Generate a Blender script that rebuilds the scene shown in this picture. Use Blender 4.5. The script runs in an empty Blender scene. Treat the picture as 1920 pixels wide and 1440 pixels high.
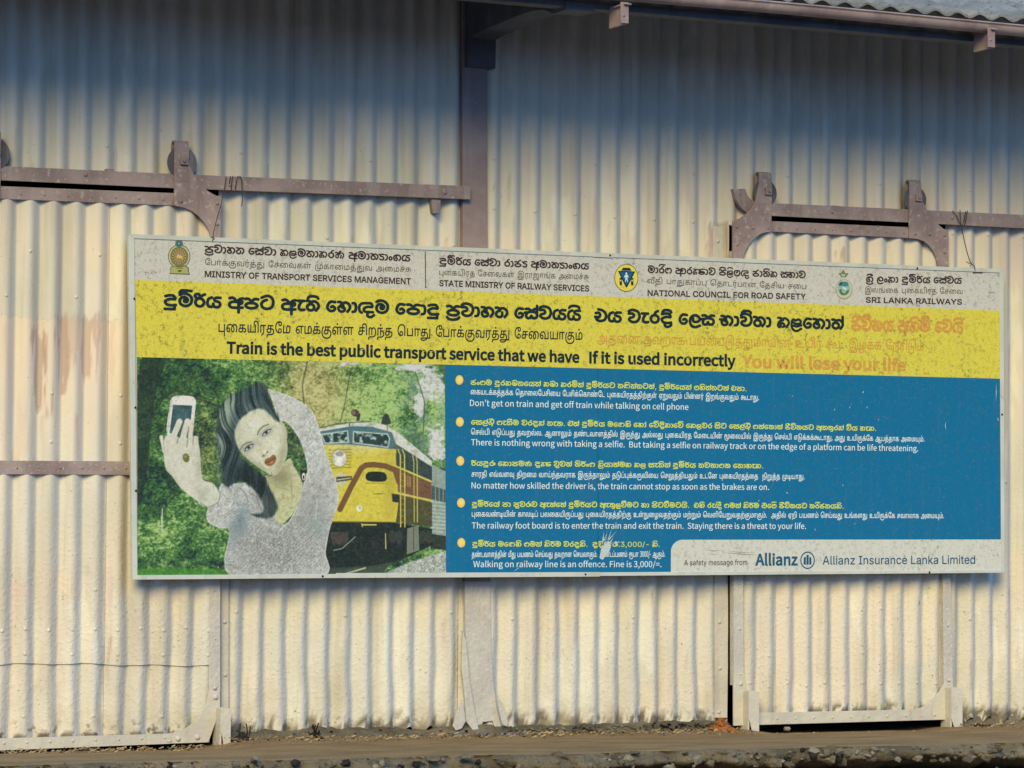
import bpy, math, random
import numpy as np
from mathutils import Vector, Matrix, noise as mnoise
from mathutils.geometry import tessellate_polygon
random.seed(7)
SC = bpy.context.scene
COL = SC.collection

# ------------------------------------------------------------------ camera
F_PX = 6400.0                      # focal length in pixels of the 1920 px photograph
YAW, PITCH, ROLL = math.radians(26.3), math.radians(2.93), -0.006
DIST = 19.1
fwd = Vector((math.sin(YAW) * math.cos(PITCH), math.cos(YAW) * math.cos(PITCH), math.sin(PITCH)))
right0 = Vector((math.cos(YAW), -math.sin(YAW), 0))
up0 = right0.cross(fwd)
right = right0 * math.cos(ROLL) - up0 * math.sin(ROLL)
up = up0 * math.cos(ROLL) + right0 * math.sin(ROLL)
CAM = -DIST * fwd                  # provisional: the wall point at the image centre is the origin
def ray(px, py):
    return fwd + right * ((px - 960) / F_PX) - up * ((py - 720) / F_PX)
_r = ray(960, 1378)
Z0 = (CAM + _r * (-CAM.y / _r.y)).z  # platform level becomes z = 0
CAM = CAM - Vector((0, 0, Z0))
def P(px, py, d=0.0):
    """point of the vertical plane y = -d that the photograph shows at a pixel"""
    r = ray(px, py)
    return CAM + r * ((-d - CAM.y) / r.y)
def PG(px, py, z=0.0):
    r = ray(px, py)
    return CAM + r * ((z - CAM.z) / r.z)
cam_data = bpy.data.cameras.new('camera')
cam = bpy.data.objects.new('camera', cam_data)
COL.objects.link(cam)
cam_data.sensor_width = 36
cam_data.lens = F_PX / 1920 * 36
cam_data.clip_end = 3000
m = Matrix((right, up, -fwd)).transposed().to_4x4()
m.translation = CAM
cam.matrix_world = m
SC.camera = cam

# ------------------------------------------------------------------ light
SUN_EL, SUN_AZ = math.radians(28), math.radians(31)       # azimuth: to the left of the wall's normal
SKY_STRENGTH, SUN_STRENGTH = 0.10, 4.15
world = bpy.data.worlds.new('World'); SC.world = world; world.use_nodes = True
wn = world.node_tree.nodes; wl = world.node_tree.links
sky = wn.new('ShaderNodeTexSky'); sky.sky_type = 'NISHITA'; sky.sun_disc = False
sky.sun_elevation = SUN_EL; sky.sun_rotation = math.pi + SUN_AZ
sky.air_density = 1.6; sky.dust_density = 0.3; sky.ozone_density = 3.0
# thin morning haze evens the clear sky out
haze_mix = wn.new('ShaderNodeMix'); haze_mix.data_type = 'RGBA'; haze_mix.inputs[0].default_value = .85
haze_mix.inputs[7].default_value = (2.15, 7.1, 15.0, 1)
wl.new(sky.outputs[0], haze_mix.inputs[6]); wl.new(haze_mix.outputs[2], wn['Background'].inputs[0])
wn['Background'].inputs[1].default_value = SKY_STRENGTH
sun_data = bpy.data.lights.new('sun', 'SUN'); sun_data.energy = SUN_STRENGTH
sun_data.angle = math.radians(28); sun_data.color = (1.0, 0.76, 0.265)
sun = bpy.data.objects.new('sun', sun_data); COL.objects.link(sun)
sd = Vector((-math.sin(SUN_AZ) * math.cos(SUN_EL), -math.cos(SUN_AZ) * math.cos(SUN_EL), math.sin(SUN_EL)))
sun.rotation_euler = sd.to_track_quat('Z', 'Y').to_euler()
SC.view_settings.view_transform = 'Standard'; SC.view_settings.look = 'None'
SC.view_settings.exposure = 0.0; SC.view_settings.gamma = 1.0; SC.view_settings.use_curve_mapping = False

# ------------------------------------------------------------------ colour
LIGHT = np.array((1.12, 1.0, 0.80))     # what the sunlit wall does to a colour; divides it out again
def lin(c):
    c = np.asarray(c, float) / 255
    return np.where(c <= .04045, c / 12.92, ((c + .055) / 1.055) ** 2.4)
def C(r, g, b):
    return tuple(np.clip(lin((r, g, b)) / LIGHT, 0.004, .86)) + (1.0,)

# ------------------------------------------------------------------ materials
class NT:
    def __init__(s, name):
        s.m = bpy.data.materials.new(name); s.m.use_nodes = True
        s.t = s.m.node_tree; s.n = s.t.nodes; s.b = s.n['Principled BSDF']
        s.pos = s.n.new('ShaderNodeNewGeometry').outputs['Position']
    def link(s, a, b): s.t.links.new(a, b)
    def map(s, sc):
        k = s.n.new('ShaderNodeMapping'); k.inputs['Scale'].default_value = sc
        s.link(s.pos, k.inputs['Vector']); return k.outputs[0]
    def noise(s, scale, detail=4, rough=.55, sc=(1, 1, 1), dist=0):
        k = s.n.new('ShaderNodeTexNoise'); k.inputs['Scale'].default_value = scale
        k.inputs['Detail'].default_value = detail; k.inputs['Roughness'].default_value = rough
        k.inputs['Distortion'].default_value = dist
        s.link(s.map(sc), k.inputs['Vector']); return k.outputs['Fac']
    def voro(s, scale, feature='F1'):
        k = s.n.new('ShaderNodeTexVoronoi'); k.feature = feature; k.inputs['Scale'].default_value = scale
        s.link(s.map((1, 1, 1)), k.inputs['Vector']); return k.outputs['Distance']
    def ramp(s, x, a, b, lo=0., hi=1.):
        k = s.n.new('ShaderNodeMapRange'); k.interpolation_type = 'SMOOTHSTEP'
        for i, v in zip((1, 2, 3, 4), (a, b, lo, hi)): k.inputs[i].default_value = v
        s.link(x, k.inputs[0]); return k.outputs[0]
    def math(s, op, a, b=None):
        k = s.n.new('ShaderNodeMath'); k.operation = op
        for i, v in enumerate((a, b)):
            if v is None: continue
            if isinstance(v, (int, float)): k.inputs[i].default_value = v
            else: s.link(v, k.inputs[i])
        return k.outputs[0]
    def mix(s, f, a, b, mode='MIX'):
        k = s.n.new('ShaderNodeMix'); k.data_type = 'RGBA'; k.blend_type = mode
        for i, v in ((0, f), (6, a), (7, b)):
            if isinstance(v, (int, float)): k.inputs[i].default_value = v
            elif isinstance(v, tuple): k.inputs[i].default_value = v
            else: s.link(v, k.inputs[i])
        return k.outputs[2]
    def z(s):
        k = s.n.new('ShaderNodeSeparateXYZ'); s.link(s.pos, k.inputs[0]); return k.outputs[2]
    def attr(s, name):
        k = s.n.new('ShaderNodeAttribute'); k.attribute_name = name; return k
    def bump(s, h, strength, dist=.004):
        k = s.n.new('ShaderNodeBump'); k.inputs['Distance'].default_value = dist
        if isinstance(strength, (int, float)): k.inputs['Strength'].default_value = strength
        else: s.link(strength, k.inputs['Strength'])
        s.link(h, k.inputs['Height']); s.link(k.outputs[0], s.b.inputs['Normal'])
    def done(s, col, rough=.6, spec=.3):
        if isinstance(col, tuple): s.b.inputs['Base Color'].default_value = col
        else: s.link(col, s.b.inputs['Base Color'])
        if isinstance(rough, (int, float)): s.b.inputs['Roughness'].default_value = rough
        else: s.link(rough, s.b.inputs['Roughness'])
        s.b.inputs['Specular IOR Level'].default_value = spec
        return s.m

def mat_cladding():
    t = NT('cream_corrugated_paint')
    base = t.mix(t.ramp(t.noise(1.1, 5), .35, .65), C(212, 200, 177), C(196, 186, 164))
    low = t.ramp(t.z(), 1.0, 1.35)
    base = t.mix(t.math('MULTIPLY', t.ramp(t.noise(.9, 4), .4, .62), .5), base, C(226, 202, 172))
    base = t.mix(t.math('MULTIPLY', t.ramp(t.noise(2.6, 3, .5, (1, 1, .35)), .50, .56), .30), base, C(192, 184, 164))
    base = t.mix(t.math('MULTIPLY', t.ramp(t.noise(3.7, 4, .6, (1, 1, .25)), .56, .62), .35), base, C(232, 222, 196))
    # dusty vertical runs
    st = t.ramp(t.noise(9, 5, .6, (1, 1, .06)), .5, .72)
    base = t.mix(t.math('MULTIPLY', st, .45), base, C(168, 152, 122))
    st2 = t.ramp(t.noise(30, 4, .6, (1, 1, .03)), .55, .75)
    base = t.mix(t.math('MULTIPLY', st2, .35), base, C(176, 160, 132))
    # painted-over patches and old marks stored with the sheet
    a = t.attr('stain')
    base = t.mix(a.outputs['Alpha'], base, a.outputs['Color'])
    # chips and specks where the paint has blown
    sp = t.math('MULTIPLY', t.ramp(t.noise(70, 3, .6), .66, .70), t.ramp(t.noise(6, 3), .46, .60))
    sp = t.math('MULTIPLY', sp, t.ramp(t.z(), .6, 2.2, 1.0, .45))
    base = t.mix(sp, base, C(92, 78, 58))
    # splashed dirt and rust at the foot of the sheets
    foot = t.math('MULTIPLY', t.ramp(t.z(), .03, .17, 1, 0), t.ramp(t.noise(22, 5, .65), .52, .64))
    base = t.mix(foot, base, C(86, 70, 48))
    foot2 = t.math('MULTIPLY', t.ramp(t.z(), .0, .55, 1, 0), t.ramp(t.noise(5, 4), .42, .7))
    base = t.mix(t.math('MULTIPLY', foot2, .5), base, C(176, 158, 124))
    h = t.math('ADD', t.math('MULTIPLY', t.ramp(t.noise(46, 2, .5), .45, .70), .6), t.math('MULTIPLY', t.noise(110, 2), .25))
    h = t.math('ADD', h, t.math('MULTIPLY', t.noise(11, 2), .6))
    s = t.ramp(t.z(), .5, 1.9, .26, .06)
    t.bump(h, s, .012)
    return t.done(base, .62, .28)

def mat_paint(name, c1, c2, chip, bumpy=.25, rough=.6, dist=.004, chips=.62):
    t = NT(name)
    b = t.mix(t.ramp(t.noise(5, 5), .35, .65), c1, c2)
    b = t.mix(t.math('MULTIPLY', t.ramp(t.noise(38, 5, .65), chips, chips + .1), .8), b, chip)
    b = t.mix(t.math('MULTIPLY', t.ramp(t.noise(14, 4, .6, (1, 1, .08)), .52, .72), .35), b, chip)
    t.bump(t.math('ADD', t.noise(45, 4), t.math('MULTIPLY', t.noise(9, 2), .7)), bumpy, dist)
    return t.done(b, rough, .3)

def mat_print(name='weathered_print', fade=False, grime=.75, scale=1.0):
    t = NT(name)
    a = t.attr('col')
    b = a.outputs['Color']
    if fade:
        k = t.ramp(t.noise(60, 3, .7), .36, .64)
        b = t.mix(t.math('MULTIPLY', k, .42), b, C(206, 190, 74))
        b = t.mix(t.math('MULTIPLY', t.ramp(t.noise(9, 3), .5, .7), .25), b, C(206, 190, 74))
    # a.Alpha carries how readily this ink shows mould and dirt
    g1 = t.ramp(t.noise(46, 5, .7), .50, .72)
    g2 = t.ramp(t.noise(120, 3, .6), .50, .70)
    g3 = t.ramp(t.noise(3.2, 4, .6, (1, 1, .5)), .42, .70)
    g = t.math('ADD', t.math('MULTIPLY', g1, .55), t.math('ADD', t.math('MULTIPLY', g2, .40), t.math('MULTIPLY', t.math('MULTIPLY', g1, g3), .5)))
    g = t.math('MULTIPLY', t.math('MULTIPLY', g, a.outputs['Alpha']), grime)
    b = t.mix(g, b, C(88, 84, 52))
    w = t.math('MULTIPLY', t.math('MULTIPLY', t.ramp(t.noise(75, 4, .7), .56, .74), a.outputs['Alpha']), .16)
    b = t.mix(w, b, C(226, 220, 196))
    run = t.ramp(t.noise(24, 4, .6, (1, 1, .05)), .52, .75)
    b = t.mix(t.math('MULTIPLY', t.math('MULTIPLY', run, a.outputs['Alpha']), .16), b, C(120, 112, 84))
    t.bump(t.noise(3.5, 2), .15, .012)
    return t.done(b, .65, .10)

def mat_dust(name, c1, c2, c3, sc=1., bump=.6, dist=.01):
    t = NT(name)
    b = t.mix(t.ramp(t.noise(2.2 * sc, 6, .6, (1, 2, 1)), .35, .65), c1, c2)
    b = t.mix(t.ramp(t.noise(48 * sc, 5, .7), .55, .68), b, c3)
    b = t.mix(t.math('MULTIPLY', t.ramp(t.noise(160 * sc, 3), .5, .7), .4), b, c1)
    t.bump(t.math('ADD', t.noise(25 * sc, 6, .7), t.math('MULTIPLY', t.noise(120 * sc, 3), .5)), bump, dist)
    return t.done(b, .92, .1)

M_CLAD = mat_cladding()
M_MAUVE = mat_paint('mauve_brown_paint', C(160, 137, 127), C(134, 112, 104), C(178, 162, 146), .5, .65, .006, .56)
M_LILAC = mat_paint('lilac_grey_paint', C(194, 182, 163), C(184, 171, 154), C(206, 192, 168), .6, .6, .010, .54)
M_CREAMBAR = mat_paint('cream_bar_paint', C(202, 188, 162), C(190, 176, 154), C(150, 128, 96), .55, .6, .008, .62)
M_COLUMN = mat_paint('brown_column_paint', C(154, 132, 122), C(138, 116, 108), C(168, 150, 132), .3)
M_DARK = mat_paint('dark_eave_iron', C(96, 92, 92), C(78, 76, 78), C(120, 112, 104), .3)  # plain dark tone for the eave beam and its bracket
M_IRON = mat_paint('worn_iron', C(96, 90, 92), C(78, 74, 78), C(160, 152, 144), .4)
M_ALU = mat_paint('dull_aluminium_trim', C(196, 193, 176), C(184, 182, 166), C(156, 150, 130), .12, .5)
M_PRINT = mat_print()
M_FADE = mat_print('faded_red_print', True)
M_BLACK = NT('black_screw').done(C(24, 22, 20), .6)
M_WIRE = mat_paint('rusty_tie_wire', C(74, 62, 56), C(58, 48, 44), C(110, 78, 58), .2)
M_ROOF = mat_dust('weathered_asbestos_roof', C(142, 136, 124), C(104, 100, 92), C(58, 56, 52), .7, .8)
M_GUTTER = mat_paint('mauve_gutter_paint', C(160, 136, 126), C(136, 112, 106), C(184, 166, 152), .3)
M_DIRT = mat_dust('trodden_earth_platform', C(148, 118, 80), C(124, 98, 66), C(166, 142, 104), 1, .5, .008)
M_CONC = mat_dust('broken_concrete', C(138, 122, 96), C(100, 88, 68), C(66, 58, 46), 1.4, 1.0, .02)
M_GROUND = mat_dust('dry_sandy_ground', C(158, 134, 104), C(138, 116, 88), C(116, 98, 74), .8, .6, .02)
M_BED = mat_dust('dark_ballast', C(64, 64, 66), C(52, 52, 56), C(84, 82, 80), .6, .8, .03)  # unseen track bed, made dark to cut light bounced onto the wall
M_STONE = mat_dust('grey_brown_stone', C(150, 136, 112), C(112, 102, 86), C(84, 76, 62), 2, .8, .01)
M_SAW = mat_dust('orange_brown_dust', C(186, 112, 62), C(160, 88, 44), C(206, 140, 88), 3, 1.0, .012)
M_CHAR = mat_dust('charred_debris', C(60, 54, 48), C(40, 38, 36), C(84, 76, 66), 3, 1.0, .012)
M_LEAF = mat_dust('dry_straw', C(176, 146, 100), C(140, 108, 70), C(196, 172, 128), 4, .4, .004)
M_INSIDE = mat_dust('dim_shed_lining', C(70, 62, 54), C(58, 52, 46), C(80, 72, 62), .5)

# ------------------------------------------------------------------ mesh helpers
class MB:
    def __init__(s): s.v, s.f, s.mi, s.sm, s.col = [], [], [], [], []
    def add(s, vs, fs, mi=0, smooth=False, col=None):
        o = len(s.v)
        s.v += [tuple(q) for q in vs]
        for f in fs:
            s.f.append([o + i for i in f]); s.mi.append(mi); s.sm.append(smooth)
        s.col += [col or (1, 1, 1, 1)] * len(vs)
        return s
    def prism(s, pts, dy, mi=0, col=None):
        """outline in an upright plane (front), extruded dy into +Y"""
        n = len(pts)
        area = sum(pts[i].x * pts[(i + 1) % n].z - pts[(i + 1) % n].x * pts[i].z for i in range(n))
        if area < 0: pts = pts[::-1]
        back = [q + Vector((0, dy, 0)) for q in pts]
        tri = tessellate_polygon([[Vector((q.x, q.z, 0)) for q in pts]])
        fs = []
        for a, b, c in tri:
            A, B, Cc = pts[a], pts[b], pts[c]
            if (B.x - A.x) * (Cc.z - A.z) - (Cc.x - A.x) * (B.z - A.z) < 0: a, b = b, a
            fs.append((a, b, c)); fs.append((n + c, n + b, n + a))
        for i in range(n):
            j = (i + 1) % n
            fs.append((j, i, n + i, n + j))
        return s.add(list(pts) + back, fs, mi, False, col)
    def box(s, a, b, mi=0):
        x0, x1 = sorted((a[0], b[0])); y0, y1 = sorted((a[1], b[1])); z0, z1 = sorted((a[2], b[2]))
        v = [(x, y, z) for z in (z0, z1) for y in (y0, y1) for x in (x0, x1)]
        return s.add(v, [(0, 2, 3, 1), (4, 5, 7, 6), (0, 1, 5, 4), (2, 6, 7, 3), (0, 4, 6, 2), (1, 3, 7, 5)], mi)
    def dome(s, c, r, h=None, mi=0, n=8):
        h = h or r * .7
        vs, fs = [], []
        for k in range(3):
            a = k * math.pi / 6
            for i in range(n):
                t = 2 * math.pi * i / n
                vs.append((c[0] + r * math.cos(a) * math.cos(t), c[1] - h * math.sin(a), c[2] + r * math.cos(a) * math.sin(t)))
        vs.append((c[0], c[1] - h, c[2]))
        for k in range(2):
            for i in range(n):
                j = (i + 1) % n
                fs.append((k * n + i, k * n + j, (k + 1) * n + j, (k + 1) * n + i))
        for i in range(n): fs.append((2 * n + i, 2 * n + (i + 1) % n, 3 * n))
        return s.add(vs, fs, mi, True)
    def tube(s, pts, r, n=7, mi=0, cap=True):
        pts = [Vector(p) for p in pts]
        rings = []
        for i, p in enumerate(pts):
            d = (pts[min(i + 1, len(pts) - 1)] - pts[max(i - 1, 0)]).normalized()
            ref = Vector((0, 0, 1)) if abs(d.z) < .9 else Vector((1, 0, 0))
            u = d.cross(ref).normalized(); w = u.cross(d)
            rings.append([p + (u * math.cos(2 * math.pi * k / n) + w * math.sin(2 * math.pi * k / n)) * r for k in range(n)])
        fs = []
        for i in range(len(pts) - 1):
            for k in range(n):
                l = (k + 1) % n
                fs.append((i * n + k, i * n + l, (i + 1) * n + l, (i + 1) * n + k))
        if cap: fs += [tuple(range(n))[::-1], tuple((len(pts) - 1) * n + k for k in range(n))]
        return s.add([q for r_ in rings for q in r_], fs, mi, True)
    def disc(s, c, r, dy, mi=0, n=28, hole=0.0):
        """wheel-like cylinder with axis along Y"""
        vs, fs = [], []
        for y in (0, dy):
            for i in range(n):
                t = 2 * math.pi * i / n
                vs.append((c[0] + r * math.cos(t), c[1] + y, c[2] + r * math.sin(t)))
        fs += [tuple(range(n)), tuple(range(2 * n - 1, n - 1, -1))]
        for i in range(n): fs.append(((i + 1) % n, i, n + i, n + (i + 1) % n))
        return s.add(vs, fs, mi)
    def build(s, name, mats, parent=None, bevel=0.0, attr=None):
        me = bpy.data.meshes.new(name)
        off = parent_world(parent) if parent else Vector((0, 0, 0))
        me.from_pydata([(a - off.x, b - off.y, c - off.z) for a, b, c in s.v], [], s.f)
        for mm in (mats if isinstance(mats, (list, tuple)) else [mats]): me.materials.append(mm)
        me.polygons.foreach_set('material_index', s.mi)
        me.polygons.foreach_set('use_smooth', s.sm)
        if attr:
            ca = me.color_attributes.new(attr, 'FLOAT_COLOR', 'POINT')
            ca.data.foreach_set('color', np.asarray(s.col, np.float32).ravel())
        me.update()
        o = bpy.data.objects.new(name, me); COL.objects.link(o)
        if parent: o.parent = parent
        if bevel:
            b = o.modifiers.new('bevel', 'BEVEL'); b.width = bevel; b.segments = 2; b.limit_method = 'ANGLE'; b.angle_limit = math.radians(40)
        return o
def parent_world(o):
    v = Vector((0, 0, 0))
    while o: v += o.location; o = o.parent
    return v
def thing(name, label, cat, loc=(0, 0, 0), group=None):
    o = bpy.data.objects.new(name, None); COL.objects.link(o); o.location = loc
    o.empty_display_size = .1
    return tag(o, label, cat, group)
def tag(o, label, cat, group=None):
    o['label'] = label; o['category'] = cat
    if group: o['group'] = group
    return o
def px(pts, d): return [P(x, y, d) for x, y in pts]
def plate(mb, pts, d, thick, mi=0): return mb.prism(px(pts, d), thick, mi)
def hash01(i, j, s=0):
    v = np.sin(i * 127.1 + j * 311.7 + s * 74.7) * 43758.5453
    return v - np.floor(v)
def vnoise(x, y, s=0):
    x = np.asarray(x, float); y = np.asarray(y, float)
    i, j = np.floor(x), np.floor(y); u, v = x - i, y - j
    u = u * u * (3 - 2 * u); v = v * v * (3 - 2 * v)
    return (hash01(i, j, s) * (1 - u) + hash01(i + 1, j, s) * u) * (1 - v) + (hash01(i, j + 1, s) * (1 - u) + hash01(i + 1, j + 1, s) * u) * v
def fbm(x, y, s=0, n=4, g=.5):
    o = 0; a = 1; t = 0
    for k in range(n):
        o = o + a * vnoise(np.asarray(x) * 2 ** k, np.asarray(y) * 2 ** k, s + k * 3); t += a; a *= g
    return o / t
def poly_sdf(pts, X, Y):
    """signed distance (negative inside) to a polygon, on arrays"""
    p = np.asarray(pts, float); q = np.roll(p, -1, 0)
    D = np.full(X.shape, 1e18); ins = np.zeros(X.shape, bool)
    for (ax, ay), (bx, by) in zip(p, q):
        dx, dy = bx - ax, by - ay; L = dx * dx + dy * dy + 1e-9
        t = np.clip(((X - ax) * dx + (Y - ay) * dy) / L, 0, 1)
        D = np.minimum(D, (X - ax - t * dx) ** 2 + (Y - ay - t * dy) ** 2)
        c = (ay > Y) != (by > Y)
        xx = ax + (Y - ay) * dx / (dy if abs(dy) > 1e-9 else 1e-9)
        ins ^= c & (X < xx)
    D = np.sqrt(D)
    return np.where(ins, -D, D)

# ================================================================== the shed
PITCH_C, AMP = 0.127, 0.0215
Zrail_top = P(880, 349).z
X_colL, X_colR = P(868, 400).x, P(914, 400).x
DOOR_L_X1 = P(404, 1200, .03).x
DOOR_R_X0, DOOR_R_X1 = P(1366, 1200).x, P(1776, 1200, .03).x
Z_OPEN = P(440, 344).z
shed = thing('corrugated_shed', 'long cream corrugated iron goods shed with mauve ironwork and an overhanging eave',
             'shed', (0, 0, 0))
EAVE_D = 1.38
g_ref = P(1786, 55, EAVE_D)                # underside of the gutter
GR = .046                                  # gutter radius
GZ = g_ref.z + GR
ZTOP = GZ + .045 + (EAVE_D + .02) * math.tan(math.radians(19)) - .035     # wall head, under the roof
XL, XR = P(-420, 700).x, P(2500, 700).x
# trodden-in plinth line is irregular: z of the sheet bottoms
def sheet_bottom(x):
    k = x / PITCH_C
    b = .030 + .035 * (float(fbm(k * .9, 3.1, 2, 3)) - .5) * 2 + .022 * math.sin(k * 2 * math.pi + 1.0)
    return b
def lumps(X, Z):
    """slow sideways wander of the ridges, strongest low down where the sheets have been knocked"""
    low = np.clip((1.5 - Z) / 1.3, 0.05, 1)
    return (.011 * (fbm(X * 2.3, Z * 2.1, 5, 3) - .5) * 2 + .007 * (fbm(X * 7, Z * 5, 9, 2) - .5) * 2) * low
def corrugate(X, Z, phase=0.0, sheet=8):
    k = (X + phase) / PITCH_C
    kk = k + lumps(X, Z) / PITCH_C
    sharp = .55 - .12 * np.clip((1.5 - Z) / .8, 0, 1)
    y = -AMP * ((1 - sharp) * np.cos(2 * np.pi * kk) + sharp * (2 * np.abs(np.cos(np.pi * kk)) - 1))
    lap = np.mod(np.floor(k / sheet + .31), 2) * -.0045
    low = np.clip((1.6 - Z) / 1.4, 0, 1)
    y = y + lap + .006 * (fbm(X * 5, Z * 4, 21, 3) - .5) * low
    return y
def cladding(name, parent, x0, x1, z1, bottom, depth, openings=(), stain=None, seams=(), amp=1.0, phase=0.0, rivet_rows=(), zrow=.035, cols=10):
    n = max(2, int((x1 - x0) / PITCH_C * cols) + 1)
    xs = np.linspace(x0, x1, n)
    laps = [(j - .31) * 8 * PITCH_C - phase for j in range(-40, 60)]
    xs = np.array(sorted(list(xs) + [l + e for l in laps if x0 < l < x1 for e in (-.0004, .0004)])); n = len(xs)
    zt = np.array([bottom(x) for x in xs]) if callable(bottom) else np.full(n, float(bottom))
    mrows = max(8, int((z1 - zt.min()) / zrow))
    s = np.linspace(0, 1, mrows)
    X = np.repeat(xs[None, :], mrows, 0)
    Z = zt[None, :] + (z1 - zt)[None, :] * s[:, None]
    Y = corrugate(X, Z, phase) * amp - depth
    for zs, lo in seams:                   # lower sheet tucked behind the upper one
        Y = Y - np.where(Z > zs + .006 * np.sin(X * 3), .006, 0)
    if stain is None: col = np.zeros((mrows, n, 4), np.float32)
    else: col = stain(X, Z).astype(np.float32)
    mb = MB()
    idx = np.arange(mrows * n).reshape(mrows, n)
    xc = (xs[1:] + xs[:-1]) / 2
    keep = np.ones((mrows - 1, n - 1), bool)
    zc = (Z[1:, 1:] + Z[:-1, 1:]) / 2
    for (a, b, ztop) in openings:
        keep &= ~((xc[None, :] > a) & (xc[None, :] < b) & (zc < ztop))
    fs = np.stack([idx[:-1, :-1], idx[:-1, 1:], idx[1:, 1:], idx[1:, :-1]], -1)[keep]
    mb.v = list(map(tuple, np.stack([X, Y, Z], -1).reshape(-1, 3)))
    mb.f = fs.tolist(); mb.mi = [0] * len(fs); mb.sm = [True] * len(fs)
    mb.col = list(map(tuple, col.reshape(-1, 4)))
    k0, k1 = math.ceil((x0 + phase) / PITCH_C), math.floor((x1 + phase) / PITCH_C)
    for zr in rivet_rows:
        every = 1
        if isinstance(zr, tuple): zr, every = zr
        for k in range(k0, k1 + 1):
            if (k * 7 + int(zr * 10)) % every: continue
            x = k * PITCH_C - phase
            if any(a < x < b and zr < zt_ for a, b, zt_ in openings): continue
            zz = zr + .012 * math.sin(k * 3.3)
            y = float(corrugate(np.array(x), np.array(zz), phase)) * amp - depth
            o_ = len(mb.col); mb.dome((x, y + .001, zz), .011, .006); mb.col[o_:] = [(1, 1, 1, 0)] * (len(mb.col) - o_)
    o = mb.build(name, M_CLAD, parent, attr='stain')
    return o
def patch(col, X, Z, pts, d, rgb, a, soft=.03, s=0):
    q = [P(x, y, d) for x, y in pts]
    D = poly_sdf([(v.x, v.z) for v in q], X, Z)
    n = (fbm(X * 95, Z * 5, s, 3) - .5) * .11
    m = np.clip(.5 - (D + n) / soft, 0, 1) * a
    c = C(*rgb)
    na = 1 - (1 - col[..., 3]) * (1 - m)
    w = np.where(na > 1e-6, m / np.maximum(na, 1e-6), 0)[..., None]
    col[..., :3] = col[..., :3] * (1 - w) + np.array(c[:3]) * w
    col[..., 3] = na
def strip(col, mask, rgb):
    c = np.array(C(*rgb)[:3]); na = 1 - (1 - col[..., 3]) * (1 - mask)
    w = np.where(na > 1e-6, mask / np.maximum(na, 1e-6), 0)[..., None]
    col[..., :3] = col[..., :3] * (1 - w) + c * w; col[..., 3] = na
def rust_runs(col, X, Z, seed, n, zlo, zhi):
    r = random.Random(seed); x0, x1 = float(X.min()), float(X.max())
    for i in range(n):
        xc = (math.floor(r.uniform(x0, x1) / PITCH_C) + r.choice((0, 0, .3, -.25))) * PITCH_C
        zt = r.uniform(zlo, zhi); L_ = r.uniform(.05, .4); w_ = r.uniform(.003, .012)
        m_ = np.exp(-((X - xc - .006 * np.sin(Z * 20 + i)) / w_) ** 2) * np.clip((zt - Z) / .01, 0, 1) * np.clip(1 - (zt - Z) / L_, 0, 1)
        strip(col, m_ * r.uniform(.25, .7), r.choice(((158, 122, 96), (176, 146, 112), (140, 120, 96), (196, 160, 130))))
def stain_wall(X, Z):
    col = np.zeros(X.shape + (4,))
    foot = np.clip((.10 - Z + .12 * (fbm(X * 16, Z * 7, 8) - .35)) / .03, 0, 1) * (fbm(X * 30, Z * 22, 12) > .44)
    strip(col, foot * .85, (78, 62, 44))
    rust_runs(col, X, Z, 3, 70, .3, 3.2)
    patch(col, X, Z, [(838, 470), (866, 470), (864, 640), (842, 640)], 0, (178, 146, 128), .4, .02, 3)
    patch(col, X, Z, [(1326, 424), (1362, 424), (1362, 520), (1326, 520)], 0, (176, 142, 128), .8, .01, 3)
    patch(col, X, Z, [(1338, 1060), (1364, 1060), (1364, 1345), (1342, 1345)], 0, (204, 186, 168), .7, .01, 3)
    patch(col, X, Z, [(1860, 400), (1920, 405), (1960, 560), (1880, 520)], 0, (204, 178, 162), .4, .06, 3)
    return col
wl1 = cladding('wall_cladding', shed, XL, X_colL + .06, ZTOP, sheet_bottom, 0.0,
               openings=[(P(-200, 900).x, DOOR_L_X1, Z_OPEN)], stain=stain_wall,
               rivet_rows=[(P(600, 450).z, 3), (P(600, 1150).z, 5), (P(600, 300).z, 6)])
wl2 = cladding('wall_cladding', shed, X_colR - .06, XR, ZTOP, sheet_bottom, 0.0,
               openings=[(DOOR_R_X0 - .012, P(1440, 400).x, P(1380, 424).z), (P(1440, 400).x, DOOR_R_X1, P(1500, 396).z)], stain=stain_wall,
               rivet_rows=[(P(1100, 402).z, 2), (P(1100, 310).z, 5), (P(1840, 900).z, 4), (P(1300, 1160).z, 6)])
# rear of the shed and its lining, so that gaps round the doors look into a dim interior
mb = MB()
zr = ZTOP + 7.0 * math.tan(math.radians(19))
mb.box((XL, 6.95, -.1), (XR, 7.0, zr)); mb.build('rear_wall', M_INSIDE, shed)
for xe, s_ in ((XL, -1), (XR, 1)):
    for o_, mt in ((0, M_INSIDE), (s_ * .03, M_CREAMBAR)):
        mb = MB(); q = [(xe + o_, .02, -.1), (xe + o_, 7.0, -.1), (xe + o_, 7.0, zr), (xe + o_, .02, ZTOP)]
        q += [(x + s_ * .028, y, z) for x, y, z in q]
        mb.add(q, [(0, 1, 2, 3), (7, 6, 5, 4), (0, 4, 5, 1), (1, 5, 6, 2), (2, 6, 7, 3), (3, 7, 4, 0)]); mb.build('side_wall', mt, shed)
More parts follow.
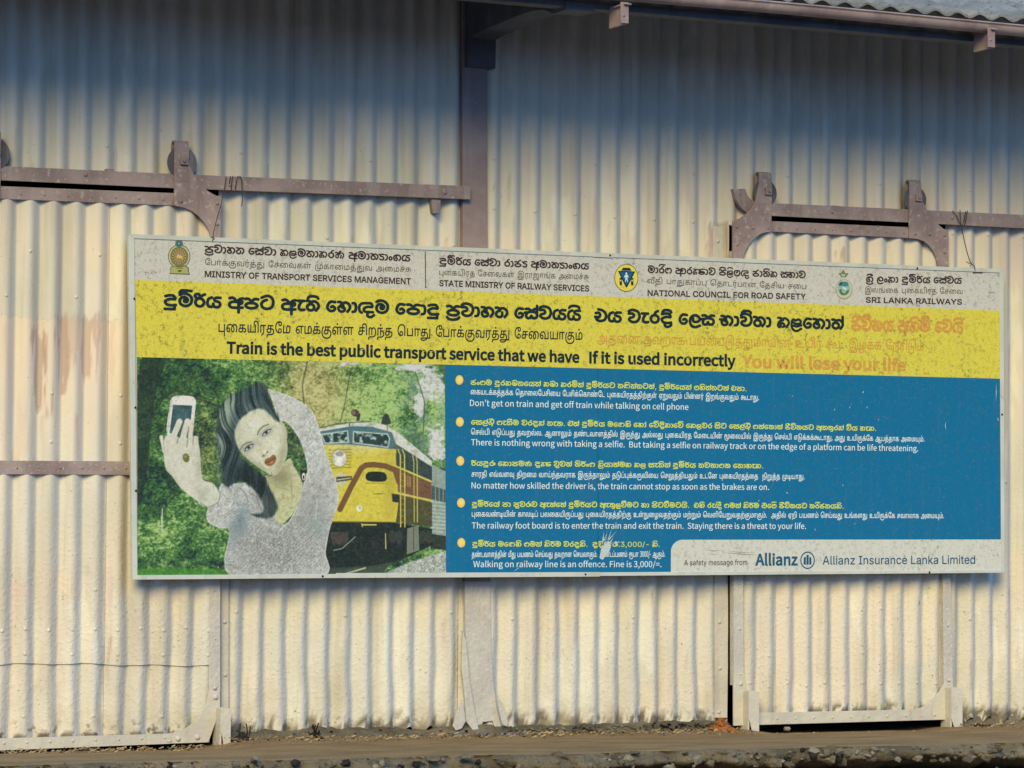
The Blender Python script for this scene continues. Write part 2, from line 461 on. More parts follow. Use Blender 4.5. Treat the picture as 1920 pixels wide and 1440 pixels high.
# roof: profiled fibre-cement sheets from the gutter up
slope = math.tan(math.radians(19))
rp = .146
n = int((XR - XL + 1) / rp * 8)
xs = np.linspace(XL - .5, XR + .5, n)
rows = [(-EAVE_D - .02, GZ + .045)] + [(y, GZ + .045 + (y + EAVE_D + .02) * slope) for y in (-1.2, -.8, -.4, 0, .6, 1.6, 3.2, 5.2, 7.4)]
mb = MB()
for side, off in ((0, 0), (1, -.012)):
    vs = []
    for (y, z) in rows:
        for x in xs: vs.append((x, y, z + off + .013 * math.cos(2 * math.pi * x / rp)))
    fs = []
    for r in range(len(rows) - 1):
        for i in range(n - 1):
            q = (r * n + i, r * n + i + 1, (r + 1) * n + i + 1, (r + 1) * n + i)
            fs.append(q if side == 0 else q[::-1])
    if side == 0: top_fs = fs
    mb.add(vs, fs, 0, True)
N = len(rows) * n
mb.add([], [])
for i in range(n - 1): mb.f.append([i + 1, i, N + i, N + i + 1]); mb.mi.append(0); mb.sm.append(False)
mb.build('roof', M_ROOF, shed)
# half-round gutter with a rolled lip
mb = MB(); gx = np.linspace(XL - .5, XR + .5, 40)
prof = []
for k in range(15):
    a = math.pi * k / 14
    prof.append((-EAVE_D - GR * math.cos(a), GZ - GR * math.sin(a) * 1.05))
prof = [(prof[0][0] + .012, GZ + .004), (prof[0][0], GZ + .010), (prof[0][0] - .010, GZ + .002)] + prof
inner = [(y + (.004 if y < -EAVE_D else -.004), z + .004) for y, z in prof[3:]][::-1]
full = prof + inner
vs = [(x, y, z + .004 * math.sin(x * 1.7)) for x in gx for y, z in full]
k = len(full); fs = []
for i in range(len(gx) - 1):
    for j in range(k):
        l = (j + 1) % k
        fs.append((i * k + j, i * k + l, (i + 1) * k + l, (i + 1) * k + j))
mb.add(vs, fs, 0, True)
gut = mb.build('gutter', M_GUTTER, shed)
# brackets that hold the gutter: a hanging angle plate lit by the sun
for pxx, pyy in ((1172, 46), (1859, 91), (500, -10)):
    b = P(pxx, pyy, EAVE_D + .04)
    mb = MB()
    mb.box((b.x - .006, -EAVE_D - .05, b.z), (b.x + .006, -EAVE_D + .13, b.z + .115))
    mb.box((b.x - .035, -EAVE_D - .058, b.z + .004), (b.x + .012, -EAVE_D - .050, b.z + .115))
    mb.box((b.x - .02, -EAVE_D - GR - .03, b.z + .10), (b.x + .02, -EAVE_D + .06, b.z + .108))
    mb.dome((b.x - .018, -EAVE_D - .058, b.z + .045), .009)
    mb.build('gutter_bracket', M_GUTTER, shed, .002)
# column between the bays, with a cantilever arm under the eave
mb = MB()
plate(mb, [(867, -20), (911.5, -20), (916, 700), (920, 1090), (872, 1090), (869, 700)], .032, .06)
col_o = mb.build('column', M_COLUMN, shed, .003)
mb = MB()
plate(mb, [(872, 1090), (920, 1090), (921.5, 1215), (925, 1275), (932, 1330), (942, 1370), (930, 1371), (924, 1352), (906, 1354), (897, 1369), (884, 1300), (874, 1250)], .034, .05)
plate(mb, [(868, 1180), (874, 1200), (881, 1275), (890, 1330), (899, 1373), (886, 1368), (874, 1352), (872, 1310), (866, 1255)], .06, .02)
plate(mb, [(866, 1310), (871, 1330), (874, 1352), (866, 1366), (855, 1370), (849, 1361), (856, 1336)], .085, .008)
plate(mb, [(931, 1298), (942, 1320), (953, 1352), (951, 1363), (942, 1358), (936, 1330)], .07, .008)
mb.build('column_foot', M_LILAC, shed, .003)
cx = (X_colL + X_colR) / 2
mb = MB()
zc = [P(900, y).z for y in (130, 66)]
BEAM_D = 1.20
zb_ = P(1786, 78, BEAM_D).z
def az(x, y, d): return P(x, y, d).z
prof = [(0.0, zc[0]), (-.07, zc[0]), (-.075, az(915, 74, .07)), (-.18, az(945, 66, .18)), (-.40, az(985, 53, .40)), (-.65, az(1025, 37, .65)), (-.85, az(1060, 26, .85)), (-1.0, az(1085, 24, 1.0)),
        (-1.12, zb_ - .02), (-1.26, zb_ - .02), (-1.26, GZ + .02), (-.6, GZ + .20), (0, GZ + .42)]
w = .085
tri = tessellate_polygon([[Vector((y, z, 0)) for y, z in prof]])
vs = [(cx - w, y, z) for y, z in prof] + [(cx + w, y, z) for y, z in prof]
k = len(prof)
fs = [t for t in tri] + [(c + k, b + k, a + k) for a, b, c in tri] + [(i, (i + 1) % k, k + (i + 1) % k, k + i) for i in range(k)]
mb.add(vs, fs)
mb.build('eave_bracket', M_DARK, shed, .004)
mb = MB(); mb.box((XL - .4, -BEAM_D - .05, zb_), (XR + .4, -BEAM_D + .05, GZ + .03)); mb.build('eave_beam', M_DARK, shed, .004)
# seat plate under the column
a, b = P(845, 1374, .12), P(982, 1374, .12)
mb = MB(); mb.box((a.x, -.16, .004), (b.x, -.02, .022)); mb.build('base_plate', M_IRON, shed, .002)
# broken concrete plinth the sheets were bedded in
mb = MB(); n = 420
xs = np.linspace(DOOR_L_X1 + .05, DOOR_R_X0 - .02, n); vs, fs = [], []
for x in xs:
    h = .035 + .045 * float(fbm(x * 6, 1.7, 4, 4)); d = .03 + .05 * float(fbm(x * 7, 9.2, 6, 4))
    e = .03 * (float(fbm(x * 23, 2.2, 14, 3)) - .5)
    vs += [(x, .05, h + e), (x, -d * .55, h * .9 + e), (x, -d - .02, h * .45), (x, -d - .075, -.01)]
for i in range(n - 1):
    for j in range(3): fs.append((i * 4 + j, i * 4 + j + 1, i * 4 + j + 5, i * 4 + j + 4))
mb.add(vs, fs, 0, True); mb.build('plinth', M_CONC, shed)
mb = MB(); xs = np.linspace(DOOR_R_X1 + .03, XR, 120); vs, fs = [], []
for x in xs:
    h = .03 + .05 * float(fbm(x * 6, 1.7, 4, 4))
    vs += [(x, .04, h), (x, .0, h), (x, -.02, -.01)]
for i in range(119):
    for j in range(2): fs.append((i * 3 + j, i * 3 + j + 1, i * 3 + j + 4, i * 3 + j + 3))
mb.add(vs, fs, 0, True); mb.build('plinth', M_CONC, shed)

for pts, bl in (([(1337, 424), (1361, 424), (1363, 700), (1364, 1346), (1341, 1346), (1339, 700)], [(1346, 452), (1349, 1166), (1350, 1253), (1348, 1335)]),
                ([(414.5, 470), (429, 470), (429, 1330), (414.5, 1330)], [(421, 1166), (422, 1265)])):
    mb = MB(); plate(mb, pts, .029, .03)
    for x, y in bl:
        c = P(x, y, .029); mb.dome(c, .012, .009)
    mb.build('door_jamb', M_CREAMBAR, shed, .002)
# door tracks: flat bars standing off the wall on brackets
def rail(pts_px, d, brackets, bolts):
    mb = MB(); plate(mb, pts_px, d, .014)
    for x, y in bolts:
        c = P(x, y, d); mb.dome((c.x, c.y, c.z), .013, .011)
    o = mb.build('door_rail', M_MAUVE, shed, .002)
    for pts in brackets:
        mb = MB(); plate(mb, pts, d - .0165, .058); mb.build('rail_bracket', M_MAUVE, o, .002)
    return o
rail([(-220, 302), (0, 311), (327, 326), (600, 337.5), (882, 349), (882, 374), (600, 363), (327, 353), (0, 338), (-220, 330)], .075,
     [[(809, 372), (827, 372), (825, 401), (812, 400)], [(200, 316), (214, 317), (214, 346), (200, 345)]], [(834, 361), (431, 346), (160, 327)])
rail([(1431, 380), (1462, 381.5), (1703, 392.5), (1920, 403), (2300, 421), (2300, 444), (1920, 428), (1704, 417), (1448, 404.7), (1431, 403.8)], .077,
     [[(1560, 385), (1574, 386), (1574, 411), (1560, 410)]], [(1785, 408), (1560, 397)])
# quadrant stop at the end of the right-hand track
mb = MB()
plate(mb, [(1375, 354), (1398, 354), (1401, 364), (1407, 373), (1418, 379), (1402, 400), (1390, 390), (1380, 374)], .060, .035)
c = P(1388, 364, .06); mb.dome(c, .008)
mb.build('track_stop', M_MAUVE, shed, .002)

# ================================================================== sliding doors
def wheel(parent, c, r):
    mb = MB()
    mb.disc((c.x, c.y, c.z), r, .018, n=32)
    mb.disc((c.x, c.y - .006, c.z), r * 1.16, .006, n=32)
    mb.disc((c.x, c.y - .016, c.z), r * .35, .012, n=16)
    return mb.build('wheel', M_IRON, parent, .002)
def strap(parent, x0, x1, ytop, ybot, d):
    """inverted-U iron strap that carries the wheel over the track"""
    a, b = P(x0, ytop, d), P(x1, ytop, d); zb = P((x0 + x1) / 2, ybot, d).z
    th, back = .009, .056
    mb = MB()
    path = [(-d, zb)]
    rr = back / 2; zt = a.z - rr
    for k in range(11):
        t = math.pi * k / 10
        path.append((-d + rr - rr * math.cos(t), zt + rr * math.sin(t)))
    path.append((-d + back, zt - .16))
    inn = []
    for i, (y, z) in enumerate(path):
        if i == 0: inn.append((y + th, z))
        elif i == len(path) - 1: inn.append((y - th, z))
        else:
            t = math.pi * (i - 1) / 10
            inn.append((-d + rr - (rr - th) * math.cos(t), zt + (rr - th) * math.sin(t)))
    k = len(path); vs = []
    for x in (a.x, b.x): vs += [(x, y, z) for y, z in path] + [(x, y, z) for y, z in inn]
    fs = []
    for i in range(k - 1):
        fs += [(i + 1, i, 2 * k + i, 2 * k + i + 1), (k + i, k + i + 1, 3 * k + i + 1, 3 * k + i),
               (i, i + 1, k + i + 1, k + i), (2 * k + i + 1, 2 * k + i, 3 * k + i, 3 * k + i + 1)]
    fs += [(0, k, 3 * k, 2 * k), (k - 1, 2 * k + k - 1, 3 * k + k - 1, k + k - 1)]
    mb.add(vs, fs)
    o = mb.build('hanger', M_MAUVE, parent, .0015)
    return o, (a.x + b.x) / 2, zt, zb
def nut(parent, x, y, d, s):
    c = P(x, y, d); mb = MB()
    mb.box((c.x - s, c.y, c.z - s), (c.x + s, c.y - .018, c.z + s))
    mb.disc((c.x, c.y - .018, c.z), s * .4, -.012, n=10)
    return mb.build('nut', M_MAUVE, parent, .002)
def bolts_on(mb, pts, d, r=.012):
    for x, y in pts:
        c = P(x, y, d); mb.dome(c, r, r * .8)
def bar_rivets(mb, x0, y0, x1, y1, d, n, r=.008):
    for i in range(n):
        t = (i + .5) / n; c = P(x0 + (x1 - x0) * t, y0 + (y1 - y0) * t, d); mb.dome(c, r, r * .8)

# ---- left door, partly out of frame
ld_base = P(200, 1405, .05)
ldoor = thing('sliding_door', 'wide cream corrugated sliding door at the left, with a mauve mid rail and drips of brown undercoat', 'door', (ld_base.x, -.05, .03))
def stain_ldoor(X, Z):
    col = np.zeros(X.shape + (4,))
    d = .045
    zs = P(120, 600, d).z
    k = X / PITCH_C
    edge = zs + .03 * (hash01(np.floor(k + .5), 3.0) - .5) + .008 * np.sin(X * 90)
    strip(col, np.clip((edge - Z) / .006, 0, 1) * np.clip((Z - P(120, 900, d).z) / .5, 0, 1) * .55, (226, 198, 166))
    for pts, rgb, a in (([(62, 618), (72, 612), (80, 640), (80, 730), (74, 770), (66, 740)], (160, 116, 100), .75),
                        ([(82, 625), (90, 625), (89, 780), (84, 775)], (172, 122, 104), .65),
                        ([(107, 594), (121, 596), (124, 690), (118, 735), (110, 700)], (158, 116, 102), .8),
                        ([(121, 596), (146, 590), (147, 650), (132, 700), (124, 650)], (186, 150, 126), .6),
                        ([(151, 596), (180, 590), (178, 650), (170, 715), (155, 700)], (172, 134, 114), .75),
                        ([(200, 600), (216, 604), (214, 700), (204, 690)], (206, 172, 144), .5),
                        ([(4, 610), (14, 612), (16, 850), (2, 860)], (212, 174, 150), .45),
                        ([(20, 1095), (36, 1085), (34, 1150), (26, 1230), (16, 1225)], (220, 184, 164), .6),
                        ([(200, 1060), (208, 1060), (209, 1190), (203, 1188)], (214, 176, 158), .6),
                        ([(96, 1075), (132, 1070), (130, 1120), (104, 1120)], (226, 192, 158), .5),
                        ([(30, 770), (46, 740), (48, 850), (22, 860)], (206, 168, 144), .4)):
        patch(col, X, Z, pts, d, rgb, a * .72, .012, 5)
    groove = np.clip(.5 + .5 * np.cos(2 * np.pi * (k + .5)), 0, 1)
    zb = P(200, 1384, d).z
    gap = np.clip(1 - (Z - zb) / (.012 + .05 * fbm(X * 14, Z * 9, 4)), 0, 1) * np.clip(groove * 2.2 - .9, 0, 1)
    strip(col, np.clip(gap * 3, 0, 1) * .92, (72, 60, 44))
    run = np.clip(fbm(X * 11, Z * 1.3, 9) * 2.4 - 1.1, 0, 1)
    strip(col, run * .35, (160, 142, 116)); rust_runs(col, X, Z, 8, 26, .3, 3.0)
    return col
ld_x0, ld_x1 = P(-230, 900, .045).x, P(398, 900, .045).x
zseam = P(200, 1246, .045).z
cladding('panel', ldoor, ld_x0, ld_x1, P(300, 368, .045).z, lambda x: zseam + .008 * math.sin(x * 4) + .004 * math.sin(x * 17), .052, stain=stain_ldoor, amp=.85, phase=.05, zrow=.014, cols=16,
         rivet_rows=[P(200, 1180, .045).z, (P(200, 1226, .045).z, 2), (P(200, 480, .045).z, 3), (P(200, 560, .045).z, 3),
                     (P(200, 740, .045).z, 3), (P(200, 830, .045).z, 3), (P(200, 1106, .045).z, 5)])
cladding('panel', ldoor, ld_x0, ld_x1, zseam + .03, P(200, 1396, .045).z, .042, stain=stain_ldoor, amp=.85, phase=.05, zrow=.014, cols=16,
         rivet_rows=[(P(200, 1342, .045).z, 3)])
mb = MB(); plate(mb, [(-230, 339), (5, 349), (327, 362), (327, 385.5), (5, 373), (-230, 364)], .076, .016)
bar_rivets(mb, -28, 361, 327, 375, .076, 8)
mb.build('top_bar', M_MAUVE, ldoor, .002)
mb = MB(); plate(mb, [(-230, 862), (0, 863.5), (252, 865), (394, 866), (394, 891), (252, 890.5), (0, 889), (-230, 888)], .076, .014)
bar_rivets(mb, -30, 876, 256, 878, .076, 7)
mb.build('mid_rail', M_MAUVE, ldoor, .002)
mb = MB(); plate(mb, [(393, 460), (413.5, 460), (413.5, 1332), (392, 1332)], .074, .04)
bolts_on(mb, [(403, 1107), (403, 1198), (403, 1288)], .074, .007)
mb.build('side_stile', M_LILAC, ldoor, .002)
mb = MB(); plate(mb, [(-230, 1392), (0, 1384.5), (318, 1375.5), (318, 1394.5), (0, 1407), (-230, 1416)], .078, .016)
bar_rivets(mb, -14, 1394, 330, 1382.5, .078, 8)
mb.build('bottom_bar', M_CREAMBAR, ldoor, .002)
mb = MB(); plate(mb, [(318, 1375.5), (336, 1372), (352, 1364), (368, 1351), (380, 1336), (388, 1318), (392, 1296), (412, 1296), (413, 1330), (391, 1392), (318, 1394.5)], .082, .014)
bolts_on(mb, [(334, 1385), (370, 1382), (404, 1307)], .082, .016); bolts_on(mb, [(403, 1290)], .082, .01)
mb.build('corner_gusset', M_CREAMBAR, ldoor, .002)
mb = MB(); plate(mb, [(327, 300), (355.5, 300), (357, 312), (361, 322), (368, 334), (378, 347), (390, 358), (404, 366), (415, 369.5), (414, 447), (396, 447), (391, 430), (382, 416), (371, 404), (358, 395), (344, 389), (327, 385.5)], .090, .012)
bolts_on(mb, [(407, 381), (407, 420), (339, 377)], .090, .012)
mb.build('corner_gusset', M_MAUVE, ldoor, .002)
for (x0, x1, yt, yb, wy, wx) in ((327.5, 355, 262, 340, 305, 337), (-24, 2.5, 243, 372, 288, -16)):
    hg, xm, zt, zb = strip_ret = strap(ldoor, x0, x1, yt, yb, .0915)
    c = P((x0 + x1) / 2, wy, .075)
    wheel(hg, Vector((c.x, -.072, c.z)), .073)
    nut(hg, (x0 + x1) / 2 + 2.5, wy - 3, .0915, .021)
mb = MB(); plate(mb, [(-24, 365), (2.5, 366), (2.5, 373), (-24, 372)], .0795, .004); mb.build('hanger_foot', M_MAUVE, ldoor)

# ---- right door
rd_base = P(1570, 1355, .05)
rdoor = thing('sliding_door', 'narrow cream corrugated sliding door under the right half of the billboard, hung from two wheels', 'door', (rd_base.x, -.05, .03))
def stain_rdoor(X, Z):
    col = np.zeros(X.shape + (4,)); d = .045
    k = X / PITCH_C
    groove = np.clip(.5 + .5 * np.cos(2 * np.pi * (k + .5)), 0, 1)
    zb = P(1570, 1334, d).z
    gap = np.clip(1 - (Z - zb) / (.01 + .10 * (fbm(X * 9, Z * 4, 4) - .2)), 0, 1) * (fbm(X * 34, Z * 30, 3) > .46) * np.clip((X - P(1450, 1300, d).x) / .4, .25, 1)
    strip(col, np.clip(gap * 2, 0, 1) * .85, (74, 66, 46))
    patch(col, X, Z, [(1740, 1080), (1766, 1080), (1766, 1290), (1745, 1290)], d, (226, 200, 160), .5, .03, 2)
    patch(col, X, Z, [(1568, 470), (1574, 470), (1574, 500), (1568, 500)], d, (150, 110, 84), .5, .01, 2)
    return col
rd_x0, rd_x1 = P(1388, 900, .045).x, P(1775, 900, .045).x
cladding('panel', rdoor, rd_x0, rd_x1, P(1570, 424, .045).z, P(1570, 1345, .045).z, .045, stain=stain_rdoor, amp=.85, phase=.02, zrow=.022, cols=14,
         rivet_rows=[(P(1570, 1282, .045).z, 1), (P(1570, 1140, .045).z, 5), (P(1570, 1225, .045).z, 5)])
mb = MB(); plate(mb, [(1447, 414.5), (1706, 426), (1706, 446.5), (1447, 434.5)], .076, .016)
bar_rivets(mb, 1444, 426, 1712, 437, .076, 8)
mb.build('top_bar', M_MAUVE, rdoor, .002)
mb = MB(); plate(mb, [(1374.5, 470), (1393, 470), (1394, 1090), (1395, 1285), (1376, 1285)], .076, .045)
bolts_on(mb, [(1386, 1094), (1387, 1179)], .076, .009)
mb.build('side_stile', M_LILAC, rdoor, .002)
mb = MB(); plate(mb, [(1762, 470), (1779, 470), (1783, 1090), (1787, 1292), (1770, 1292)], .076, .05)
bolts_on(mb, [(1776, 1092), (1777, 1173)], .076, .009)
mb.build('side_stile', M_LILAC, rdoor, .002)
mb = MB(); plate(mb, [(1400, 1337), (1715, 1330.5), (1715, 1351), (1400, 1360)], .078, .016)
bar_rivets(mb, 1440, 1348, 1715, 1341.5, .078, 8)
mb.build('bottom_bar', M_CREAMBAR, rdoor, .002)
mb = MB(); plate(mb, [(1715, 1331), (1730, 1326), (1744, 1317), (1755, 1306), (1763, 1296), (1770, 1282), (1787, 1282), (1787, 1349), (1715, 1351)], .082, .014)
bolts_on(mb, [(1752, 1340), (1779, 1275)], .082, .010)
mb.build('corner_gusset', M_CREAMBAR, rdoor, .002)
mb = MB(); plate(mb, [(1376, 1262), (1395, 1262), (1399, 1290), (1404, 1318), (1426, 1336), (1426, 1359), (1376, 1361)], .082, .014)
bolts_on(mb, [(1389, 1282)], .082, .013); bolts_on(mb, [(1388, 1264)], .082, .008)
mb.build('corner_gusset', M_CREAMBAR, rdoor, .002)
mb = MB(); plate(mb, [(1423, 345), (1447.5, 345), (1447, 434.5), (1436, 435.5), (1428, 438), (1420, 443), (1412, 450), (1404, 460), (1398, 470), (1393, 486), (1392, 500), (1374, 500), (1374, 415), (1388, 409), (1398, 402), (1408, 392), (1416, 380)], .090, .012)
bolts_on(mb, [(1381, 425), (1412, 427), (1440, 427), (1382, 458)], .090, .011)
mb.build('corner_gusset', M_MAUVE, rdoor, .002)
mb = MB(); plate(mb, [(1705, 366), (1728, 366), (1730, 378), (1740, 397), (1754, 416), (1768, 428), (1779, 433), (1779, 500), (1759, 500), (1756, 484), (1750, 471), (1742, 460), (1732, 452), (1720, 448), (1705, 446.5)], .090, .012)
bolts_on(mb, [(1771, 441), (1771, 473), (1743, 439), (1716, 438)], .090, .011)
mb.build('corner_gusset', M_MAUVE, rdoor, .002)
for (x0, x1, yt, yb, wy) in ((1423.5, 1447, 321, 384, 362), (1705.5, 1728, 336, 400, 374)):
    hg, xm, zt, zb = strap(rdoor, x0, x1, yt, yb, .0915)
    c = P((x0 + x1) / 2 - 1, wy, .075)
    wheel(hg, Vector((c.x, -.072, c.z)), .068)
    nut(hg, (x0 + x1) / 2 + 4, wy - 3, .0915, .021)

# ================================================================== door guides set in the platform
def guide(x_edge, x_side, x_front, yt, yb_side, yb_front, label, notch=0):
    """angle-iron stub: one leaf runs back to the wall, the other faces the track"""
    dF = .15
    c = P(x_edge, yb_front, dF); zt = P(x_edge, yt, dF).z
    xs = P(x_front, yb_front, dF).x
    root = thing('door_guide', label, 'door guide', (c.x, -dF, 0), 'angle iron door guides standing on the platform')
    mb = MB()
    f = [Vector((c.x, -dF, zt + .006)), Vector((xs, -dF, zt - .004)), Vector((xs, -dF, -.07)), Vector((xs - .03, -dF, -.07)), Vector((c.x + .012, -dF, .03 + notch)), Vector((c.x, -dF, .05 + notch))]
    mb.prism(f, .010)
    o1 = mb.build('front_leaf', M_CREAMBAR, root, .002)
    mb = MB()
    # side leaf: quadrilateral in the YZ plane
    depth = .115
    prof = [(-dF + .010, -.06 + notch * .5), (-dF + .010, zt), (-dF + depth, zt - .002), (-dF + depth, -.07)]
    vs = [(c.x, y, z) for y, z in prof] + [(c.x + .010, y, z) for y, z in prof]
    mb.add(vs, [(0, 1, 2, 3), (7, 6, 5, 4), (0, 4, 5, 1), (1, 5, 6, 2), (2, 6, 7, 3), (3, 7, 4, 0)])
    mb.build('side_leaf', M_CREAMBAR, root, .002)
    return root
guide(413.2, 392, 432.5, 1328, 1400, 1404, 'cream angle iron guide at the foot of the left sliding door')
guide(1404, 1380, 1423.5, 1296, 1358, 1372, 'notched cream angle iron guide beside the orange dust heap', .02)
guide(1784, 1762, 1805, 1290, 1360, 1361, 'rust specked angle iron guide at the right foot of the narrow sliding door')

# ================================================================== the billboard
BD = .165                                    # face of the print, in front of the wall
b_base = P(1060, 1082, BD)
board = thing('billboard', 'long trilingual railway safety billboard in yellow, blue and white with a selfie picture', 'billboard', (b_base.x, -BD, P(1060, 1080, BD).z))
O_TL, O_TR, O_BR, O_BL = (241, 438.5), (1882, 504.5), (1884, 1074), (248.5, 1087)
I_TL, I_TR, I_BR, I_BL = (252, 447), (1874.5, 511.5), (1877.5, 1068.5), (258, 1078.5)
mb = MB(); plate(mb, [(243, 441), (1880, 507), (1882, 1072), (250, 1085)], BD - .006, .016)
mb.build('backing_sheet', M_ALU, board)
for q in ([(470, 470), (486, 470), (490, 1060), (474, 1060)], [(1000, 490), (1016, 490), (1020, 1060), (1004, 1060)], [(1640, 515), (1656, 515), (1660, 1055), (1644, 1055)]):
    mb = MB(); plate(mb, q, BD - .024, .075); mb.build('batten', M_IRON, board)
mb = MB()
FD = BD + .006
for q in ([O_TL, O_TR, I_TR, I_TL], [I_BL, I_BR, O_BR, O_BL]):
    plate(mb, q, FD, .028)
for q in ([O_TL, I_TL, I_BL, O_BL], [I_TR, O_TR, O_BR, I_BR]):
    plate(mb, q, FD - .002, .026)
# lap joints in the top and bottom trims
plate(mb, [(1112, 473.2), (1150, 474.8), (1150, 483.4), (1112, 481.6)], FD + .002, .004)
plate(mb, [(630, 1074.5), (1125, 1072.6), (1125, 1081.2), (630, 1084)], FD + .0015, .003)
for x, y in ((605, 1080.5), (1098, 1077), (1743, 1073), (1720, 503), (1144, 479), (254, 764), (1879, 777), (252, 560), (255, 920)):
    c = P(x, y, FD + .002); mb.dome((c.x, c.y, c.z), .0065, .004, 1)
mb.build('frame', [M_ALU, M_BLACK], board, .0015)

def along(a, b, t): return (a[0] + (b[0] - a[0]) * t, a[1] + (b[1] - a[1]) * t)
class Flat:
    """flat printed shapes: outlines given in pixels of the photograph, laid on the board's own plane"""
    def __init__(s): s.mb = MB(); s.lift = 0.0
    def tri(s, loops, d, col):
        """loops: list of lists of plane points (x, z)"""
        L3 = [[Vector((x, z, 0)) for x, z in l] for l in loops]
        flat = [q for l in loops for q in l]
        t = tessellate_polygon(L3)
        fs = []
        for a, b, c in t:
            A, B, Cc = flat[a], flat[b], flat[c]
            k = (B[0] - A[0]) * (Cc[1] - A[1]) - (B[1] - A[1]) * (Cc[0] - A[0])
            if abs(k) < 1e-12: continue
            fs.append((a, b, c) if k > 0 else (b, a, c))
        s.mb.add([(x, -d, z) for x, z in flat], fs, 0, False, col)
    def poly(s, pts, d, col, *holes):
        s.tri([[(q.x, q.z) for q in px(p, d)] for p in (pts,) + holes], d, col)
    def ell(s, cx, cy, rx, ry, d, col, n=40, hole=None, a0=0):
        f = lambda rx, ry: [(cx + rx * math.cos(2 * math.pi * i / n), cy + ry * math.sin(2 * math.pi * i / n)) for i in range(n)]
        if hole: s.poly(f(rx, ry), d, col, f(*hole))
        else: s.poly(f(rx, ry), d, col)
    def build(s, name, parent, mat=None): return s.mb.build(name, mat or M_PRINT, parent, attr='col')
def ink(rgb, dirt=1.0): return C(*rgb)[:3] + (dirt,)
def band(name, quad, rgb, dirt, nx=24, extra=None):
    """one printed field, subdivided so that the sheet can ripple a little"""
    f = Flat()
    pts = [along(quad[0], quad[1], i / nx) for i in range(nx + 1)] + [along(quad[2], quad[3], i / nx) for i in range(nx + 1)]
    f.poly(pts, BD, ink(rgb, dirt))
    return f.build(name, board)
Y_L, Y_R = (253, 524.6), (1875, 582.5)       # header / slogan edge
B_L, B_M, B_R = (256.5, 669.5), (834, 683.6), (1876, 710)
header = band('header_band', [I_TL, I_TR, Y_R, Y_L], (196, 189, 175), 1.0)
slogan = band('slogan_band', [Y_L, Y_R, B_R, B_L], (212, 194, 70), 1.15)
f = Flat()
cr = [(1258 + 22 - 22 * math.cos(a * math.pi / 16), 1034 - 22 * math.sin(a * math.pi / 16)) for a in range(9)]
fld = [B_M, B_R, (1877.4, 1011.5)] + cr[::-1] + [(1258, 1073), (836.5, 1076.3)]
f.poly(fld, BD, ink((0, 102, 138), .45))
field = f.build('text_field', board)
f = Flat()
f.poly(cr + [(1877.4, 1011.5), I_BR, (1258, 1073)], BD, ink((203, 196, 178), .8))
footer = f.build('footer_panel', board)

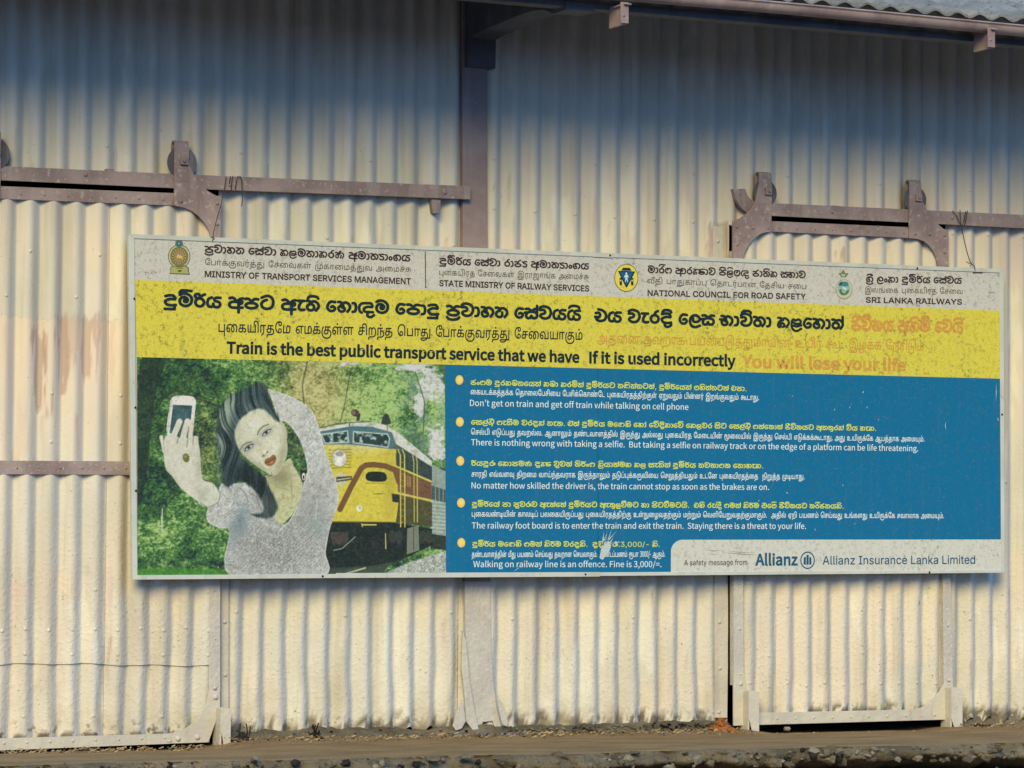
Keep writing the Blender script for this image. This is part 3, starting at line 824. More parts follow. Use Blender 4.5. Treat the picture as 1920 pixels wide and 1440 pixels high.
# ---- lettering: outlines of the three scripts, packed
GLYPH_DATA = [
[[70,-60,41,2,36,9,14,10,15,18,3,6,-1,9,-7,7,-9,1,-6,-3,-14,-17,-7,-5,-27,-7,-27,-2,-21,2,-18,6,-6,4,-15,19,-6,3,-9,-1,-7,-7,-1,-9,20,-27,18,-11],[77,0,31,0,21,5,15,6,12,8,13,14,4,15,-1,6,-3,12,-10,12,-15,10,-15,6,-29,5,32,26,36,-4,8,2,5,6,1,6,-1,6,-5,6,-32,6,-21,-1,-15,-8,-18,-17,-3,0,-21,20,-15,6,-15,1,-27,-4,-9,-6,-2,-12,8,-8,6,-2,27,3,9,-1,29,-25,-26,-4,-21,-9,-12,-8,-9,-11,-5,-16,4,-18,13,-14,12,-8,15,-6],[69,30,-24,7,-12,11,5,9,19,10,18,3,30,0,27,-8,12,-11,-4,-9,-20,-10,-30,-4]],
[[58,0,20,-1,18,2,19,5,17,10,15,17,12,24,7,21,2,21,-3,21,-6,21,-10,18,-8,9,-15,11,-15,7,-21,6,-30,4,-24,-5,-33,-18,-4,-5,-1,-6,3,-9,5,-4,9,-1,30,16,15,3,24,-3,21,-7,15,-8,9,-11,7,-18,3,-24,-3,-18,-5,-15,-9,-15,-8,-10,-9,-5,-15,-5,-18,-1,-12,2,-21,11,-6,5,-1,6,7,8,33,9,14,13,5,9,3,12,-1,9,-5,12,-13,15,-18,8,-48,-3,-8,-5,-3,-6,0,-6,3,-6,5,-4,6,-1,42,2,6,-3,4,-6,1,-6,-7,-9,-28,-7,-12,-6,-11,-14,-4,-15,2,-15,12,-15,19,-13]],
[[5,0,28,4,12,6,10,14,8,27,2,30,-6,33,-9,18,-6,6,-11,4,-27,2,-6,-3,-5,-9,2,-9,6,-5,25,-4,6,-15,2,-18,-1,-24,-7,-24,-4,-3,-21,-4,-7,-8,1,-12]],
[[39,0,18,-2,18,4,15,8,12,15,4,20,-4,21,-4,6,-8,6,-18,3,9,1,8,11,-1,9,-6,6,2,8,18,6,9,-2,14,-9,10,-9,6,-12,3,-15,-3,-15,-27,-39,-2,-6,2,-9,8,-6,10,0,6,6,26,36,6,15,2,15,-2,18,-5,17,-8,13,-16,15,-18,11,-15,4,-21,-2,-21,-9,-18,12,-12,3,-27,0,-9,-7,-2,-9,5,-10,9,-3,21,1,10,-6,-13,-20,-20,-19,-6,-12,-3,-12,2,-18,10,-21,11,-12],[51,27,-9,2,-5,4,-5,9,-3,12,1,6,6,8,12,8,-2,-10,3,-9,8,-5,18,0,3,-7,-3,-9,-6,-6,-6,-2]],
[[40,0,20,-2,18,2,14,9,11,15,5,18,-1,33,-2,7,-6,6,-12,0,-7,-7,0,-39,-4,-9,-7,-5,-15,-2,-13,4,-8,10,-4,14,3,9,6,9,25,12,11,9,10,23,18,6,9,-2,14,-9,10,-9,6,-12,3,-15,-3,-15,-27,-39,-2,-6,2,-9,8,-6,10,0,6,6,26,36,6,15,2,15,-2,18,-5,17,-8,13,-16,15,-18,11,-15,4,-21,-2,-21,-9,-18,12,-12,3,-27,0,-9,-7,-2,-9,5,-10,9,-3,21,1,10,-6,-13,-20,-12,-8,-9,-11,-7,-15,-1,-12,4,-21,10,-17,11,-10]],
[[53,0,25,2,24,11,9,10,6,11,4,14,-1,12,-8,15,-16,13,-12,6,-15,-2,-20,-14,-3,-6,1,-9,5,-6,8,-2,6,1,12,8,3,0,11,-10,0,-6,-5,-10,-7,-5,-14,-5,-12,1,-15,13,-9,15,-2,15,6,21,12,21,14,12,12,1,36,-6,8,2,5,6,1,6,-2,7,-6,6,-42,8,-15,-1,-9,-3,-12,-7,-9,-9,-19,-31,-8,-30,0,-15,4,-15,8,-15,13,-15,14,-10]],
[[38,-3,13,-1,15,2,10,5,8,7,12,-8,9,-3,18,-2,12,1,18,8,12,12,7,15,4,15,-1,15,-5,18,3,9,0,33,6,12,-1,6,-5,9,0,36,-7,9,-10,2,-6,-3,-4,-5,-2,-35,-15,-1,-12,-3,-30,-24,-21,20,-15,7,-15,1,-27,-4,-9,-6,-2,-12,8,-8,6,-2,33,3,6,-3,9,-11,-18,-7,-45,-6,-6,-3,-5,-8,1,-9,4,-5,6,-3,11,-1,-6,-24,2,-12,6,-15,11,-13],[39,27,-6,9,-2,9,11,28,3,3,30,10,21,1,30,-5,12,-7,8,-12,2,-9,-2,-9,-5,-11,-6,-6,-12,-2,-12,1,-12,25,-6,5,-9,2,-12,-7,-12,-26,-12,-1],[138,108,-21,6,12,10,12,1,4,-2,0,-15,-1,-2]],
[[29,-3,15,3,10,9,4,12,2,27,6,4,10,-1,10,-18,-22,-15,-1,-9,6,-8,6,-1,6,1,19,11,9,9,2,15,-9,21,-12,15,-15,5,-18,-2,-15,-10,-6,-14,-3,-28,-3,-1,-3,1,-4,10,5,24,10,21,13,8,33,11,6,8,0,6,-4,6,2,3,14,4,12,-4,15,-10,10,-11,5,-12,2,-15,-3,-12,-29,-45,0,-6,6,-6,9,-1,6,3,27,37,6,15,2,12,-1,18,-5,18,-8,12,-11,12,-19,13,-18,6,-21,-2,-21,-9,-15,10,-12,5,-27,0,-9,-4,-3,-10,6,-9,30,-2,10,-7,-12,-15,-13,-10,-8,-11,-9,-18,-6,-24,1,-15,7,-17,9,-9]],
[[68,-51,22,1,15,5,45,31,6,8,0,6,-3,5,-6,3,-6,0,-48,-32,-12,-4,-12,1,-14,6,-11,9,-8,12,-7,18,-5,21,3,33,33,-17,27,-5,18,1,21,4,11,5,9,9,6,18,-1,12,-3,9,-6,9,-10,9,-12,8,-12,4,-15,-2,-21,-14,-27,12,-12,0,-12,-8,-7,-15,-8,-9,-5,-63,2,-18,5,-18,11,-21,12,-15,18,-12],[80,12,25,4,48,19,5,7,-1,9,-4,4,-9,1,-42,-16,-18,-4,-12,2,-27,10,-9,-2,-4,-4,-2,-6,4,-9,30,-12],[78,75,-15,5,-30,16,6,14,21,-10,12,-2,12,3,21,13,12,-6,9,-9,1,-12,-3,-6,-4,-3,-18,-4]],
[[73,0,17,0,18,4,18,8,18,13,11,14,8,18,5,18,2,21,-1,18,-6,21,-9,15,-10,12,-16,12,-23,13,-18,5,-18,2,-24,-3,-18,-7,-23,-16,-3,-6,1,-9,7,-7,9,-1,30,17,27,3,21,-5,24,-15,14,-16,7,-24,-1,-27,-10,-24,-7,-10,-12,-8,-12,-5,-15,-3,-12,1,-18,7,-12,7,-7,8,-5,18,0,18,12,21,12,8,12,1,12,-3,-12,-2,-5,-4,-9,-24,1,-15,13,-12,18,-6,15,2,11,10,10,15,4,18,-6,18,-19,20,-21,10,-27,0,-15,-5,-9,-6,-12,-13,-7,-12,-6,-15,-2,-15,5,-30,13,-22,24,-16],[84,80,-2,1,0,3,4,12,-1,9,2,2,9,-11,-6,-13,-3,-3]],
[[52,3,17,-2,15,2,18,7,15,12,9,13,5,13,3,21,-2,15,-6,16,-12,16,-12,9,-16,7,-2,3,3,9,5,6,26,15,6,6,0,12,-4,5,-6,3,-9,-1,-33,-20,-10,-14,-8,-23,-18,-8,-12,-9,-11,-14,-6,-15,-3,-21,2,-15,6,-16,14,-17,10,-8],[66,30,-15,4,-9,8,-8,15,-2,12,6,18,7,9,12,7,12,3,18,-6,9,-7,8,-15,2,-12,-6,-18,-7,-9,-15,-9]],
[[37,3,11,-1,9,2,9,5,9,9,7,12,2,12,-5,33,2,1,9,-1,6,4,17,32,7,7,18,0,15,-6,9,-13,5,-18,1,-12,-3,-11,-26,-40,-1,-6,3,-6,9,-4,9,4,28,42,5,18,-2,24,-9,24,-11,15,-14,9,-24,6,-18,-2,-12,-6,-6,-7,-2,3,11,17,21,11,4,5,2,9,-6,8,-9,1,-27,-15,-10,-12,-14,-26,-15,15,-15,5,-15,-3,-23,-15,-1,-6,1,-6,8,-6,9,2,21,10,14,-15,-21,-12,-11,-9,-8,-12,-5,-21,0,-21,4,-12,11,-12],[108,3,6,-1,6,1,6,9,15,63,-3,8,-6,4,-9,-1,-6,-8,-15,-63,1,-6],[42,27,-12,9,-1,18,6,18,16,11,3,-2,6,-39,-9,-14,-3,-2]],
[[118,-57,11,-2,6,3,4,5,2,53,36,4,6,4,3,5,-2,12,-7,6,-36,-1,-1,19,25,8,8,7,6,9,4,15,-3,14,-9,8,-19,8,4,3,24,6,6,9,0,9,-6,6,-9,2,-36,-9,-11,-11,-10,-6,-4,-6,0,-15,-8,-1,-3,17,-5,11,-13,12,-15,9,-12,4,-12,0,-30,-9,-5,-4,-3,-6,1,-9,4,-5,9,-3,33,7,18,-11,2,-3,1,-9,-33,-5,-13,-7,-14,-12,-9,-15,-3,-12,1,-15,4,-12,13,-17,18,-9,30,-4,45,0,1,-48],[51,30,-15,5,-6,10,-1,12,10,13,9,6,12,2,50,0,1,-48,-27,-2],[141,82,-2,8,2,4,9,-4,3,-3,-3,-4]],
[[53,0,22,1,15,7,13,10,7,9,5,12,3,18,-2,12,-5,13,-11,14,-18,12,2,8,6,3,15,3,12,-5,17,-15,8,-15,2,-15,-3,-12,-29,-42,0,-9,4,-6,10,-4,9,3,29,40,6,15,2,12,0,15,-4,15,-5,12,-9,12,-25,20,-15,6,-15,1,-18,-4,-15,-7,-18,12,-15,3,-24,0,-9,-7,-2,-12,8,-9,27,0,10,-6,-11,-15,-12,-9,-11,-14,-5,-13,-2,-12,3,-18,5,-12,11,-13,12,-8],[51,30,-11,6,-5,6,-4,12,1,9,7,11,6,5,15,4,9,-1,11,-7,5,-6,4,-12,-1,-9,-7,-12,-6,-4,-15,-4]],
[[59,-3,22,3,9,4,9,8,12,24,2,21,-8,21,-12,14,-15,7,-30,6,-7,6,6,9,7,3,51,1,7,8,0,9,-4,6,-6,3,-36,2,-24,-2,-18,-13,-18,9,-9,-1,-7,-7,0,-12,4,-5,18,-12,4,-13,8,-9,15,-9,36,-8,7,-10,3,-9,-2,-9,-5,-10,-6,-6,-12,0,-15,2,-27,16,-9,-1,-7,-7,-1,-6,2,-8,18,-14,17,-8]],
[[31,6,14,-2,11,2,10,5,10,10,9,21,1,21,-5,15,-6,10,-8,8,-13,7,-12,1,-9,-1,-12,-6,-10,-10,-9,-21,0,-21,4,-15,12,-16],[42,33,-9,7,-4,14,5,15,5,5,6,1,9,-7,4,-14,-5,-15,-5,-5]],
[[40,0,23,-2,18,6,17,20,6,21,-4,18,-13,18,-12,8,-12,0,-23,-17,-3,-6,0,-6,5,-8,9,-3,6,1,12,8,6,-10,0,-6,-5,-9,-7,-7,-12,0,-11,7,-10,21,0,24,6,24,12,10,2,-1,0,-12,4,-5,6,-3,9,0,27,26,9,7,16,-7,17,-17,5,-16,0,-21,-5,-12,-26,-33,0,-9,5,-7,9,-3,9,3,25,31,7,12,4,15,1,18,-1,15,-10,24,-10,12,-13,11,-24,11,-12,1,-18,-6,-6,5,-9,1,-39,-17,-15,-13,-7,-14,-5,-18,-3,-24,2,-15,5,-18,9,-15,8,-10]],
[[120,-3,27,3,15,9,14,21,4,12,0,12,-7,21,-14,17,-15,7,-27,5,-6,5,0,5,5,6,7,3,51,1,8,8,-2,12,-6,6,-6,1,-36,1,-18,-2,-18,-10,-12,-17,-2,-18,4,-9,6,-9,16,-9,33,-8,9,-12,2,-10,-5,-13,-8,-8,-10,-2,-16,2,-9,6,-5,9,-1,21,-5,6,-6,2,-9,-2,-6,-6,-2,-24,-4,-6,-15,-5,-13,5,-6,15,-3,21,1,15,6,18,9,12,30,12,5,6,2,6,-4,10,-9,4,-6,0,-33,-14,-11,-9,-8,-12,-9,-33,-2,-15,2,-21,4,-15,6,-13,12,-13,18,-7,21,0,21,10,18,-10]],
[[95,-2,18,-1,18,2,15,5,10,6,9,11,3,11,2,16,-4,15,-10,13,-14,8,-20,2,-15,-4,-12,-8,-8,-16,-1,-22,6,-16,-2,-2,-10,4,-14,9,-8,8,-15,24,-5,13,-2,20,2,32,8,24,12,16,17,14,23,9,2,-1,-8,-18,-1,-12,3,-13,8,-11,14,-8,15,-2,15,2,14,7,7,9,5,12,1,16,-2,11,-5,9,-8,8,-10,6,-12,3,-18,2,-24,-3,-23,-7,-14,-7,-13,-11,-14,-18,-8,-15,-5,-18,-3,-20,1,-28,5,-20,9,-21,9,-13,16,-15,20,-11],[114,14,-5,8,-3,11,-1,13,2,10,5,6,6,5,8,2,10,-1,7,-5,5,-8,2,-11,-2,-12,-5,-8,-7,-6],[128,144,-12,6,-5,12,1,16,8,15,14,-2,9,-4,7,-7,3,-9,-1,-12,-5,-9,-9,-6]],
[[22,0,150,0,0,138,-21,0,-1,-120,-106,0,0,120,-22,0]],
[[22,0,21,0,1,2,0,118,48,0,0,-118,0,-2,20,0,1,120,43,1,0,17,-134,0]],
[[50,-2,15,-1,18,1,15,5,12,7,6,10,5,10,4,34,22,-1,14,-4,9,-8,2,-12,-2,-13,-8,-8,-13,-2,-18,2,-5,-17,21,-3,18,2,12,4,9,8,6,12,2,15,-3,15,-6,11,-9,8,-12,5,-40,4,0,38,46,0,0,18,-130,0,0,-62,-13,-7,-9,-9,-5,-12,-1,-15,4,-12,7,-9,10,-8],[54,16,-12,6,-7,8,-1,14,5,10,8,5,13,4,42,1,0,-25,-8,-15,-7,-5,-9,-3],[60,80,0,40,43,0,-1,-38],[101,171,13,-1,9,8,1,14,-8,9,-14,1,-6,-4,-3,-4,-1,-14]],
[[135,-80,39,3,32,9,15,9,10,9,11,13,6,12,4,20,1,21,-3,20,-8,14,-11,14,-15,9,-18,7,-16,2,2,38,46,1,0,16,-2,1,-128,0,-1,-62,-17,-11,-6,-7,-3,-9,-1,-11,1,-10,9,-16,16,-10,27,-5,27,4,10,4,10,9,6,9,3,11,3,30,19,-6,17,-12,7,-11,4,-18,-1,-21,-4,-16,-10,-14,-10,-10,-15,-8,-19,-6,-32,-3,-32,3,-24,8,-12,7,-10,9,-9,12,-9,20,-5,21,0,25,2,18,7,24,8,20,14,21,-18,11,-22,-40,-10,-30,-3,-36,4,-31,11,-30,18,-23,22,-15,32,-11],[118,16,-16,5,-7,8,-2,14,5,10,8,6,13,4,43,1,-2,-26,-6,-14,-6,-4,-10,-4],[119,81,0,38,42,1,0,-38]],
[[62,-3,20,3,9,6,7,8,7,18,-1,24,-9,14,-16,10,-23,1,-21,-8,1,7,8,18,11,13,16,9,18,3,18,-3,14,-6,10,-11,6,-11,3,-17,0,-19,-3,-20,-9,-21,2,-15,108,0,1,138,-21,0,-1,-120,-66,0,11,34,1,18,-2,17,-4,15,-5,10,-9,11,-10,8,-21,9,-29,1,-22,-5,-20,-12,-15,-18,-8,-16,-3,-20,0,-26,6,-20,10,-15,15,-9],[56,15,-9,4,-6,7,-5,12,-2,14,16,10,18,2,8,-4,6,-8,3,-8,-1,-14,-4,-8,-6,-5,-9,-3]],
[[56,-52,2,-1,55,54,1,119,42,1,0,17,-134,0,0,-137,2,-1,20,1,0,119,48,0,0,-113,-48,-47],[74,170,12,1,6,4,4,5,0,13,-10,9,-13,0,-9,-9,0,-13,4,-6]],
[[13,-79,2,-1,19,1,1,24,4,8,7,5,14,3,57,1,27,3,24,10,17,17,7,15,2,18,-2,16,-7,17,-10,10,-10,6,-14,4,-27,5,0,37,47,1,0,16,-2,1,-129,0,0,-62,-13,-7,-7,-7,-5,-9,-3,-10,3,-20,10,-13,14,-8,21,-5,22,1,20,7,11,9,7,12,3,14,1,24,24,-4,15,-8,8,-14,1,-19,-3,-12,-6,-9,-9,-8,-10,-5,-32,-5,-63,-2,-20,-6,-10,-9,-6,-12,-1,-12],[58,16,-15,5,-7,8,-2,14,5,10,8,6,13,4,43,1,-2,-26,-7,-14,-6,-4,-9,-4],[60,81,0,38,42,1,0,-38],[103,170,14,1,8,10,-1,13,-9,8,-13,0,-9,-9,0,-14,4,-5]],
[[75,-80,31,2,31,8,24,13,18,19,71,0,0,176,-21,-1,-1,-158,-41,1,6,19,1,21,-3,18,-7,15,-10,11,-13,10,-15,5,-22,4,0,36,46,1,0,18,-130,-1,0,-61,-12,-7,-8,-7,-5,-9,-3,-10,3,-20,11,-14,16,-9,18,-3,23,1,19,7,11,9,7,12,3,14,2,24,17,-3,14,-8,9,-10,6,-17,0,-25,-7,-22,-130,0,-12,-2,-8,-5,-4,-9,0,-10,3,-9,7,-9,10,-7,12,-4],[56,-61,-15,4,-7,5,-4,8,1,3,4,1,117,0,-16,-11,-22,-7,-30,-4],[59,16,-15,4,-8,9,-2,14,5,10,8,6,12,4,43,1,-1,-26,-6,-13,-6,-5,-9,-4],[60,81,0,39,42,0,0,-38]],
[[50,-2,15,-1,18,1,15,5,12,7,6,10,5,10,4,34,45,0,0,18,-46,0,0,36,1,2,45,0,0,18,-130,0,0,-62,-13,-7,-9,-9,-5,-12,-1,-15,4,-12,7,-9,10,-8],[54,16,-12,6,-7,8,-1,14,5,10,8,5,13,4,42,1,0,-25,-8,-15,-7,-5,-9,-3],[60,80,0,40,43,0,-1,-38]],
[[62,-3,18,3,13,8,9,13,4,19,-5,22,-6,8,-10,8,-12,4,-12,0,-11,-2,-14,-6,2,8,7,16,8,8,9,8,17,6,21,3,30,-3,18,-8,-12,-16,-7,-18,-4,-21,0,-23,5,-16,9,-12,12,-7,15,-2,16,3,12,8,9,16,3,16,-1,23,-5,17,-10,19,-14,17,17,6,24,0,15,-6,12,-13,7,-22,0,-27,-5,-21,-12,-24,17,-12,15,27,7,27,0,33,-3,15,-6,12,-8,12,-11,9,-13,6,-15,3,-15,0,-15,-2,-26,-13,-24,11,-30,5,-25,-2,-27,-9,-20,-14,-13,-20,-6,-17,-2,-28,4,-22,11,-19,14,-10],[56,15,-9,4,-6,7,-5,10,-2,16,16,10,18,2,8,-4,6,-8,3,-8,-1,-14,-4,-8,-6,-6,-7,-2],[160,15,-6,3,-5,8,-3,10,-1,16,5,29,8,15,5,6,10,-14,7,-13,4,-15,1,-16,-3,-16,-4,-8,-8,-5]],
[[50,-2,15,-1,18,1,15,5,12,7,6,10,5,10,4,34,22,-1,14,-4,9,-8,2,-12,-2,-13,-8,-8,-13,-2,-18,2,-5,-17,21,-3,18,2,12,4,9,8,6,12,2,15,-3,15,-6,11,-9,8,-12,5,-40,4,0,38,46,0,0,18,-130,0,0,-62,-13,-7,-9,-9,-5,-12,-1,-15,4,-12,7,-9,10,-8],[54,16,-12,6,-7,8,-1,14,5,10,8,5,13,4,42,1,0,-25,-8,-15,-7,-5,-9,-3],[60,80,0,40,43,0,-1,-38]],
[[62,-3,20,3,13,10,9,16,2,16,-2,14,-6,10,-14,12,-11,4,-12,0,-11,-2,-15,-7,3,13,6,12,15,16,17,8,24,0,16,-5,18,-15,0,-102,21,0,1,120,43,0,0,-118,1,-2,20,0,1,120,41,0,1,2,0,16,-124,0,-2,0,0,-10,-1,-1,-23,11,-28,3,-23,-4,-16,-9,-17,-16,-9,-16,-5,-21,0,-30,6,-21,9,-14,13,-9],[56,15,-9,4,-6,7,-5,12,-2,14,16,10,18,2,8,-4,6,-8,3,-8,-1,-14,-4,-8,-6,-6,-9,-2],[126,171,13,-1,6,3,4,5,1,14,-8,9,-14,1,-6,-3,-4,-5,0,-14]],
[[106,-71,30,4,14,5,14,9,10,11,8,13,5,15,3,15,22,-1,21,4,13,6,12,12,6,14,3,16,-1,38,-9,27,-8,10,-9,8,-13,5,-18,1,-15,-3,-12,-7,-8,-11,-4,-15,-2,-86,-54,-1,-2,1,0,119,-22,0,0,-137,77,-1,1,-2,-6,-21,-13,-16,-21,-10,-22,-3,-23,4,-18,8,-13,15,-8,17,-5,30,0,23,3,19,9,30,19,33,-18,11,-4,-5,-16,-30,-12,-36,-3,-39,4,-36,12,-27,8,-10,11,-10,24,-11],[191,18,-1,67,2,21,4,9,6,5,8,3,11,-1,7,-3,6,-6,8,-17,4,-29,-3,-25,-5,-12,-10,-7,-14,-4]],
[[22,0,122,0,20,4,16,8,7,7,7,11,5,28,-1,24,-2,16,-5,13,-7,12,-14,13,-18,5,-20,-1,-16,-6,-10,-13,-5,-16,-2,-87,-55,0,0,120,-22,0],[122,18,0,68,2,20,4,10,5,4,9,3,10,-1,8,-3,6,-6,8,-17,3,-28,-3,-26,-5,-12,-9,-7,-15,-4]],
[[237,-38,21,0,0,1,0,175,-21,0,-1,-94,-33,0,1,26,-5,22,-8,16,-15,17,-23,13,-14,2,-19,1,-24,-6,-11,-8,-5,-8,-4,-9,-1,-12,2,-12,4,-9,10,-10,15,-6,18,0,15,5,10,8,6,12,1,15,-4,17,1,0,13,-10,12,-18,4,-22,-2,-24,-144,-1,-10,-2,-8,-4,-6,-7,-4,-7,0,-12,2,-11,5,-8,9,-9,10,-6,14,-5,37,-3,41,4,28,10,15,9,12,10,17,24,37,0,2,-2],[63,-12,-21,6,-9,8,-4,8,0,7,2,5,6,3,134,1,2,-2,-19,-19,-25,-12,-33,-5],[109,78,-6,4,-6,7,-2,11,1,8,4,7,7,5,8,4,12,0,5,-5,4,-9,1,-10,-2,-11,-4,-6,-5,-4,-9,-2]],
[[50,-2,15,-1,18,1,15,5,12,7,6,10,5,10,4,34,45,0,0,18,-46,0,0,36,1,2,45,0,0,18,-130,0,0,-62,-13,-7,-9,-9,-5,-12,-1,-15,4,-12,7,-9,10,-8],[54,16,-12,6,-7,8,-1,14,5,10,8,5,13,4,42,1,0,-25,-8,-15,-7,-5,-9,-3],[60,80,0,40,43,0,-1,-38],[101,171,13,-1,9,8,1,14,-8,9,-14,1,-6,-4,-3,-4,-1,-14]],
[[50,-2,15,-1,18,1,15,5,12,7,6,10,5,10,4,34,33,0,0,-62,1,-2,19,0,1,64,31,0,1,17,-87,1,0,38,46,0,0,18,-130,0,0,-62,-13,-7,-9,-9,-5,-12,-1,-15,4,-12,7,-9,10,-8],[54,16,-12,6,-7,8,-1,14,5,10,8,5,13,4,42,1,0,-25,-8,-15,-7,-5,-9,-3],[60,80,0,40,43,0,-1,-38]],
[[22,0,21,0,1,2,0,151,16,-47,42,-104,1,-2,19,0,42,106,17,48,0,-152,1,-2,22,0,0,182,-34,-1,-44,-115,-12,-39,-14,39,-45,116,-33,0]],
[[11,0,87,0,1,2,-1,18,-30,0,-1,2,0,138,31,1,0,21,-87,0,0,-20,33,-2,0,-139,-31,-1,-2,0]],
[[22,0,22,0,1,2,-1,150,27,-46,68,-106,27,0,0,182,-23,0,1,-152,-18,32,-76,120,-28,0]],
[[80,-3,24,3,12,4,11,6,8,8,7,10,3,11,1,10,-1,11,-3,9,-6,9,-8,7,-18,10,-51,16,-9,6,-6,7,-2,14,5,12,11,8,15,5,15,1,16,-5,12,-9,6,-14,22,0,-2,11,-4,9,-6,9,-8,7,-21,10,-21,2,-14,-1,-13,-3,-15,-8,-8,-7,-7,-9,-4,-11,-2,-12,2,-13,7,-12,15,-13,15,-7,42,-12,15,-8,5,-5,3,-6,1,-11,-2,-7,-7,-9,-12,-8,-14,-4,-13,0,-15,3,-11,5,-8,8,-5,14,-21,0,-2,-2,2,-10,5,-11,6,-9,8,-7,18,-9]],
[[70,0,22,0,0,2,0,158,56,1,0,21,-136,0,0,-20,2,-1,55,-1,0,-158]],
[[22,0,22,0,1,2,0,68,43,2,39,-72,25,0,-39,74,0,1,16,9,8,9,7,13,2,14,-1,18,-5,16,-8,11,-12,9,-12,5,-16,3,-70,0],[46,91,0,71,48,-1,12,-4,10,-7,6,-12,1,-16,-3,-14,-8,-9,-9,-5,-9,-2]],
[[74,0,22,0,1,75,65,107,-26,0,-38,-64,-12,-22,-2,-1,-10,21,-40,66,-27,0,66,-107]],
[[80,-1,16,-1,18,2,16,5,14,9,12,12,10,15,9,29,1,20,-1,22,-3,12,-7,18,-9,14,-12,12,-15,10,-17,5,-16,1,-18,-2,-16,-5,-14,-9,-12,-12,-10,-14,-9,-29,-2,-23,1,-20,10,-29,9,-15,13,-13,14,-8],[86,20,-14,4,-10,7,-10,9,-7,12,-6,22,-1,16,0,17,8,24,6,11,9,8,17,10,12,2,12,0,12,-2,12,-6,9,-8,8,-10,6,-12,3,-16,2,-18,-2,-16,-6,-22,-8,-12,-8,-9,-10,-7,-12,-4]],
[[22,0,22,0,1,2,1,76,78,2,-2,19,-76,0,-1,61,87,2,0,20,-110,0]],
[[6,0,24,0,18,50,2,1,73,0,18,-50,24,-1,-66,182,-27,0],[57,71,-1,1,30,91,30,-91]],
[[22,0,22,0,1,2,1,64,46,0,16,3,18,9,7,7,7,9,6,23,0,13,-2,12,-4,11,-6,9,-14,12,-12,5,-16,3,-70,0],[46,86,0,76,48,-1,12,-4,9,-7,6,-10,2,-17,-3,-15,-7,-12,-9,-6,-10,-3]],
[[22,0,111,0,1,2,-1,18,-87,0,-1,2,1,60,80,0,1,2,-1,18,-80,0,-1,58,87,1,1,3,-1,18,-110,0]],
[[74,0,25,0,1,2,65,180,-24,0,-54,-161,-1,1,-16,48,-39,112,-24,0]],
[[80,-1,16,-1,16,1,14,4,14,7,11,10,9,12,5,10,4,14,-22,1,-8,-16,-9,-11,-14,-8,-17,-3,-17,1,-16,8,-13,12,-8,12,-5,13,-2,17,0,18,2,16,9,21,8,10,9,7,10,6,12,2,12,1,12,-3,12,-5,10,-7,7,-10,5,-13,22,0,-5,19,-13,18,-18,14,-21,7,-15,1,-18,-2,-16,-5,-14,-9,-12,-12,-10,-14,-9,-29,-2,-23,1,-20,10,-29,9,-15,12,-12,15,-9]],
[[80,-1,16,-1,16,1,16,4,13,7,11,10,9,12,8,22,2,18,0,18,-1,2,-68,0,0,-21,46,0,-1,-11,-3,-12,-8,-12,-8,-8,-10,-5,-14,-3,-14,-1,-12,3,-18,10,-8,8,-7,12,-5,13,-2,17,0,18,2,16,9,21,8,10,9,7,10,6,12,2,22,-1,12,-5,10,-8,8,-10,6,-13,24,0,-7,19,-15,20,-18,12,-24,8,-12,0,-18,-2,-14,-5,-16,-9,-12,-12,-8,-14,-10,-29,-1,-23,1,-20,6,-20,7,-16,11,-14,13,-10,16,-8]],
[[4,-45,8,-2,114,0,8,2,5,6,1,45,10,9,2,6,0,6,-4,6,-7,3,-15,2,-6,-1,-6,-5,-18,-2,-39,3,-15,6,-7,9,-5,12,0,4,12,9,27,12,18,1,42,-4,9,4,8,19,0,6,-14,30,-7,9,-8,6,-24,6,-39,-2,-42,-12,-7,-7,0,-12,4,-5,6,-3,6,0,36,11,30,1,18,-4,9,-15,-3,-2,-39,2,-15,-3,-15,-6,-21,-12,-12,-10,-7,-11,-2,-9,2,-12,7,-15,8,-12,10,-9,12,-7,21,-5,30,-2,21,1,1,-20,-103,-1,-6,-3,-5,-8,1,-9]],
[[73,0,20,0,24,7,21,13,12,12,10,16,8,27,2,21,-2,24,-6,18,-12,18,-15,14,-21,12,-21,9,-15,3,-27,-2,-18,-5,-2,2,7,12,13,3,45,-1,57,-4,6,3,5,8,-1,9,-7,7,-57,6,-42,0,-21,-2,-12,-4,-9,-8,-16,-29,-1,-9,6,-9,-3,-15,3,-6,5,-4,12,0,30,17,30,1,18,-6,18,-11,13,-12,7,-12,4,-15,1,-18,-4,-18,-6,-16,-6,-8,-10,-9,-14,-7,-15,-4,-24,4,-23,13,-10,18,0,21,6,16,12,13,15,4,15,-3,-12,-2,-6,-6,-8,-22,0,-12,6,-9,14,-9,15,-3,12,2,9,7,7,9,6,12,3,12,-2,15,-14,18,-12,10,-12,6,-15,4,-18,-2,-15,-5,-9,-6,-12,-13,-7,-12,-6,-15,-2,-21,4,-18,8,-20,12,-13,14,-9,19,-8],[84,80,-2,1,0,3,4,12,-1,9,2,2,9,-11,-6,-13,-3,-3]],
[[52,3,20,-2,15,3,12,4,17,13,10,15,6,15,2,15,-3,21,-6,15,-9,12,-14,11,-9,4,6,12,6,6,35,18,3,6,0,6,-3,6,-5,4,-12,0,-29,-13,-13,-10,-7,13,-11,9,-15,6,-18,0,-16,-9,-13,-18,-3,-12,2,-12,7,-12,15,-15,-10,-14,-6,-16,-2,-18,2,-16,6,-15,10,-14,14,-11],[66,30,-15,4,-9,8,-8,15,-2,12,6,18,7,9,12,7,12,3,18,-6,9,-7,8,-15,2,-12,-6,-18,-7,-9,-15,-9],[42,138,-9,5,-6,7,3,8,6,6,15,-4,8,-22,-2,-2]],
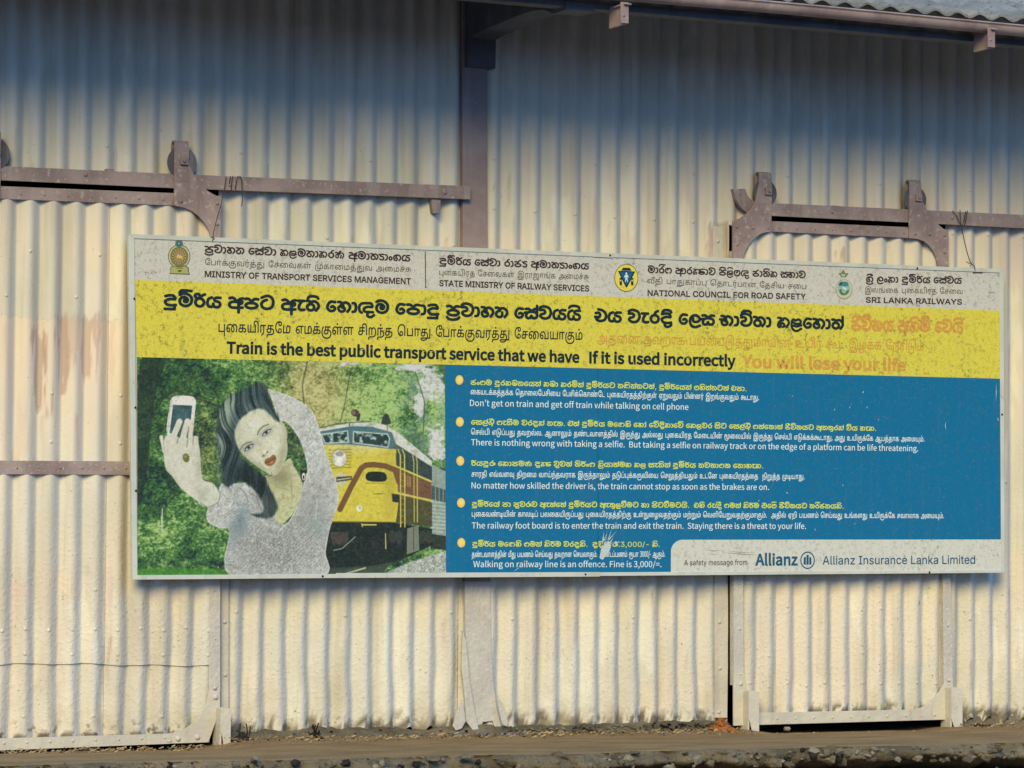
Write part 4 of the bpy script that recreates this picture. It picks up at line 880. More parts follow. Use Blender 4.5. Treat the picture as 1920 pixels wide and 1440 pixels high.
[[70,0,29,0,21,5,15,7,12,8,11,13,3,18,-3,12,-10,12,-16,11,-15,6,-22,4,-2,3,8,21,7,10,42,30,2,11,-3,6,-5,4,-12,0,-30,-19,-17,-15,-10,-16,-12,11,-15,4,-36,-6,-6,-3,-4,-5,-1,-9,7,-9,7,-2,33,5,6,-6,7,-15,-31,-10,-16,-11,-10,-12,-3,-12,3,-18,10,-12,13,-9,18,-8],[63,30,-21,6,-9,6,-3,6,6,8,18,8,27,4,18,-2,21,-6,9,-6,3,-6,-6,-8,-18,-8,-27,-4]],
[[151,-71,21,0,0,2,0,207,-21,0,0,-119,-105,-1,-2,1,0,119,-22,0,0,-137,129,-1]],
[[48,-1,12,-2,12,2,16,9,2,-8,128,0,1,138,-22,0,-1,-120,-86,0,0,119,-1,1,-20,0,0,-108,-11,-11,-14,-4,-8,1,-5,4,-6,12,-2,106,-21,0,2,-108,2,-10,6,-11,7,-6]],
[[22,0,21,0,1,2,0,128,-2,22,-4,19,-11,20,-18,14,-24,5,-26,-2,-18,-10,-12,-16,-4,-23,3,-19,4,-11,22,0,-7,19,0,18,5,14,12,9,12,3,15,-1,11,-5,8,-9,8,-17,4,-24]],
[[56,-52,2,-1,55,54,1,119,42,1,0,17,-134,0,0,-137,2,-1,20,1,0,119,48,0,0,-113,-48,-47]],
[[13,-79,2,-1,19,1,1,24,4,8,7,5,14,3,57,1,27,3,24,10,17,17,7,15,2,18,-2,16,-7,17,-10,10,-10,6,-14,4,-27,5,0,37,47,1,0,16,-2,1,-129,0,0,-62,-13,-7,-7,-7,-5,-9,-3,-10,3,-20,10,-13,14,-8,21,-5,22,1,20,7,11,9,7,12,3,14,1,24,24,-4,15,-8,8,-14,1,-19,-3,-12,-6,-9,-9,-8,-10,-5,-32,-5,-63,-2,-20,-6,-10,-9,-6,-12,-1,-12],[58,16,-15,5,-7,8,-2,14,5,10,8,6,13,4,43,1,-2,-26,-7,-14,-6,-4,-9,-4],[60,81,0,38,42,1,0,-38]],
[[49,-79,16,-1,19,2,20,4,15,7,16,-7,20,-5,19,-1,18,2,15,6,8,5,7,11,5,13,0,18,-6,18,-12,16,-15,11,4,18,2,24,-1,20,-4,15,-7,15,-8,10,-19,14,-15,4,-18,2,-18,-2,-15,-5,-12,-8,-6,-8,-3,-9,-2,-15,6,-16,12,-12,18,-6,20,2,13,7,9,12,3,9,1,12,-7,18,8,-3,14,-15,8,-21,1,-27,-4,-25,-31,6,-32,2,-31,-5,-24,-7,-10,24,-5,26,0,27,5,25,6,15,13,19,16,13,21,11,32,6,34,-2,27,-10,19,-16,13,-21,8,-33,3,-33,0,-76,21,0,0,90,-5,42,-7,19,-10,17,-12,14,-15,11,-24,11,-21,4,-34,1,-24,-3,-21,-7,-24,-13,-14,-13,-14,-20,-8,-17,-4,-16,-3,-35,6,-36,14,-34,-13,-12,-8,-12,-4,-12,-2,-18,4,-15,8,-12,12,-9],[54,-61,-13,8,-5,7,-2,9,0,9,2,11,6,9,6,6,24,-32,28,-22,-8,-4,-12,-2],[153,-61,-13,5,15,12,12,13,21,33,10,-11,6,-13,2,-15,-5,-13,-6,-6,-10,-5,-14,-1],[117,-46,-18,13,-15,15,-16,20,-4,6,2,2,23,7,31,3,30,-3,19,-6,-11,-19,-12,-17,-20,-18,-6,-4],[108,78,-8,4,-6,7,-2,11,2,9,4,6,7,5,20,5,8,-16,1,-12,-2,-7,-9,-10]],
[[74,-80,21,2,17,8,15,12,23,26,11,8,1,-1,-5,-15,0,-13,6,-12,10,-10,15,-5,18,0,15,6,10,10,4,9,1,11,0,9,-4,10,-6,9,-8,6,-19,7,-24,1,-23,-7,-16,-12,-33,-32,-11,-6,-10,-3,-17,1,-14,6,-10,12,-3,15,0,14,4,10,8,9,11,5,22,5,66,1,32,3,22,6,18,11,9,10,5,10,4,15,1,14,-2,16,-5,12,-7,11,-8,7,-10,6,-12,3,-14,2,-13,-2,-18,-9,-14,-16,-10,13,-14,8,-16,5,-21,0,-15,-2,-17,-7,-10,-7,-9,-9,-6,-10,-3,-12,0,-12,3,-12,6,-10,7,-7,11,-5,10,-2,20,2,12,5,11,12,4,14,0,15,-6,13,-10,9,-16,6,14,2,16,-2,11,-3,9,-7,5,-9,4,-12,1,-39,2,-1,20,1,2,48,5,12,9,8,15,3,16,-3,12,-8,7,-14,2,-19,-4,-17,-6,-11,-12,-9,-15,-4,-17,-3,-69,-1,-27,-3,-24,-7,-18,-14,-7,-14,-3,-15,1,-16,5,-17,9,-12,10,-9,17,-6],[191,-62,-9,4,-5,12,1,14,9,13,12,-2,9,-5,6,-6,2,-8,0,-10,-5,-8,-9,-4],[52,64,-11,6,-5,13,2,17,9,12,14,-2,10,-6,6,-7,3,-11,-1,-10,-5,-8,-9,-4]],
[[22,0,21,0,1,2,0,118,42,0,0,-84,21,0,1,26,16,8,9,2,11,-1,7,-4,5,-7,2,-8,-1,-13,-7,-20,-64,-1,0,-18,152,0,1,138,-21,0,0,-118,-1,-2,-17,0,-30,0,8,18,1,20,-4,16,-11,12,-12,5,-16,1,-12,-2,-16,-7,0,39,42,0,1,2,0,16,-129,0],[123,171,13,-1,6,4,4,4,0,14,-7,9,-13,1,-6,-3,-5,-5,0,-14,3,-5]],
[[22,0,106,0,2,2,-2,18,-83,1,-1,161,-22,0]],
[[57,0,26,0,40,154,8,-34,32,-118,1,-2,25,0,51,182,-24,0,-39,-156,-1,0,-39,154,-2,2,-25,0,-41,-159,-8,40,-31,118,-1,1,-22,0,49,-182]],
[[52,3,17,-2,15,2,18,7,15,12,9,13,5,13,3,21,-2,15,-6,16,-12,16,-12,9,-16,7,-2,3,3,9,5,6,26,15,6,6,0,12,-4,5,-6,3,-9,-1,-33,-20,-10,-14,-8,-23,-18,-8,-12,-9,-11,-14,-6,-15,-3,-21,2,-15,6,-16,14,-17,10,-8],[66,30,-15,4,-9,8,-8,15,-2,12,6,18,7,9,12,7,12,3,18,-6,9,-7,8,-15,2,-12,-6,-18,-7,-9,-15,-9],[4,171,8,-2,9,3,14,26,7,4,54,1,57,-4,9,7,2,10,-5,8,-9,3,-84,5,-33,-2,-15,-8,-10,-15,-10,-24,1,-6]],
[[116,0,7,0,7,3,23,30,10,21,2,21,-2,18,-5,18,-8,14,-7,7,-14,9,-24,6,-15,-1,-9,-4,-9,6,-9,1,-39,-16,-11,-10,-5,-9,-5,-15,-3,-18,2,-30,5,-15,10,-18,11,-12,14,-4,15,3,18,6,5,4,3,6,0,6,-3,6,-5,4,-9,1,-21,-7,-3,1,-5,7,-8,24,0,18,3,15,7,13,18,6,-10,-16,-1,-9,6,-9,11,-2,8,5,24,33,13,1,12,-4,9,-9,5,-12,2,-18,0,-12,-4,-9,-26,-36,2,-12]],
[[20,0,16,-2,9,3,6,5,5,12,4,30,6,5,6,1,6,-3,9,-18,-22,-15,-1,-9,4,-6,7,-3,6,2,18,10,9,9,2,15,-7,18,-11,15,-14,7,-9,0,-12,-2,-15,-10,-5,-13,-4,-30,-4,0,-4,3,-3,12,6,24,9,18,11,7,36,13,4,4,2,6,-5,9,2,3,18,4,9,-2,24,-13,17,-25,-17,-18,-5,-18,5,-15,7,-9,11,-8,21,-9,36,-5,36,5,18,7,15,11,8,11,2,9,1,6,-3,12,-9,12,-14,10,-18,7,-33,5,-30,-3,-1,2,7,19,9,7,30,5,51,-1,8,6,0,9,-8,7,-51,2,-30,-4,-21,-10,-5,8,-7,2,-6,-1,-18,-13,-21,11,-12,3,-23,-2,-22,-8,-24,14,-15,2,-21,-3,-5,-8,1,-6,4,-5,30,-2,11,-8,-12,-15,-12,-9,-7,-9,-10,-18,-5,-18,-2,-18,3,-12,7,-13],[195,26,-24,8,-9,5,-2,3,2,0,104,0,-8,-7,-15,-6,-30,-4],[174,66,9,4,30,4,18,-2,23,-6],[165,109,-3,5,3,4,3,-1]],
[[77,0,31,0,21,5,15,6,12,8,13,14,4,15,-1,6,-3,12,-10,12,-15,10,-15,6,-29,5,32,26,36,-4,8,2,5,6,1,6,-1,6,-5,6,-32,6,-21,-1,-15,-8,-18,-17,-3,0,-21,20,-15,6,-15,1,-27,-4,-9,-6,-2,-12,8,-8,6,-2,27,3,9,-1,29,-25,-26,-4,-21,-9,-12,-8,-9,-11,-5,-16,4,-18,13,-14,12,-8,15,-6],[69,30,-24,7,-12,11,5,9,19,10,18,3,30,0,27,-8,12,-11,-4,-9,-20,-10,-30,-4],[20,162,7,-2,6,1,5,4,13,19,27,5,27,0,24,-4,6,-4,10,-16,8,-5,6,0,6,3,4,5,1,6,-1,6,-11,18,-14,12,-27,6,-39,2,-30,-5,-18,-10,-17,-26,1,-9]],
[[68,-51,22,1,15,5,45,31,6,8,0,6,-3,5,-6,3,-6,0,-48,-32,-12,-4,-12,1,-14,6,-11,9,-8,12,-7,18,-5,21,3,33,33,-17,27,-5,18,1,21,4,11,5,9,9,6,18,-1,12,-3,9,-6,9,-10,9,-12,8,-12,4,-15,-2,-21,-14,-27,12,-12,0,-12,-8,-7,-15,-8,-9,-5,-63,2,-18,5,-18,11,-21,12,-15,18,-12],[80,12,25,4,48,19,5,7,-1,9,-4,4,-9,1,-42,-16,-18,-4,-12,2,-27,10,-9,-2,-4,-4,-2,-6,4,-9,30,-12],[78,75,-15,5,-30,16,6,14,21,-10,12,-2,12,3,21,13,12,-6,9,-9,1,-12,-3,-6,-4,-3,-18,-4],[16,165,8,-3,6,2,15,21,12,5,15,2,24,-1,21,-5,5,-3,10,-17,6,-4,10,3,4,9,-11,24,-12,10,-27,6,-33,2,-27,-6,-15,-9,-14,-24,0,-6]],
[[65,-6,31,1,24,9,24,20,14,24,3,12,1,18,-8,33,-11,24,-8,8,-12,6,-24,3,-12,-4,-6,-5,-7,7,-8,2,-27,-7,-21,-10,-11,-18,-6,-21,-1,-21,1,-18,8,-24,9,-15,12,-12,18,-9],[60,24,-9,2,-8,7,-8,12,-5,12,-2,27,7,27,10,6,27,8,2,-2,-2,-21,-3,-3,-17,-6,-6,-9,0,-6,3,-6,5,-4,9,-1,21,7,11,10,4,9,5,30,13,-3,8,-12,7,-24,1,-21,-5,-12,-11,-14,-15,-11,-18,-4]],
[[146,-63,16,2,15,7,27,24,4,6,0,6,-7,9,-9,1,-36,-28,-15,0,-9,4,-5,5,0,30,2,1,57,1,9,7,1,6,-1,6,-6,6,-6,1,-84,1,-12,5,-4,5,-1,6,2,6,8,9,19,11,18,2,42,-4,9,4,3,5,1,9,5,6,1,6,-12,30,-7,9,-9,6,-21,4,-78,-3,-15,-2,-12,-5,-18,-15,-12,-18,-6,-18,-1,-24,3,-27,8,-21,8,-10,24,-15,6,0,6,3,4,10,-4,10,-21,14,-5,15,-3,21,1,18,4,12,9,14,12,9,18,3,72,3,9,-2,6,-6,6,-17,-42,2,-24,-6,-15,-8,-14,-13,-9,-12,-3,-12,2,-15,9,-15,12,-9,21,-6,2,-3,-1,-30,2,-9,6,-9,15,-12]],
[[53,0,22,1,15,7,13,10,7,9,5,12,3,18,-2,12,-5,13,-11,14,-18,12,2,8,6,3,15,3,12,-5,17,-15,8,-15,2,-15,-3,-12,-29,-42,0,-9,4,-6,10,-4,9,3,29,40,6,15,2,12,0,15,-4,15,-5,12,-9,12,-25,20,-15,6,-15,1,-18,-4,-15,-7,-18,12,-15,3,-24,0,-9,-7,-2,-12,8,-9,27,0,10,-6,-11,-15,-12,-9,-11,-14,-5,-13,-2,-12,3,-18,5,-12,11,-13,12,-8],[51,30,-11,6,-5,6,-4,12,1,9,7,11,6,5,15,4,9,-1,11,-7,5,-6,4,-12,-1,-9,-7,-12,-6,-4,-15,-4],[18,162,9,-2,6,2,16,21,26,6,27,0,24,-5,5,-4,9,-15,7,-5,12,2,5,6,1,6,-1,6,-11,18,-12,10,-27,8,-39,2,-30,-6,-18,-10,-15,-25,1,-9]],
[[38,-3,13,-1,15,2,10,5,8,7,18,-10,27,-2,18,4,12,9,11,16,5,15,1,18,-4,15,-10,17,-12,10,-33,12,15,11,33,-3,6,2,6,5,2,6,-1,6,-4,6,-6,3,-21,3,-21,0,-14,-6,-25,-21,-21,20,-15,7,-15,1,-27,-4,-7,-3,-4,-6,0,-6,2,-6,6,-5,6,-2,33,3,6,-3,9,-11,-18,-7,-45,-6,-6,-3,-5,-8,1,-9,4,-5,6,-3,11,-1,-6,-24,2,-12,6,-15,11,-13],[39,27,-6,9,-2,9,11,28,3,3,30,10,21,1,30,-5,12,-7,8,-12,2,-9,-2,-9,-5,-11,-6,-6,-12,-2,-12,1,-12,25,-6,5,-9,2,-12,-7,-12,-26,-12,-1]],
[[39,0,18,-2,18,4,15,8,12,15,4,20,-4,21,-4,6,-8,6,-18,3,9,1,8,11,-1,9,-6,6,2,8,18,6,9,-2,14,-9,10,-9,6,-12,3,-15,-3,-15,-27,-39,-2,-6,2,-9,8,-6,10,0,6,6,26,36,6,15,2,15,-2,18,-5,17,-8,13,-16,15,-18,11,-15,4,-21,-2,-21,-9,-18,12,-12,3,-27,0,-9,-7,-2,-9,5,-10,9,-3,24,0,7,-5,-1,-3,-12,-16,-9,3,-33,-1,-7,-7,-1,-9,3,-6,5,-4,18,-2,-4,-9,-1,-12,5,-24,14,-21],[51,27,-9,2,-5,4,-5,9,-3,12,1,6,6,8,12,8,-2,-10,3,-9,8,-5,18,0,3,-7,-3,-9,-6,-6,-6,-2]],
[[62,-3,20,3,9,6,7,8,7,18,-1,24,-9,14,-16,10,-23,1,-21,-8,1,7,8,18,11,13,16,9,18,3,18,-3,14,-6,10,-11,6,-11,3,-17,0,-19,-3,-20,-9,-21,2,-15,108,0,1,138,-21,0,-1,-23,-18,5,-12,6,-8,9,-5,13,0,14,2,10,6,10,8,6,9,4,-2,-21,3,-9,6,-6,8,-5,9,-2,10,0,11,2,12,9,5,12,-1,17,-7,11,-12,7,-15,3,-20,0,-16,-4,-14,-6,-9,-8,-7,-11,-5,-13,-1,-12,2,-15,4,-11,7,-10,9,-8,12,-7,29,-7,0,-80,-66,0,11,34,1,18,-2,17,-4,15,-7,14,-8,8,-12,9,-24,7,-30,0,-23,-8,-19,-14,-12,-19,-6,-18,-2,-21,3,-24,6,-17,11,-12,13,-8],[56,15,-9,4,-6,7,-5,12,-2,14,16,10,18,2,8,-4,6,-8,3,-8,-1,-14,-4,-8,-6,-5,-9,-3],[223,165,-6,4,-3,7,0,10,4,9,18,-4,5,-3,3,-6,0,-8,-5,-7,-7,-3]],
[[22,0,150,0,0,138,-21,0,-1,-120,-106,0,0,120,-22,0],[90,171,13,-1,6,4,3,4,1,14,-3,6,-6,4,-7,1,-6,-1,-9,-8,0,-14,3,-6]],
[[84,-2,16,-1,16,2,14,5,8,6,8,11,4,11,0,16,-3,15,-10,14,-15,8,-19,2,-18,-5,-12,-8,-7,-14,-2,-18,4,-18,-16,15,-11,21,-5,26,1,31,4,17,6,14,17,22,22,15,17,5,15,2,18,-2,16,-5,12,-10,8,-13,6,-20,3,-25,1,-115,0,-2,20,0,1,2,0,112,-5,42,-6,16,-11,16,-12,10,-17,8,-18,4,-22,0,-23,-4,-16,-6,-18,-12,-14,-12,-13,-20,-8,-18,-4,-20,-2,-28,2,-18,7,-22,11,-20,14,-15,17,-11],[95,15,-3,0,-2,3,-5,14,-1,12,2,12,5,7,7,5,9,1,9,-1,9,-6,5,-10,0,-13,-2,-11,-4,-6,-8,-5,-9,-2]],
[[22,0,146,0,1,16,-1,2,-124,0,0,120,-20,0,-2,0]],
[[62,-3,18,3,13,8,9,13,4,19,-5,22,-6,8,-10,8,-12,4,-12,0,-11,-2,-14,-6,2,8,7,16,8,8,9,8,17,6,21,3,28,-3,21,-8,-13,-18,-8,-18,-3,-19,0,-21,5,-18,9,-12,12,-7,15,-2,15,3,13,8,8,12,4,16,0,20,-5,22,-10,20,-13,14,25,7,36,1,1,-118,1,-2,20,0,1,120,42,1,0,17,-99,-1,-23,-4,-18,-9,-18,10,-16,5,-18,2,-20,0,-21,-3,-22,-10,-15,-12,-13,-20,-6,-26,0,-25,6,-21,9,-14,13,-9],[56,15,-9,4,-6,7,-5,10,-2,16,16,10,18,2,8,-4,6,-8,3,-8,-1,-14,-4,-8,-6,-6,-9,-2],[160,15,-6,3,-5,8,-3,10,-1,15,5,29,13,22,10,-14,7,-13,4,-15,1,-16,-3,-16,-4,-8,-8,-5]],
[[76,-2,26,0,22,4,18,12,9,8,7,12,5,14,1,14,-1,120,-21,0,-1,-2,0,-117,-4,-18,-7,-12,-10,-8,-11,-5,-17,-2,-14,2,-11,5,-11,8,-7,12,-4,18,0,119,-23,0,0,-120,3,-20,6,-14,13,-14,12,-9]],
[[22,0,68,0,19,4,24,12,18,19,8,16,5,19,2,22,-2,20,-5,20,-7,15,-12,13,-13,11,-17,7,-19,4,-69,0],[46,20,-1,140,43,1,21,-5,11,-6,10,-10,6,-11,4,-13,3,-16,0,-18,-3,-14,-4,-14,-12,-18,-16,-10,-22,-5]],
[[68,-60,40,2,36,10,12,9,15,19,3,8,-2,6,-7,7,-9,1,-6,-4,-13,-16,-8,-6,-27,-6,-24,-2,-18,2,-18,5,-6,4,-17,21,-7,2,-6,-1,-7,-7,-1,-9,19,-27,19,-11],[40,0,23,-2,18,6,17,20,6,21,-4,18,-13,18,-12,8,-12,0,-23,-17,-3,-6,0,-6,5,-8,9,-3,6,1,12,8,6,-10,0,-6,-5,-9,-7,-7,-12,0,-11,7,-10,21,0,24,6,24,12,10,2,-1,0,-12,4,-5,6,-3,9,0,27,26,9,7,16,-7,17,-17,5,-16,0,-21,-5,-12,-26,-33,0,-9,5,-7,9,-3,9,3,25,31,7,12,4,15,1,18,-1,15,-10,24,-10,12,-13,11,-24,11,-12,1,-18,-6,-6,5,-9,1,-39,-17,-15,-13,-7,-14,-5,-18,-3,-24,2,-15,5,-18,9,-15,8,-10],[18,162,9,-2,6,2,16,21,26,6,15,1,3,-10,6,-8,15,-8,15,0,9,3,6,-5,9,-2,9,5,3,9,-1,6,-15,27,-11,10,-15,4,-18,-4,-30,1,-30,-6,-18,-10,-15,-25,1,-9]],
[[62,-42,25,-2,18,3,48,22,5,4,3,6,0,6,-3,6,-5,4,-6,1,-51,-22,-12,-2,-15,2,-19,8,-7,9,-6,12,-6,21,-2,18,4,21,9,22,0,-34,2,-12,8,-12,14,-8,27,-3,29,5,19,10,13,17,4,15,2,12,-2,12,-4,9,-9,12,-13,12,-15,10,-18,7,-18,1,-12,-2,-18,-6,-15,-9,-9,-8,-10,-14,-9,-18,-5,-20,-2,-19,1,-18,5,-21,8,-21,9,-14,9,-9,12,-7],[81,57,-9,3,-1,30,-3,9,-8,5,-15,-2,9,9,12,6,15,4,12,0,15,-7,15,-12,7,-12,0,-9,-4,-12,-9,-7,-18,-5]],
[[62,-3,20,3,9,6,7,8,7,18,-1,24,-9,14,-16,10,-23,1,-21,-7,5,18,10,15,14,10,18,5,15,0,11,-2,10,-6,6,-8,7,-20,2,-38,4,-16,7,-16,8,-9,17,-8,21,-2,18,4,14,9,7,11,6,17,3,22,-2,21,-4,18,-7,18,-20,32,-20,-13,15,-20,10,-20,5,-24,0,-24,-2,-12,-5,-10,-7,-6,-10,-4,-10,0,-8,2,-7,4,-6,8,-4,15,-3,39,-3,20,-9,16,-13,12,-9,5,-15,3,-27,0,-22,-6,-11,-6,-10,-10,-11,-16,-7,-20,-2,-22,3,-24,6,-17,11,-13,13,-7],[56,15,-9,4,-6,7,-5,10,-2,16,16,10,18,2,8,-4,6,-8,3,-8,-1,-14,-4,-8,-6,-6,-9,-2]],
[[22,0,22,0,1,58,27,29,61,-86,27,-1,-72,104,72,78,-30,-1,-62,-66,-22,-27,-1,94,-23,0]],
[[77,0,31,0,21,5,15,6,12,8,13,14,4,15,-1,6,-3,12,-10,12,-15,10,-15,6,-29,5,32,26,36,-4,8,2,5,6,1,6,-1,6,-5,6,-32,6,-21,-1,-15,-8,-18,-17,-3,0,-21,20,-15,6,-15,1,-27,-4,-9,-6,-2,-12,8,-8,6,-2,27,3,9,-1,29,-25,-26,-4,-21,-9,-12,-8,-9,-11,-5,-16,4,-18,13,-14,12,-8,15,-6],[69,30,-24,7,-12,11,5,9,19,10,18,3,30,0,27,-8,12,-11,-4,-9,-20,-10,-30,-4]],
[[72,0,18,0,21,3,18,6,15,9,10,9,7,12,7,15,6,21,2,21,-1,21,-7,27,-8,18,-10,14,-9,8,-15,9,-18,5,-27,2,-18,-4,-49,-25,-7,-9,0,-6,3,-6,5,-4,6,-1,54,25,9,2,18,-2,12,-3,13,-8,8,-11,6,-13,5,-15,2,-18,-2,-21,-5,-18,-6,-13,-7,-8,-11,-7,-12,-4,-24,-3,-12,2,-15,5,-12,10,-8,21,0,9,3,9,13,18,9,6,28,10,7,5,2,6,0,6,-6,9,-6,2,-6,0,-39,-16,-15,-14,-12,-18,-6,-14,-1,-15,3,-18,8,-18,11,-14,12,-8,15,-7]],
[[56,0,16,0,9,2,18,8,5,8,-2,10,-9,7,-6,0,-18,-7,-24,4,-4,4,-3,12,4,21,15,33,18,20,15,0,6,4,4,6,0,9,-4,7,-9,3,-82,-1,-8,-6,-2,-6,1,-6,4,-6,6,-4,24,0,4,-2,-14,-27,-9,-27,-1,-18,2,-18,6,-12,9,-9,12,-5]],
[[120,-3,27,3,15,9,14,21,4,12,0,12,-7,21,-14,17,-15,7,-27,5,-6,5,0,5,5,6,7,3,51,1,8,8,-2,12,-6,6,-6,1,-36,1,-18,-2,-18,-10,-12,-17,-2,-18,4,-9,6,-9,16,-9,33,-8,9,-12,2,-10,-5,-13,-8,-8,-10,-2,-16,2,-9,6,-5,9,-1,21,-5,6,-6,2,-9,-2,-6,-6,-2,-24,-4,-6,-15,-5,-13,5,-6,15,-3,21,1,15,6,18,9,12,30,12,5,6,2,6,-4,10,-9,4,-6,0,-33,-14,-11,-9,-8,-12,-9,-33,-2,-15,2,-21,4,-15,6,-13,12,-13,18,-7,21,0,21,10,18,-10],[20,162,7,-2,9,3,12,17,6,4,27,5,27,0,24,-5,6,-4,10,-15,8,-5,6,0,6,3,5,11,-1,6,-12,18,-13,11,-30,7,-39,2,-30,-6,-18,-9,-16,-26,0,-9]],
[[55,0,17,-1,24,5,18,6,17,11,12,15,7,18,5,21,1,21,-4,18,-8,18,-12,16,-15,14,-24,14,-51,12,-8,-2,-5,-6,-1,-9,3,-6,8,-5,39,-8,16,-8,14,-12,11,-15,6,-12,3,-12,-4,-30,-7,-15,-6,-7,-15,-8,-15,-4,-15,-1,-15,2,-14,6,-6,6,29,11,7,7,13,30,-1,12,-5,15,-14,18,-15,6,-12,0,-27,-7,-8,-5,-3,-6,0,-6,7,-9,10,-2,30,7,6,-8,4,-12,-5,-6,-8,-5,-45,0,-7,-7,0,-12,7,-7,10,-2,-2,-9,2,-12,11,-16,18,-11]],
[[73,-51,11,-2,12,0,30,10,16,13,11,14,2,7,-1,6,-4,5,-6,3,-6,0,-6,-3,-15,-17,-6,-3,-21,-7,-12,3,-8,7,-1,16,30,0,42,7,7,4,4,6,-2,12,-6,6,-6,1,-45,-8,-39,5,-9,3,-6,5,-9,18,-1,3,10,8,27,13,18,2,45,-4,6,2,5,6,6,15,0,6,-14,30,-12,13,-15,6,-18,2,-27,-1,-21,-4,-2,2,11,16,18,5,21,0,30,-5,12,-19,6,-4,9,-1,6,3,4,8,0,6,-9,18,-7,9,-18,9,-27,5,-24,0,-18,-3,-15,-5,-9,-6,-7,-9,-10,-18,2,-9,6,-9,-11,-6,-3,-9,1,-6,4,-5,9,-3,39,11,39,0,9,-3,9,-15,-3,-2,-39,2,-24,-6,-18,-9,-17,-12,-8,-9,-4,-9,1,-15,10,-23,11,-13,17,-12,0,-21,6,-15,11,-12]],
[[58,0,20,-1,18,2,18,5,12,6,12,10,9,11,9,16,8,20,3,21,-2,30,-10,30,-13,18,-19,12,-21,8,-33,7,-25,0,4,7,15,4,21,2,21,-2,19,-5,14,-21,6,-2,9,2,5,6,2,6,-10,21,-9,11,-18,8,-21,3,-24,1,-24,-3,-18,-5,-12,-10,-12,-20,-1,-9,5,-9,-13,-7,-5,-8,0,-6,3,-6,5,-4,6,-1,42,19,15,-1,24,-4,18,-8,9,-5,7,-8,6,-12,5,-21,1,-18,-5,-21,-8,-15,-11,-15,-10,-6,-15,-5,-21,-1,-21,7,-12,8,-5,6,5,10,33,8,9,6,8,9,5,9,3,12,-2,12,-6,12,-14,14,-15,6,-48,-3,-9,-7,-2,-10,3,-6,5,-4,6,-1,42,2,6,-3,4,-6,1,-6,-7,-9,-28,-7,-12,-6,-11,-14,-4,-15,2,-15,12,-15,19,-13]],
[[53,0,22,1,15,7,13,10,7,9,5,12,3,18,-2,12,-5,13,-11,14,-18,12,2,8,6,3,15,3,12,-5,17,-15,8,-15,2,-15,-3,-12,-29,-42,0,-9,4,-6,10,-4,9,3,29,40,6,15,2,21,-2,15,0,90,-2,7,-6,6,-12,0,-7,-7,-2,-54,-18,11,-15,4,-21,-2,-21,-9,-18,12,-12,3,-27,0,-9,-7,-2,-12,8,-9,27,0,10,-6,-11,-15,-12,-9,-11,-14,-5,-13,-2,-12,3,-18,5,-12,11,-13,12,-8],[51,30,-11,6,-5,6,-4,12,1,9,7,11,6,5,15,4,9,-1,11,-7,5,-6,4,-12,-1,-9,-7,-12,-6,-4,-15,-4]],
[[70,0,29,0,18,4,15,6,16,11,11,15,2,12,-2,12,-11,15,-16,11,-15,6,-22,4,-2,3,8,21,7,10,39,27,9,7,4,7,-2,9,-14,27,-6,7,-12,6,-12,1,-12,-4,-33,1,-27,-6,-17,-11,-14,-24,0,-6,4,-7,6,-4,6,0,9,5,12,19,15,4,21,2,2,-1,7,-15,13,-9,-19,-16,-12,-18,-12,11,-15,4,-39,-7,-5,-4,-3,-6,2,-11,9,-6,36,5,8,-9,5,-12,-31,-10,-16,-11,-10,-12,-3,-12,3,-18,10,-12,13,-9,18,-8],[63,30,-21,6,-9,6,-3,6,6,8,18,8,27,4,18,-2,21,-6,9,-6,3,-6,-6,-8,-18,-8,-27,-4]],
[[39,0,18,-2,18,4,15,8,12,15,4,20,-4,21,-4,6,-8,6,-18,3,9,1,8,11,-1,9,-6,6,2,8,18,6,9,-2,14,-9,10,-9,6,-12,3,-15,-3,-15,-27,-39,-2,-6,2,-9,8,-6,10,0,6,6,26,36,6,15,2,15,-2,18,-5,17,-8,13,-16,15,-18,11,-15,4,-21,-2,-21,-9,-18,12,-12,3,-27,0,-9,-7,-2,-9,5,-10,9,-3,21,1,10,-6,-13,-20,-20,-19,-6,-12,-3,-12,2,-18,10,-21,11,-12],[51,27,-9,2,-5,4,-5,9,-3,12,1,6,6,8,12,8,-2,-10,3,-9,8,-5,18,0,3,-7,-3,-9,-6,-6,-6,-2],[18,162,9,-2,6,2,16,21,26,6,27,0,24,-5,5,-4,9,-15,7,-5,12,2,5,6,1,6,-1,6,-11,18,-12,10,-27,8,-39,2,-30,-6,-18,-10,-15,-25,1,-9]],
[[73,0,17,0,18,4,15,6,15,10,9,8,9,13,12,33,2,22,-3,27,-9,21,-14,18,-24,17,-27,12,-21,3,-29,-2,5,8,9,4,21,4,24,-1,26,-6,16,-21,6,-2,8,2,6,6,1,9,-12,21,-12,10,-21,7,-21,3,-24,0,-21,-3,-18,-7,-12,-10,-11,-18,-1,-9,6,-9,-14,-12,-3,-6,0,-6,3,-6,5,-4,6,-1,6,1,27,16,18,3,18,-1,15,-6,18,-11,12,-11,7,-10,4,-12,2,-18,-2,-18,-6,-18,-8,-12,-9,-8,-12,-7,-18,-5,-24,4,-23,13,-10,18,0,21,6,16,12,13,15,4,15,-3,-12,-2,-6,-6,-8,-22,0,-12,6,-9,14,-9,15,-3,12,2,9,7,7,9,6,12,3,12,-2,15,-14,18,-12,10,-12,6,-15,4,-18,-2,-15,-5,-9,-6,-12,-13,-7,-12,-6,-15,-2,-21,4,-18,8,-20,12,-13,14,-9,19,-8],[84,80,-2,1,0,3,4,12,-1,9,2,2,9,-11,-6,-13,-3,-3]],
